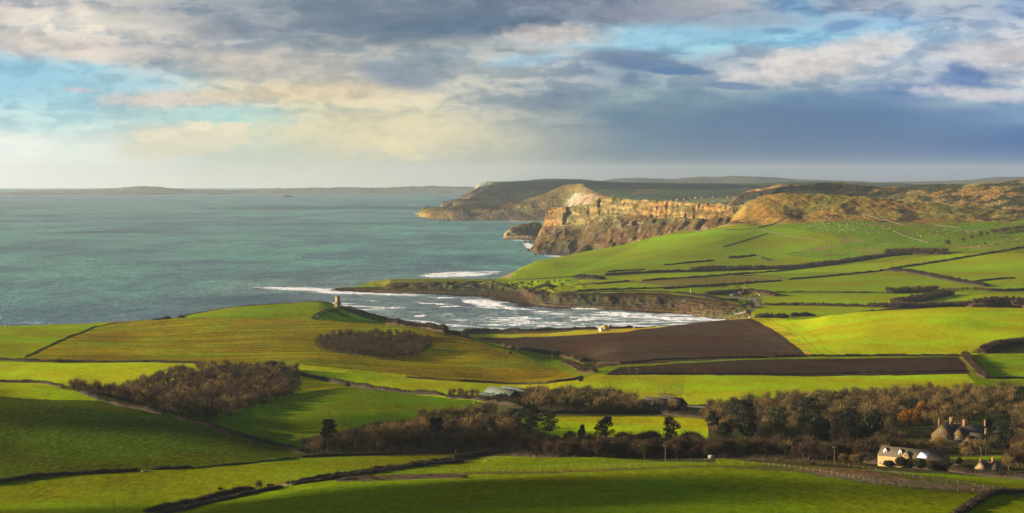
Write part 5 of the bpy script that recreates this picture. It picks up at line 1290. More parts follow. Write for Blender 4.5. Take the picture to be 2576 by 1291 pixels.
belt([(1782,741),(1830,737),(1871,734),(1920,737),(1953,745)], 7, 9, 90); belt([(2187,772),(2263,773),(2374,771),(2485,766)], 9, 16, 110)
belt([(2010,768),(2105,771)], 6, 5, 25); belt([(2500,590),(2540,582),(2600,575)], 12, 20, 40)
bl = bulk('distant_tree_belts', BELT, SB, lambda w, q_: [1, 1, 4, 3][int(q_*4)], lowp); tag(bl, kind='stuff')
for m_ in MATL: bl.data.materials.append(m_)
# ============================================================ buildings
M_STONE = mat_plain('pale_stone', (.23, .155, .065), 0.9, 0.35, 0.9, bump=0.3)
M_STONED = mat_plain('grey_stone', (.17, .14, .095), 0.9, 0.35, 0.9, bump=0.3)
M_SLATE = mat_plain('stone_slate', (.066, .054, .036), 0.85, 0.35, 1.4, bump=0.4)
M_DARKROOF = mat_plain('dark_roof', (.055, .045, .042), 0.7, 0.3, 0.6)
M_SHEET = mat_plain('weathered_green_sheet', (.085, .115, .095), 0.6, 0.25, 0.25)
M_RUST = mat_plain('rusty_sheet', (.15, .085, .045), 0.8, 0.3, 0.8)
M_BRICK = mat_plain('brick', (.30, .14, .07), 0.9, 0.25, 2.0)
M_WHITE = mat_plain('white_wall', (.80, .77, .70), 0.8, 0.06, 1.0)
M_THATCH = mat_plain('thatch', (.42, .25, .05), 0.95, 0.25, 1.5, bump=0.4)
M_GLASS = mat_plain('dark_glass', (.03, .035, .045), 0.15, 0.1, 1.0, spec=0.6)
M_METAL = mat_plain('pale_sheet_roof', (.75, .80, .90), 0.35, 0.05, 1.0, spec=0.5)
M_BLACK = mat_plain('black_boards', (.028, .024, .022), 0.8, 0.3, 0.8)
M_WOOD = mat_plain('weathered_wood', (.17, .14, .09), 0.9, 0.3, 2.0)
M_POLE = mat_plain('pole_wood', (.12, .095, .06), 0.9, 0.2, 2.0)
M_REDP = mat_plain('red_paint', (.45, .06, .03), 0.5, 0.1, 1.0)
M_BLUE = mat_plain('blue_paint', (.10, .18, .35), 0.4, 0.1, 1.0, spec=0.5)
M_GREENP = mat_plain('green_paint', (.03, .12, .05), 0.5, 0.1, 1.0)
M_TYRE_DOORWAY = mat_plain('tyre_and_doorway_black', (.02, .02, .02), 0.9, 0.1, 1.0)
M_YEL = mat_plain('yellow_paint', (.7, .5, .03), 0.5, 0.1, 1.0)
M_CANV = mat_plain('pale_canvas', (.22, .20, .16), 0.9, 0.2, 1.0)
M_ROCK = mat_plain('wall_rock', (.085, .07, .042), 0.9, 0.35, 0.5)
def A_(fn, name, mat, parent, label=None):
    a = Acc(); fn(a); o = a.obj(name, mat, parent)
    if label: o['label'] = label
    return o
def gable_house(root, x0, x1, y0, y1, zb, ze, zr, wall, roof, over=0.25, axis='x', hip=0.0, name_w='wall', name_r='roof', th=0.22):
    """ridge along axis; walls to eaves ze, ridge at zr, gables included"""
    def tr(p): return p if axis == 'x' else (p[1], p[0], p[2])
    ym = (y0+y1)/2
    w = Acc(); P = [(x0,y0,zb),(x1,y0,zb),(x1,y1,zb),(x0,y1,zb),(x0,y0,ze),(x1,y0,ze),(x1,y1,ze),(x0,y1,ze),(x0+hip,ym,zr-.12),(x1-hip,ym,zr-.12)]
    w.poly([tr(p) for p in P], [(0,1,5,4),(2,3,7,6),(3,0,4,7),(1,2,6,5),(4,8,7),(5,6,9)]); w.obj(name_w, wall, root)
    sl_ = (zr-ze)/((y1-y0)/2)
    a, b = y0-over, y1+over; ez = ze-over*sl_; xa, xb = x0-over*.6, x1+over*.6
    R = Acc(); Q = [(xa,a,ez),(xb,a,ez),(xb-hip,ym,zr),(xa+hip,ym,zr),(xb,b,ez),(xa,b,ez)]
    Q2 = [(p[0], p[1], p[2]+th) for p in Q]
    R.poly([tr(p) for p in Q+Q2], [(6,7,8,9),(9,8,10,11),(0,3,2,1),(3,5,4,2),(0,1,7,6),(4,5,11,10),(1,2,8,7),(2,4,10,8),(5,3,9,11),(3,0,6,9)])
    return R.obj(name_r, roof, root)
def window(root, x, y, z, w, h, axis='y-', frame=None):
    """framed window proud of a wall face whose outward axis is given"""
    d = 0.05
    fr = Acc(); gl = Acc()
    if axis in ('y-', 'y+'):
        s = -1 if axis == 'y-' else 1; ya, yb = sorted((y+s*d, y-s*0.05))
        for (a0, a1, b0, b1) in ((x-w/2-.09, x-w/2, z-.09, z+h+.09), (x+w/2, x+w/2+.09, z-.09, z+h+.09), (x-w/2, x+w/2, z+h, z+h+.09), (x-w/2, x+w/2, z-.09, z), (x-.03, x+.03, z, z+h)): fr.box(a0, a1, ya, yb, b0, b1)
        gl.box(x-w/2, x+w/2, min(y+s*.02, y-s*.04), max(y+s*.02, y-s*.04), z, z+h)
    else:
        s = -1 if axis == 'x-' else 1; xa, xb = sorted((x+s*d, x-s*0.05))
        for (a0, a1, b0, b1) in ((y-w/2-.09, y-w/2, z-.09, z+h+.09), (y+w/2, y+w/2+.09, z-.09, z+h+.09), (y-w/2, y+w/2, z+h, z+h+.09), (y-w/2, y+w/2, z-.09, z), (y-.03, y+.03, z, z+h)): fr.box(xa, xb, a0, a1, b0, b1)
        gl.box(min(x+s*.02, x-s*.04), max(x+s*.02, x-s*.04), y-w/2, y+w/2, z, z+h)
    f = fr.obj('window', frame or M_WHITE, root); gl.obj('pane', M_GLASS, f); return f
def chimney(root, x, y, z0, z1, w=0.9, d=0.9, mat=None, pots=2):
    a = Acc(); a.box(x-w/2, x+w/2, y-d/2, y+d/2, z0, z1-.25); a.box(x-w/2-.1, x+w/2+.1, y-d/2-.1, y+d/2+.1, z1-.25, z1)
    c = a.obj('chimney', mat or M_STONE, root)
    p = Acc()
    for k in range(pots):
        px = x+(k-(pots-1)/2)*w/max(pots, 1)*.9; p.tube((px, y, z1), (px, y, z1+.55), .15, .12, 8)
    p.obj('chimney_pot', M_BRICK, c); return c
def yaw_to(p0, p1): return math.atan2(p1.y-p0.y, p1.x-p0.x)

# ---- manor house: cross wing on the left, long ranges to the right, tall stacks
g = SA.at(2352, 1215); c0 = SA.at(2425, 1225)
S = 1225/F          # metres per picture unit here
manor = empty('manor_house', (c0.x, 1225, SA.at(2425, 1225).z-0.5), math.radians(-26), 'large stone manor house with many gables and tall chimneys among the trees', 'house')
def mx(u): return (u-2425)*S
gable_house(manor, -6.0, 9.0, mx(2374)-5.2, mx(2374)+5.2, -1, 7.4, 12.4, M_STONE, M_SLATE, axis='y', name_w='cross_wing_wall', name_r='cross_wing_roof')
gable_house(manor, mx(2385), mx(2478), -1.0, 8.0, -1, 7.2, 11.8, M_STONE, M_DARKROOF, name_w='main_wall', name_r='main_roof')
gable_house(manor, mx(2448), mx(2492), -9.0, -2.0, -1, 5.4, 8.8, M_STONED, M_SLATE, name_w='front_range_wall', name_r='front_range_roof')
gable_house(manor, mx(2386), mx(2442), -12.0, -6.5, -1, 2.8, 4.9, M_STONED, M_SLATE, name_w='low_range_wall', name_r='low_range_roof')
gable_house(manor, -14.0, -7.5, mx(2450)-3.2, mx(2450)+3.6, -1, 3.8, 7.6, M_STONE, M_SLATE, axis='y', name_w='gabled_bay_wall', name_r='gabled_bay_roof')
gable_house(manor, -5.0, 1.0, mx(2416)-2.8, mx(2416)+2.8, -1, 7.4, 10.6, M_STONE, M_DARKROOF, axis='y', name_w='centre_gable_wall', name_r='centre_gable_roof')
for (u, y, z0, z1, w, mt) in ((2390.5, 2.0, 9, 15.4, 1.9, M_STONE), (2422, 3.5, 10, 14.4, 1.8, M_BRICK), (2474.6, 3.5, 10, 14.6, .9, M_STONE), (2487.5, -5.5, 7, 11.2, 1.1, M_STONE), (2364, -2.0, 10, 14.6, .9, M_STONE), (2418, -4.5, 7, 9.2, .8, M_BRICK)):
    chimney(manor, mx(u), y, z0, z1, w, w*.8, mt, 3 if w > 1.5 else 2)
for (u, z) in ((2366, 1.2), (2382, 1.2), (2366, 4.6), (2382, 4.6), (2374, 8.0)): window(manor, mx(u), -6.0, z, 1.2, 1.7)
for (u, z) in ((2409, 1.2), (2423, 1.2), (2416, 4.6)): window(manor, mx(u), -5.0, z, 1.1, 1.6)
for u in (2456, 2470, 2484): window(manor, mx(u), -9.0, 2.6, 1.0, 1.4)
for y in (-3, 2, 6): window(manor, mx(2374)-5.2, y, 4.4, 1.1, 1.7, 'x-'); window(manor, mx(2374)-5.2, y, 1.0, 1.1, 1.7, 'x-')
# ---- stable block
pL = SA.hit(2206, 1163); pR = SA.hit(2372, 1178)
y1_ = 1070.0; pL = SA.at(2208, 1096); pR = SA.at(2368, 1072)
Ls = (pR-pL).length; zb = min(pL.z, pR.z)-0.3
stable = empty('stable_block', (pL.x, pL.y, zb), yaw_to(pL, pR), 'long stone stable block, slate roof with white dormers and a pale sheet patch', 'building')
ez = (H-(1158-CV)/F*1065)-zb; rz_ = ez+3.9
ez = max(3.0, min(ez, 5.5)); rz_ = ez+3.8
gable_house(stable, 0, Ls, 0, 7.4, -1, ez, rz_, M_STONE, M_SLATE)
slp = 3.8/3.7
for fx, in ((0.10,), (0.34,)):
    x = Ls*fx; d = Acc(); yb = 1.0; z0 = ez+yb*slp-.1
    d.poly([(x-.85,yb,z0),(x+.85,yb,z0),(x+.85,yb,z0+1.5),(x-.85,yb,z0+1.5),(x,yb,z0+2.4),(x-.85,yb+1.5,z0+1.5),(x+.85,yb+1.5,z0+1.5),(x,yb+2.3,z0+2.4)], [(0,1,2,3),(3,2,4),(0,3,5),(1,6,2)])
    o = d.obj('dormer', M_WHITE, stable)
    rf = Acc(); rf.poly([(x-1.0,yb-.12,z0+1.42),(x,yb-.12,z0+2.55),(x,yb+2.5,z0+2.55),(x-1.0,yb+1.6,z0+1.42),(x+1.0,yb-.12,z0+1.42),(x+1.0,yb+1.6,z0+1.42)], [(0,1,2,3),(1,4,5,2)]); rf.obj('dormer_roof', M_SLATE, o)
    gl = Acc(); gl.box(x-.5, x-.05, yb-.04, yb+.01, z0+.25, z0+1.45); gl.box(x+.05, x+.5, yb-.04, yb+.01, z0+.25, z0+1.45); gl.obj('pane', M_GLASS, o)
x = Ls*0.455
gable_house(stable, -0.8, 3.2, x-2.6, x+2.6, 0, ez-.1, ez+2.7, M_STONE, M_SLATE, axis='y', name_w='centre_gable_wall', name_r='centre_gable_roof')
a = Acc(); t_ = np.arange(12)*math.pi/6; a.poly([(x+.5*math.cos(t), -.86, ez+1.0+.5*math.sin(t)) for t in t_]+[(x, -.86, ez+1.0)], [(k, (k+1) % 12, 12) for k in range(12)]); a.obj('round_window', M_GLASS, stable)
a = Acc(); xa, xb = Ls*.62, Ls*.76
a.poly([(xa, .3, ez+.3*slp+.45), (xb, .3, ez+.3*slp+.45), (xb+.5, 2.3, ez+2.3*slp+.45), (xa+.5, 2.3, ez+2.3*slp+.45), (xa, .3, ez+.3*slp+.2), (xb, .3, ez+.3*slp+.2), (xb+.5, 2.3, ez+2.3*slp+.2), (xa+.5, 2.3, ez+2.3*slp+.2)], [(0,1,2,3),(0,4,5,1),(1,5,6,2),(3,7,4,0),(3,2,6,7)]); o = a.obj('roof_sheet', M_METAL, stable); o['label'] = 'pale shining sheet patch on the stable roof'
for f_ in (.04, .17, .27, .86, .93): window(stable, Ls*f_, 0, 1.2, 1.0, 1.4)
a = Acc(); a.box(Ls*.95-.6, Ls*.95+.6, -.06, .0, 0, 2.3); a.obj('door', M_WHITE, stable)
# low outbuilding left of it
q0 = SA.at(2152, 1128); q1 = SA.at(2204, 1118)
outb = empty('outbuilding', (q0.x, q0.y, q0.z-.4), yaw_to(q0, q1), 'low stone outbuilding with a lit stone-slate roof at the left end of the stable block', 'building')
gable_house(outb, 0, (q1-q0).length, 0, 5.2, -1, 2.2, 4.9, M_STONED, M_SLATE)
a = Acc(); a.box(3.0, 4.2, -.06, 0, 0, 2.0); a.obj('door', M_BLACK, outb)
q0 = SA.at(2378, 1075); q1 = SA.at(2416, 1062)
wallo = empty('garden_shed', (q0.x, q0.y+3, q0.z-.3), yaw_to(q0, q1), 'low stone shed with hipped roof between the stable block and the cottage', 'shed')
gable_house(wallo, 0, (q1-q0).length, 0, 3.6, -1, 1.9, 3.2, M_STONE, M_SLATE, hip=1.2)
# ---- cottage
q0 = SA.at(2468, 1050)
cot = empty('cottage', (q0.x, q0.y, q0.z-.6), math.radians(-30), 'small stone cottage with brick chimneys at the lower right beside the field', 'house')
gable_house(cot, -1.5, 4.2, -2.7, 2.5, -1, 3.4, 6.3, M_STONE, M_SLATE, axis='y', name_w='gable_wing_wall', name_r='gable_wing_roof')
gable_house(cot, 2.0, 8.0, 0.0, 5.0, -1, 3.0, 6.0, M_STONE, M_SLATE, name_w='rear_wing_wall', name_r='rear_wing_roof')
chimney(cot, 0, -1.1, 5.4, 7.4, .6, .6, M_BRICK, 1); chimney(cot, 4.6, 2.5, 5.2, 7.9, .9, .7, M_BRICK, 2)
for (x, z) in ((-1.2, 1.0), (1.2, 1.0), (0.0, 3.6)): window(cot, x, -1.5, z, .6, .9)
window(cot, 4.6, 0.0, 1.1, 1.4, 1.1)
# ---- green-roofed barn
def barn(name, label, u0, y0, u1, y1, depth, he, hr, wall, roof, bays=1, patches=0, seed=0, lean=False):
    a0 = SA.at(u0, y0); a1 = SA.at(u1, y1); L = math.hypot(a1.x-a0.x, a1.y-a0.y)
    b_ = empty(name, (a0.x, a0.y, min(a0.z, a1.z)-.3), yaw_to(a0, a1), label, 'barn')
    for k in range(bays):
        yy = k*depth; xo = k*4.0
        gable_house(b_, xo, xo+L, yy+.01*k, yy+depth-.02, -1, he, hr+k*.4, wall, roof, over=.4)
        if patches:
            r = random.Random(seed+k); sl_ = (hr+k*.4-he)/(depth/2); a = Acc()
            for j in range(patches):
                px = xo+L*(j+.5)/patches+r.random(); py = yy+depth*(.12+.26*r.random()); w = .9
                z = lambda y_: he+(y_-yy)*sl_+.26
                a.poly([(px,py,z(py)),(px+w,py,z(py)),(px+w,py+1.1,z(py+1.1)),(px,py+1.1,z(py+1.1))], [(0,1,2,3)])
            a.obj('rusty_roof_sheet', M_RUST, b_)
    if lean:
        a = Acc(); a.poly([(0,-6,-1),(L*.9,-6,-1),(L*.9,-6,2.1),(0,-6,2.1),(0,0,-1),(L*.9,0,-1),(0,-.02,he-.3),(L*.9,-.02,he-.3)], [(0,1,2,3),(1,5,7,2),(4,0,3,6)]); a.obj('lean_to_wall', wall, b_)
        a = Acc(); a.poly([(-.3,-6.4,2.0),(L*.9+.3,-6.4,2.0),(L*.9+.3,-.05,he-.1),(-.3,-.05,he-.1),(-.3,-6.4,1.85),(L*.9+.3,-6.4,1.85)], [(0,1,2,3),(4,5,1,0)]); a.obj('lean_to_roof', roof, b_)
    return b_, L
bg_, L_ = barn('green_barn', 'long barn with weathered green sheet roofs and rusty patches, under the olive hill', 1218, 1618, 1283, 1590, 9.0, 4.2, 7.4, M_BLACK, M_SHEET, 2, 7, 3, True)
# ---- black barn
bb_, L_ = barn('black_barn', 'black boarded barn with a dark roof at the right end of the sunlit wood', 1612, 1538, 1666, 1520, 9.0, 4.6, 8.2, M_BLACK, M_DARKROOF, 2, 0)
a = Acc()
a.box(1.0, L_*.6, -.08, -.02, .1, 2.4); o = a.obj('wall_panel', M_STONED, bb_); o['label'] = 'pale block panel low on the barn front'
a = Acc(); a.tube((L_+.1, -.25, 0), (L_+.1, -.25, 4.5), .12, .12, 6); a.obj('drainpipe', M_WHITE, bb_)
a = Acc(); a.box(L_, L_+.08, 2.2, 6.4, -.5, 4.2); a.obj('doorway', M_TYRE_DOORWAY, bb_)  # black panel drawn for the dark inside the open doorway
a = Acc(); a.box(L_+4, L_+4.08, 12, 15, -.3, 3.0); a.obj('barn_door', M_REDP, bb_)
# ---- white thatched cottage by the bay
q0 = SA.at(1521, 2720)
wc = empty('thatched_cottage', (q0.x, 2720, q0.z-.3), math.radians(14), 'white cottage with golden thatched hipped roof and white chimney beside the bay', 'house')
gable_house(wc, -5.8, 6.2, -3.2, 3.2, -1, 2.9, 6.3, M_WHITE, M_THATCH, over=.6, hip=3.6, th=.35)
gable_house(wc, -6.4, -3.6, -4.6, -1.4, -1, 2.6, 4.6, M_WHITE, M_THATCH, over=.4, axis='x', name_w='porch_wall', name_r='porch_roof', th=.3)
chimney(wc, 4.7, 0, 3.6, 7.3, .9, .9, M_WHITE, 1)
window(wc, -5.8, 1.2, 1.0, 1.0, 1.2, 'x-'); window(wc, -1.5, -3.2, 1.0, 1.0, 1.2); window(wc, 2.5, -3.2, 1.0, 1.0, 1.2)
# ---- round stone folly tower
tp = SA.at(849.6, 2500); tz = H-(770.6-CV)/F*2500; tz = max(tz, tp.z-.3)
tw = empty('folly_tower', (tp.x, 2500, tp.z-.35), 0, 'round stone folly tower with a columned lower storey on the green hill above the bay', 'tower')
def ring(a, r0, r1, z0, z1, n=40):
    t = np.arange(n)*2*math.pi/n
    P = [(r0*math.cos(x), r0*math.sin(x), z0) for x in t]+[(r0*math.cos(x), r0*math.sin(x), z1) for x in t]+[(r1*math.cos(x), r1*math.sin(x), z1) for x in t]+[(r1*math.cos(x), r1*math.sin(x), z0) for x in t]
    f = []
    for k in range(n):
        j = (k+1) % n; f += [(k, j, n+j, n+k), (n+k, n+j, 2*n+j, 2*n+k), (2*n+k, 2*n+j, 3*n+j, 3*n+k), (3*n+k, 3*n+j, j, k)]
    a.poly(P, f)
M_TOW = mat_plain('tower_render', (.33, .20, .10), 0.9, 0.2, 0.8)
A_(lambda a: ring(a, 2.42, 0.5, 4.6, 11.0), 'drum', M_TOW, tw)
A_(lambda a: (ring(a, 2.62, 2.1, 10.55, 10.8), ring(a, 2.52, 2.1, 10.8, 11.8)), 'parapet', M_STONE, tw)
A_(lambda a: ring(a, 2.3, 0.5, 0.9, 4.6), 'inner_drum', M_TOW, tw)
A_(lambda a: (ring(a, 3.95, 2.3, -1.0, .9), ring(a, 4.05, 3.2, .9, 1.1)), 'plinth', M_STONE, tw)
A_(lambda a: (ring(a, 3.9, 2.3, 4.0, 4.5), ring(a, 4.05, 3.6, 4.5, 4.7), ring(a, 3.9, 3.65, 4.7, 5.5)), 'colonnade_parapet', M_STONE, tw)
for k in range(12):
    t = k*math.pi/6+.26; A_(lambda a: a.tube((3.6*math.cos(t), 3.6*math.sin(t), 1.1), (3.6*math.cos(t), 3.6*math.sin(t), 4.0), .24, .2, 10), 'column', M_STONE, tw)
for z in (5.9, 8.2):
    for ang in (-90, -170, -10, 90):
        t = math.radians(ang); c, s = math.cos(t), math.sin(t); a = Acc(); r = 2.45
        a.poly([(r*c-s*(-.4), r*s+c*(-.4), z), (r*c-s*.4, r*s+c*.4, z), (r*c-s*.4, r*s+c*.4, z+1.4), (r*c-s*(-.4), r*s+c*(-.4), z+1.4)], [(0,1,2,3)])
        w_ = a.obj('window', M_WHITE, tw)
        a = Acc(); r = 2.48; a.poly([(r*c+s*.27, r*s-c*.27, z+.1), (r*c-s*.27, r*s+c*.27, z+.1), (r*c-s*.27, r*s+c*.27, z+1.3), (r*c+s*.27, r*s-c*.27, z+1.3)], [(0,1,2,3)]); a.obj('pane', M_GLASS, w_)
A_(lambda a: a.box(-.6, .6, -2.42, -2.2, .9, 3.4), 'door', M_GREENP, tw)
def stp(a):
    for k in range(6): a.box(-1.0, 1.0, -5.3+k*.28, -3.9, -1.0 if k == 0 else -.7+k*.25, -.45+k*.25)
A_(stp, 'steps', M_STONED, tw)
# ---- huts and yard at the head of the bay
def hut(label, u, y, w, d, he, hr, wall, roof, rz=0.0, sheet=SB, name='hut', nwin=1, cat='hut'):
    p = sheet.at(u, y); h_ = empty(name, (p.x, p.y, p.z-.2), rz, label, cat)
    gable_house(h_, -w/2, w/2, -d/2, d/2, -.6, he, hr, wall, roof, over=.2)
    for k in range(nwin): window(h_, -w/2+w*(k+.5)/nwin, -d/2, 1.0, .8, .9)
    A_(lambda a: a.box(w*.3, w*.3+.9, -d/2-.05, -d/2, 0, 2.0), 'door', M_WHITE, h_)
    return h_
hut('black boat hut nearest the beach at the head of the bay', 1823, 2990, 5.5, 6, 2.8, 4.8, M_BLACK, M_DARKROOF, .2, SA)
hut('larger black boathouse beside the beach hut at the head of the bay', 1841, 3040, 6.5, 7, 3.4, 5.6, M_BLACK, M_DARKROOF, .1, SA)
hut('narrow dark green hut above the boathouse', 1850, 3130, 3.4, 3.4, 3.0, 4.2, M_GREENP, M_DARKROOF, 0, SB)
hut('small cream kiosk in front of the boathouses', 1825, 2950, 3.0, 2.6, 2.2, 3.0, M_STONE, M_THATCH, .3, SA)
hut('small brick hut with a white door at the right of the oil site', 1908, 3480, 5.2, 4, 2.6, 3.0, M_BRICK, M_BRICK, -.3)
yd = SB.at(1866, 3480)
oil = empty('pump_building', (yd.x, yd.y, yd.z), .05, 'dark reddish pump building with pipework on the gravel yard above the cliff', 'building')
gable_house(oil, -5, 7, -3, 4, -.6, 4.2, 5.0, mat_plain('dark_red_sheet', (.07, .03, .025), .7, .3, .6), M_DARKROOF, over=.1)
A_(lambda a: [a.tube((x, -4.2, 0), (x, -4.2, 5.5+(k % 2)), .14, .1, 5) for k, x in enumerate((-6.5, -3.5, 0.5, 3.0))]+[a.tube((-6.5, -4.2, 4.5), (3.0, -4.2, 4.5), .1, .1, 4)], 'pipework', M_STONED, oil)
A_(lambda a: (a.tube((-7.5, -1, 0), (-7.5, -1, 3.4), 1.3, 1.3, 14), a.tube((-10.5, 0, 0), (-10.5, 0, 2.6), 1.2, 1.2, 14)), 'storage_tank', M_STONE, oil)
A_(lambda a: a.box(-3.5, -2.3, -3.06, -3, 0, 2.4), 'door', M_REDP, oil)
A_(lambda a: a.tube((2.2, 0, 5), (2.2, 0, 9.0), .09, .06, 5), 'mast', M_WHITE, oil)
A_(lambda a: a.box(2.2, 3.6, -.05, .05, 7.7, 8.8), 'flag', M_REDP, oil)
# far farm hamlet
M_REDROOF = mat_plain('red_tiles', (.30, .12, .06), .8, .2, .1)
r_ = random.Random(3)
for k, (u, v, w) in enumerate([(1705,504,16),(1722,502.5,12),(1738,501,16),(1752,499.5,18),(1768,498.5,14),(1795,497,14),(1832,497.5,10),(1850,497,24),(1690,505,10)]):
    p = M3.hit(u, v); hh_ = empty('farmhouse', (p.x, p.y, p.z-1), r_.random()*.6-.3, ['white farmhouse with a reddish roof', 'low pale barn', 'pale farmhouse'][k % 3]+', number %s from the left in the far hamlet' % ['two', 'three', 'four', 'five', 'six', 'seven', 'eight', 'nine', 'one'][k], 'house', 'houses of the far hamlet')
    gable_house(hh_, -w/2, w/2, -5, 5, -3, 4, 7.5, M_STONED, M_REDROOF if k % 3 == 0 else M_SLATE, over=.5)

# ============================================================ road, lane, tracks
def strip(name, sheet, pts, w, mat, lift=0.12, label=None, kind='structure', step=4.0):
    P = [sheet.hit(u, v) for u, v in pts]; Q = []
    for a, b in zip(P[:-1], P[1:]):
        n = max(1, int(math.hypot(b.x-a.x, b.y-a.y)/step))
        for k in range(n): t = k/n; Q.append((a.x+(b.x-a.x)*t, a.y+(b.y-a.y)*t))
    Q.append((P[-1].x, P[-1].y)); Q = np.array(Q)
    for _ in range(3): Q[1:-1] = (Q[:-2]+2*Q[1:-1]+Q[2:])/4
    d = np.gradient(Q, axis=0); d /= np.linalg.norm(d, axis=1)[:, None]+1e-9; nr = np.stack([-d[:, 1], d[:, 0]], -1)
    V = []
    for k in range(len(Q)):
        row = []
        for o_ in (-.5, -.17, .17, .5):
            x, y = Q[k]+nr[k]*w*o_; row.append((x, y, sheet.xy(x, y).z+lift+(0.0 if abs(o_) < .4 else -.03)))
        V += row
    i = np.arange(len(Q)*4).reshape(-1, 4); f = np.stack([i[:-1, :-1], i[1:, :-1], i[1:, 1:], i[:-1, 1:]], -1).reshape(-1, 4)
    o = mesh_obj(name, np.array(V), f, mat, smooth=True); tag(o, kind=kind); return o
M_ROAD = mat_plain('road_surface', (.15, .125, .10), .9, .2, .3)
M_GRAVEL = mat_plain('gravel', (.20, .165, .12), .95, .3, .4)
strip('road', SB, [(1903,751),(1896,756),(1900,760),(1906.7,764),(1908,768),(1900,774),(1886,782),(1876,786),(1862,788),(1850,790)], 5.5, M_ROAD, .25)
strip('road', SB, [(1818,747),(1845,749),(1870,750),(1900,750)], 26, M_GRAVEL, .2)
strip('road', SA, [(1800,803),(1850,800),(1900,798),(1912,797)], 14, M_ROAD, .25)
strip('lane', SA, [(300,1320),(380,1296),(500,1267),(600,1247),(707,1224),(760,1215),(900,1193),(1000,1180),(1100,1167),(1180,1158),(1230,1153),(1262,1148)], 3.0, M_ROAD, .12)
strip('track', SA, [(1672,1028),(1700,1024),(1740,1023),(1800,1028)], 9, M_GRAVEL, .2)
strip('track', SA, [(2500,1090),(2540,1075),(2576,1062),(2640,1050)], 4, M_ROAD, .2)
strip('track', SA, [(788,800),(796,792),(812,784),(835,774)], 3.5, mat_plain('worn_grass', (.17, .19, .01), .95, .2, .3), .15)

# ============================================================ poles and wires
def pole_at(p, hgt, label, arm=True, group='wooden utility poles'):
    r = empty('utility_pole', p, 0, label, 'pole', group)
    A_(lambda a: a.tube((0, 0, -.6), (0, 0, hgt), .17, .12, 8), 'shaft', M_POLE, r)
    if arm:
        A_(lambda a: a.box(-.9, .9, -.07, .07, hgt-.45, hgt-.3), 'crossarm', M_POLE, r)
        A_(lambda a: [a.tube((x, 0, hgt-.3), (x, 0, hgt-.08), .06, .05, 6) for x in (-.75, 0, .75)], 'insulator', M_WHITE, r)
    return r
POLES = [(286.4,1291,1270,'bottom left edge of the field above the lane, half cut off'),(524.5,1255,1222.8,'left of the bent tree above the lane'),(725.7,1215.3,1180,'above the gateway of the lane'),(938.8,1182.4,1153.8,'above the long lane hedge'),
 (1146,1156,1129.6,'where the lane hedge meets the dark wood'),(809.6,1268,1228.5,'standing alone in the foreground field'),(1227,1202,1156,'by the rough strip under the dark wood'),(1673.8,1164.8,1118.7,'in front of the dark wood, tallest'),
 (2099,1164.8,1124,'left of the stable block'),(2468.5,1151.6,1125.3,'directly above the cottage chimney'),(1389,905.6,885,'by the scrub between olive hill and plough'),(1298.6,885.8,867.4,'on the shoulder of the olive hill'),
 (1557.4,913,900,'on the hedge between the two ploughed fields, left part'),(1582,938.5,921.8,'left one on the narrow ploughed field'),(1603,948,926.2,'on the lower edge of the narrow ploughed field'),(1626.8,964,942,'first below the ploughed field going down'),
 (1655.3,987,964,'behind the roof of the black barn, left'),(1682,990.4,969.3,'behind the roof of the black barn, right'),(1712,1006.6,976.8,'right of the black barn, taller'),(1730,1013,986.9,'second right of the black barn'),(1745.4,1013,994.8,'third right of the black barn, double topped'),
 (1724,1037,1018,'below the track right of the black barn'),(1652.3,1042,1026.5,'in front of the black barn')]
for (u, vb, vt, lb) in POLES:
    p = SA.hit(u, vb); hg = max(4.5, min((vb-vt)*p.y/F, 10.5)); pole_at(p, hg, 'wooden pole '+lb, arm=u > 1200)
p = SB.hit(1736.8, 741); r = empty('marker_post', p, 0, 'thin pale marker post on the dark cliff top', 'post'); A_(lambda a: a.tube((0, 0, -.5), (0, 0, 9), .2, .15, 6), 'shaft', M_WHITE, r); A_(lambda a: a.box(-.35, .35, -.06, .06, 8.2, 9.0), 'board', M_WHITE, r)

# ============================================================ fences
def fence(label, sheet, pts, n, h=1.15, w=0.11, wires=True, mat=None, name='post_and_wire_fence', y0=None):
    P = [sheet.hit(u, v) for u, v in pts]; seg = [math.hypot(b.x-a.x, b.y-a.y) for a, b in zip(P[:-1], P[1:])]; tot = sum(seg)
    root = empty(name, P[0], 0, label, 'fence'); L = []
    a = Acc(); a.box(-w/2, w/2, -w/2, w/2, -.4, h); me = a.mesh('post', mat or M_WOOD)
    for k in range(n):
        d = tot*k/(n-1); i = 0
        while i < len(seg)-1 and d > seg[i]: d -= seg[i]; i += 1
        q_ = P[i].lerp(P[i+1], min(1, d/seg[i])); q_ = sheet.xy(q_.x, q_.y); L.append(q_)
        o = bpy.data.objects.new('post', me); SC.collection.objects.link(o); o.parent = root; o.location = q_-P[0]; o.rotation_euler = (0.03*math.sin(k*7), 0.04*math.sin(k*3), k)
    if wires:
        a = Acc()
        for q1, q2 in zip(L[:-1], L[1:]):
            for z in (.45, .95):
                a.tube(tuple(q1-P[0]+Vector((0, 0, z))), tuple(q2-P[0]+Vector((0, 0, z))), .012, .012, 3)
        a.obj('wire', M_STONED, root)
    return root
fence('near post fence along the top of the dark foreground field, right half', SA, [(1669,1170),(1827,1169.5),(1919,1169),(1974,1175),(2005,1180),(2072,1189),(2132,1200),(2197,1214),(2277,1228),(2350,1232),(2430,1236),(2520,1240)], 40, 1.25, .16, mat=mat_plain('bleached_wood', (.20, .15, .06), .9, .2, 2))
fence('post fence along the rough strip, left half', SA, [(880,1192),(1009,1186.7),(1091,1184),(1209,1183),(1320,1178.5),(1408,1174),(1477,1171.5),(1660,1170)], 40, 1.2, .11)
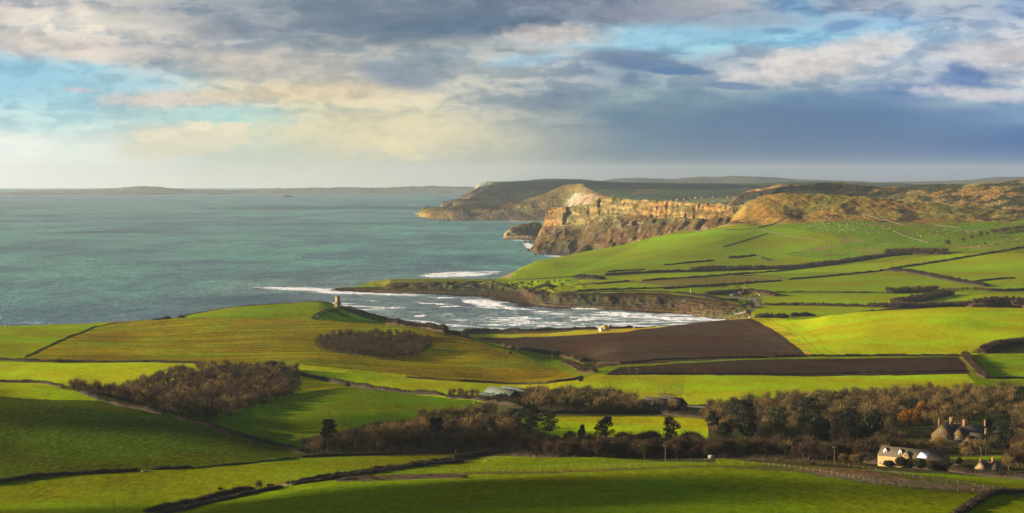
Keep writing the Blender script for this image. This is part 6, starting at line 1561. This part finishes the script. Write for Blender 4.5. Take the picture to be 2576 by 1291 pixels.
fence('far post fence along the bright strip under the stable block', SA, [(1700,1159),(1815,1159),(1886,1158.5),(1945,1160),(2020,1164),(2082,1168.5),(2145,1174),(2202,1183),(2260,1194),(2300,1201),(2400,1214),(2520,1233)], 44, 1.1, .11)
fence('lower post fence of the rough strip', SA, [(1250,1190),(1385,1184),(1480,1180),(1600,1175)], 22, 1.1, .13)
fence('post fence beside the path climbing to the tower', SA, [(760,803),(790,796),(815,786),(845,776),(862,774)], 18, 1.3, .16, mat=M_CANV)
fence('post fence along the crest below the tower hill', SA, [(790,803),(860,804),(930,808),(1000,816),(1100,836),(1180,856)], 34, 1.3, .16, wires=False)
fence('field fence on the right flank of the olive hill', SA, [(1185,858),(1260,880),(1330,900),(1400,922),(1440,936)], 24, 1.3, .16, wires=False)
fence('paddock fence right of the black barn', SA, [(1700,1008),(1740,1008),(1790,1012)], 14, 1.2, .14)
fence('railing beside the left cliff field corner', SA, [(300,812.5),(320,811.5)], 6, 1.4, .2, wires=True)
# stone posts of the car park
g_ = 'pale stone posts along the car park edge'
a = Acc(); a.box(-.45, .45, -.45, .45, -.3, 1.9); sp_me = a.mesh('stone_post', M_STONE)
a = Acc(); a.poly([(-.5,-.5,1.9),(.5,-.5,1.9),(.5,.5,1.9),(-.5,.5,1.9),(0,0,2.35)], [(0,1,4),(1,2,4),(2,3,4),(3,0,4)]); sc_me = a.mesh('cap', M_STONE)
for k in range(9):
    p = SA.at(1836.4+8.78*k, 2915); o = bpy.data.objects.new('stone_post', sp_me); SC.collection.objects.link(o); o.location = p
    tag(o, '%s pale stone post of the row beside the beach car park' % ['leftmost', 'second', 'third', 'fourth', 'fifth', 'sixth', 'seventh', 'eighth', 'rightmost'][k], 'post', g_)
    c_ = bpy.data.objects.new('cap', sc_me); SC.collection.objects.link(c_); c_.parent = o
# ============================================================ dry stone walls on the far hill
def drywall(label, pts, sheet=SB, h=1.1, w=0.8):
    P = [sheet.hit(u, v) for u, v in pts]; Q = []
    for a_, b_ in zip(P[:-1], P[1:]):
        n = max(2, int((b_-a_).length/5))
        for k in range(n): q_ = a_.lerp(b_, k/n); Q.append(sheet.xy(q_.x, q_.y))
    Q.append(P[-1]); a = Acc(); r = random.Random(len(Q))
    for q1, q2 in zip(Q[:-1], Q[1:]):
        d = Vector((q2.x-q1.x, q2.y-q1.y, 0)); d.normalize(); n_ = Vector((-d.y, d.x, 0))*w*.5; hh_ = h*(.75+.5*r.random())
        V = [q1-n_, q2-n_, q2+n_, q1+n_]; t = Vector((0, 0, hh_)); b0 = Vector((0, 0, -.8))
        a.poly([tuple(p_+b0) for p_ in V]+[tuple(p_*1.0+t) for p_ in V], [(4,5,6,7),(0,1,5,4),(1,2,6,5),(2,3,7,6),(3,0,4,7)])
    o = a.obj('dry_stone_wall', M_ROCK); tag(o, label, 'wall'); return o
drywall('pale stone wall along the top of the far green slope', [(1722,581),(1780,580),(1826,579.5),(1870,577),(1902,575.5)])
drywall('pale stone wall dropping right from the landslip fans', [(1902,575.5),(1920,579),(1940,585.5),(1975,592),(2012,600),(2045,602),(2076,610)], h=1.3)
drywall('faint stone wall slanting across the far green slope', [(1818,622),(1858,610),(1895,598),(1931,588)], h=1.2)
drywall('bright stone wall crossing the sheep pasture', [(2247,581),(2268,590),(2289,599),(2312,605),(2336,611)], h=1.6, w=1.1)
drywall('stone wall between the brown hill and the pasture', [(2168,539),(2215,553),(2270,566),(2310,566),(2352,567),(2415,574)], h=1.6)
drywall('stone wall above the landslip fans climbing to the brown hill', [(1902,575.5),(1950,562),(1990,548),(2012,535)], h=1.3)

# ============================================================ sheep
def sheep_mesh():
    a = Acc(); n = 8
    prof = [(-.62, .02, .78), (-.5, .26, .76), (-.1, .34, .74), (.35, .31, .76), (.55, .2, .82), (.72, .13, .93), (.92, .1, .92), (1.02, .02, .86)]
    P = []
    for (x, r, z) in prof:
        for k in range(n): t = k*2*math.pi/n; P.append((x, r*math.cos(t), z+r*math.sin(t)*(1.05)))
    f = []
    for i in range(len(prof)-1):
        for k in range(n): j = (k+1) % n; f.append((i*n+k, i*n+j, (i+1)*n+j, (i+1)*n+k))
    a.poly(P, f)
    for (x, y) in ((-.4, .16), (-.4, -.16), (.35, .16), (.35, -.16)): a.tube((x, y, -.02), (x, y, .6), .045, .08, 5)
    for s in (1, -1): a.tube((.85, .08*s, 1.0), (.78, .2*s, 1.03), .04, .02, 4)
    return a.mesh('sheep', mat_plain('wool', (.55, .50, .36), .95, .1, 3))
sm = sheep_mesh(); r_ = random.Random(11); cnt = 0
for (poly, n, lb, gr) in [([(2020,575),(2060,545),(2140,542),(2230,555),(2260,572),(2200,590),(2080,585)], 95, 'grazing white sheep on the pasture under the brown hill', 'sheep on the pasture under the brown hill'),
        ([(2270,585),(2350,572),(2440,577),(2470,590),(2340,605)], 34, 'white sheep scattered over the pasture left of the tree row', 'sheep in the walled pasture'),
        ([(2480,612),(2576,595),(2576,608),(2400,630)], 18, 'white sheep on the slope below the tree row', 'sheep below the tree row'),
        ([(1850,688),(1960,683),(1960,688),(1850,692)], 9, 'white sheep in the strip under the far tree belt', 'sheep under the far tree belt')]:
    us_ = [p[0] for p in poly]; vs_ = [p[1] for p in poly]; k = 0
    while k < n:
        u = r_.uniform(min(us_), max(us_)); v = r_.uniform(min(vs_), max(vs_))
        if not inside(poly, np.array([u]), np.array([v]))[0]: continue
        o = bpy.data.objects.new('sheep', sm); SC.collection.objects.link(o); o.location = SB.hit(u, v)+Vector((0, 0, .05)); o.rotation_euler = (0, 0, r_.random()*6.28); o.scale = (1.1,)*3
        tag(o, lb, 'sheep', gr); k += 1
# ============================================================ vehicles by the bay, people, trailer, ship
def vehicle(label, p, rz, body, kind='car', s=1.0, g=None):
    r = empty('parked_'+kind, p, rz, label, kind, g); r.scale = (s, s, s)
    L, W, Hh = (4.3, 1.75, 1.45) if kind == 'car' else ((5.2, 1.95, 2.1) if kind == 'van' else (5.2, 1.85, 1.75))
    a = Acc(); zc = .95
    if kind == 'van': prof = [(-L/2, .35), (L/2, .35), (L/2, .95), (L/2-.75, 1.15), (L/2-1.35, Hh), (-L/2+.05, Hh), (-L/2, 1.2)]
    elif kind == 'pickup': prof = [(-L/2, .45), (L/2, .45), (L/2, 1.0), (L/2-1.2, 1.1), (L/2-1.75, Hh), (L/2-2.9, Hh), (L/2-3.1, 1.15), (-L/2, 1.12)]
    else: prof = [(-L/2, .35), (L/2, .35), (L/2, .75), (L/2-1.1, .95), (L/2-1.75, Hh), (-L/2+.9, Hh), (-L/2+.15, .98), (-L/2, .85)]
    n = len(prof); P = [(x, -W/2*(1 if z < 1.1 else .88), z) for x, z in prof]+[(x, W/2*(1 if z < 1.1 else .88), z) for x, z in prof]
    for k in range(n): a.poly([P[k], P[(k+1) % n], P[n+(k+1) % n], P[n+k]], [(0, 1, 2, 3)])
    for off in (0, n):
        c = (0, P[off][1], .8); a.poly([c]+P[off:off+n], [(0, 1+k, 1+(k+1) % n) for k in range(n)])
    a.obj('body', body, r)
    gl = Acc(); x0 = L/2-1.7 if kind != 'van' else L/2-1.3; x1 = -L/2+.9 if kind == 'car' else x0-1.2
    for s_ in (-1, 1): gl.box(x1, x0, s_*(W/2-.06)-.03, s_*(W/2-.06)+.03, 1.0, Hh-.12)
    gl.obj('window', M_GLASS, r)
    for x in (-L/2+.8, L/2-.85):
        for s_ in (-1, 1):
            wv = Acc(); wv.tube((x, s_*(W/2-.18), .32), (x, s_*(W/2+.02), .32), .32, .32, 12); t = np.arange(12)*math.pi/6
            wv.poly([(x+.32*math.cos(q_), s_*(W/2+.02), .32+.32*math.sin(q_)) for q_ in t]+[(x, s_*(W/2+.02), .32)], [(k, (k+1) % 12, 12) for k in range(12)]); wv.obj('wheel', M_TYRE_DOORWAY, r)
    return r
M_SILV = mat_plain('silver_paint', (.45, .50, .58), .35, .05, 1, spec=.5)
vehicle('silver-blue pickup parked beside the road above the cliff', SB.hit(1886, 755), 0.05, M_SILV, 'pickup')
vehicle('white van at the left end of the gravel yard', SB.hit(1842, 744), 0.1, M_WHITE, 'van')
vehicle('white van beside the pump building', SB.hit(1849, 741.5), 0.0, M_WHITE, 'van')
vehicle('silver car parked at the left end of the beach car park', SA.at(1868, 2935), 0.1, M_SILV, 'car')
vehicle('white van in the beach car park below the lone tree', SA.at(1889, 2955), 0.1, M_WHITE, 'van')
vehicle('blue car at the right end of the beach car park', SA.at(1899, 2950), 0.1, M_BLUE, 'car')
vehicle('small blue car in the middle of the beach car park', SA.at(1862, 2945), 1.4, M_BLUE, 'car')
vehicle('white car on the manor drive seen through the bare trees', SA.at(2440, 1160), 0.2, M_WHITE, 'car')
def trailer(label, p, rz, s=1.0):
    r = empty('field_trailer', p, rz, label, 'trailer')
    a = Acc(); a.poly([(-1.5,-.9,.5),(1.5,-.9,.5),(1.5,.9,.5),(-1.5,.9,.5),(-1.4,-.9,2.0),(1.3,-.9,2.2),(1.3,.9,2.2),(-1.4,.9,2.0)], [(0,3,2,1),(4,5,6,7),(0,1,5,4),(1,2,6,5),(2,3,7,6),(3,0,4,7)]); a.obj('box', M_CANV, r)
    A_(lambda a: (a.tube((0, -1.05, .35), (0, -.9, .35), .35, .35, 12), a.tube((0, .9, .35), (0, 1.05, .35), .35, .35, 12)), 'wheel', M_TYRE_DOORWAY, r)
    A_(lambda a: a.tube((1.5, 0, .5), (2.5, 0, .45), .06, .05, 5), 'drawbar', M_STONED, r); return r
trailer('small pale field trailer standing at the edge of the dark wood', SA.hit(1790, 1156), .2)
trailer('hay trailer at the end of the meadow by the sunlit wood', SA.hit(1225, 1021), .4)
def trough(label, p, rz=0):
    a = Acc(); a.box(-1.4, 1.4, -.4, .4, .15, .7); a.box(-1.2, -1.0, -.35, .35, -.1, .15); a.box(1.0, 1.2, -.35, .35, -.1, .15)
    o = a.obj('water_trough', M_STONED); o.location = p; o.rotation_euler = (0, 0, rz); tag(o, label, 'trough')
trough('pale trough beside the thicket below the green barn', SA.hit(1195, 1015)); trough('stone trough at the gap in the hedge under the left pasture', SA.hit(364, 1188), .5)
def bale(label, p):
    a = Acc(); t = np.arange(16)*math.pi/8; P = [(x, .9*math.cos(q_), .9+.9*math.sin(q_)) for x in (-.8, .8) for q_ in t]+[(-.8, 0, .9), (.8, 0, .9)]
    a.poly(P, [(k, (k+1) % 16, 16+(k+1) % 16, 16+k) for k in range(16)]+[((k+1) % 16, k, 32) for k in range(16)]+[(16+k, 16+(k+1) % 16, 33) for k in range(16)])
    o = a.obj('hay_bale', M_THATCH); o.location = p; tag(o, label, 'bale')
bale('brown round bale on the far left field by the cliff', SA.hit(15, 823)); bale('round bale by the edge of the sunlit wood', SA.hit(1221, 1024))
def gate(label, p, rz, w=3.4):
    r = empty('field_gate', p, rz, label, 'gate')
    for z in (.25, .5, .78, 1.1): A_(lambda a: a.box(0, w, -.03, .03, z, z+.1), 'rail', M_WOOD, r)
    for x in (-.12, w+.12): A_(lambda a: a.box(x-.1, x+.1, -.1, .1, -.4, 1.45), 'gate_post', M_WOOD, r)
    a = Acc(); a.poly([(0,-.035,.3),(.12,-.035,.3),(w,-.035,1.1),(w-.12,-.035,1.1)], [(0,1,2,3)]); a.obj('brace', M_WOOD, r)
gate('wooden gate at the gap between left wood and sloping hedge', SA.hit(440, 1054), 0.1); gate('wooden gate in the lane hedge', SA.hit(712, 1222), -.3); gate('wooden gate at the foot of the dark wood above the strip', SA.hit(1340, 1152), 0); gate('gate right of the green barn at the foot of the olive hill', SA.hit(1388, 966), 0)
def person(label, p, coat, rz=0):
    """small standing walker, one skin"""
    bm_v = [(0,0,.92),(0,0,1.15),(0,0,1.42),(0,0,1.55),(0,.02,1.68),(.19,0,1.40),(.24,.03,1.12),(.22,.10,.86),(-.19,0,1.40),(-.25,-.02,1.12),(-.22,.06,.86),(.10,0,.88),(.12,.08,.48),(.12,.02,.05),(.13,.16,.03),(-.10,0,.88),(-.12,-.06,.48),(-.12,-.14,.05),(-.13,.0,.03)]
    ed = [(0,1),(1,2),(2,3),(3,4),(2,5),(5,6),(6,7),(2,8),(8,9),(9,10),(0,11),(11,12),(12,13),(13,14),(0,15),(15,16),(16,17),(17,18)]
    rad = [.16,.15,.17,.07,.11,.08,.06,.045,.08,.06,.045,.10,.075,.05,.04,.10,.075,.05,.04]
    me = bpy.data.meshes.new('person'); me.from_pydata(bm_v, ed, []); o = bpy.data.objects.new('person', me); SC.collection.objects.link(o)
    md = o.modifiers.new('s', 'SKIN'); 
    if not me.skin_vertices: 
        import bmesh as _b; b = _b.new(); b.from_mesh(me); b.verts.layers.skin.verify(); b.to_mesh(me); b.free()
    for k, sv in enumerate(me.skin_vertices[0].data): sv.radius = (rad[k], rad[k]); sv.use_root = (k == 0)
    o.modifiers.new('d', 'SUBSURF').levels = 1
    o.data.materials.append(coat); o.location = p; o.rotation_euler = (0, 0, rz); tag(o, label, 'person'); return o
try:
    person('person in dark clothes walking on the skyline left of the tower', SA.at(817, 2508), M_BLACK)
    person('person walking down the right shoulder of the tower hill', SA.at(975, 2430), M_BLACK)
    person('person in light clothes beside the beach car park', SA.at(1856, 2925), M_WHITE, 1)
    person('person in red by the black boathouse', SA.at(1846, 2960), M_REDP, 2)
except Exception as e_: print('person', e_)
# cargo ship far out
sy = 20500; sx = (722-CU)/F*sy; sz = -(sx*sx+sy*sy)/R2
ship = empty('cargo_ship', (sx, sy, sz), .12, 'small pale cargo ship far out on the sea', 'ship')
A_(lambda a: a.poly([(-42,-7,-1),(38,-7,-1),(50,0,0),(38,7,-1),(-42,7,-1),(-44,-8,9),(40,-8,9),(55,0,11),(40,8,9),(-44,8,9)], [(0,1,6,5),(1,2,7,6),(2,3,8,7),(3,4,9,8),(4,0,5,9),(5,6,7),(5,7,8),(5,8,9)]), 'hull', M_BLACK, ship)
A_(lambda a: (a.box(-40, -22, -7, 7, 9, 24), a.box(-36, -25, -6, 6, 24, 30)), 'deckhouse', M_CANV, ship)
A_(lambda a: (a.box(-16, 10, -6, 6, 9, 16), a.box(13, 34, -6, 6, 9, 15)), 'cargo', M_STONED, ship)
A_(lambda a: a.tube((-32, 0, 30), (-32, 0, 38), 2.2, 1.6, 10), 'funnel', M_REDP, ship)
A_(lambda a: (a.tube((-28, 0, 30), (-28, 0, 44), .5, .3, 5), a.tube((44, 0, 10), (44, 0, 24), .5, .3, 5)), 'mast', M_WHITE, ship)
# breakwater before the distant coast
bw = Acc(); R_ = random.Random(2)
for (u0, u1) in ((-260, 96), (100, 208), (256, 440), (520, 590)):
    for k in range(int((u1-u0)/6)):
        ua = u0+k*6; ub = ua+6.4; yy = 23900; P0 = ((ua-CU)/F*yy, yy); P1 = ((ub-CU)/F*yy, yy); z0 = -(P0[0]**2+yy*yy)/R2
        hz = 9+R_.random()*2; bw.poly([(P0[0], yy-14, z0-2), (P1[0], yy-14, z0-2), (P1[0], yy+14, z0-2), (P0[0], yy+14, z0-2), (P0[0], yy-6, z0+hz), (P1[0], yy-6, z0+hz), (P1[0], yy+6, z0+hz), (P0[0], yy+6, z0+hz)], [(0,1,5,4),(1,2,6,5),(2,3,7,6),(3,0,4,7),(4,5,6,7)])
o = bw.obj('breakwater', M_BLACK); tag(o, 'long low dark breakwater in front of the distant coast on the left', 'breakwater')
# rocks standing off the headlands
def rockpile(label, p, r0, n, seed, hgt=5.0, sp=1.0):
    r = np.random.default_rng(seed); a = Acc()
    for k in range(n):
        c = np.array([p.x+r.normal()*r0*sp, p.y+r.normal()*r0, p.z-1.0]); s = hgt*(.4+.7*r.random())
        d = np.array([(math.cos(t)*(.8+.4*r.random()), math.sin(t)*(.8+.4*r.random()), z) for z in (0, .6) for t in np.arange(6)*1.047])*np.array([s, s, s])
        d[6:, :2] *= .6; pts = np.vstack([d+c, c+np.array([0, 0, s*(.85+.3*r.random())])])
        a.poly(pts, [(i, (i+1) % 6, 6+(i+1) % 6, 6+i) for i in range(6)]+[(6+i, 6+(i+1) % 6, 12) for i in range(6)])
    o = a.obj('rock', mat_plain('sea_rock', (.05, .042, .036), .8, .4, .2)); tag(o, label, 'rocks'); return o
def seap(u, v):
    y = y_at(v, 0.0); x = (u-CU)/F*y; return Vector((x, y, -(x*x+y*y)/R2))
rockpile('dark rocks off the tip of the ledge headland', seap(1117, 556), 14, 6, 1, 16, 1.2)
rockpile('dark rock awash left of the foot of the great cliff', seap(1327, 631), 9, 7, 2, 8, 1.2)
rockpile('broken rocks in the surf under the great cliff', seap(1338, 610), 18, 14, 3, 7, .5)
rockpile('boulders along the foot of the great cliff', seap(1400, 641), 14, 16, 4, 6, 2.6)
# ============================================================ hazy air
def build_haze():
    m = bpy.data.materials.new('hazy_air'); m.use_nodes = True; T = NT(m.node_tree)
    out = T.n('ShaderNodeOutputMaterial'); v = T.n('ShaderNodeVolumePrincipled'); T.l(v.outputs[0], out.inputs['Volume'])
    v.inputs['Color'].default_value = (0.74, 0.88, 1.0, 1); v.inputs['Density'].default_value = 1.9e-5; v.inputs['Anisotropy'].default_value = 0.5
    x, y0, y1, z0, z1 = 58000.0, -900.0, 57000.0, -700.0, 320.0
    P = [(-x, y0, z0), (x, y0, z0), (x, y1, z0), (-x, y1, z0), (-x, y0, z1), (x, y0, z1), (x, y1, z1), (-x, y1, z1)]
    o = mesh_obj('haze', P, [[0, 3, 2, 1], [4, 5, 6, 7], [0, 1, 5, 4], [1, 2, 6, 5], [2, 3, 7, 6], [3, 0, 4, 7]], m)
    tag(o, kind='stuff')
build_haze()
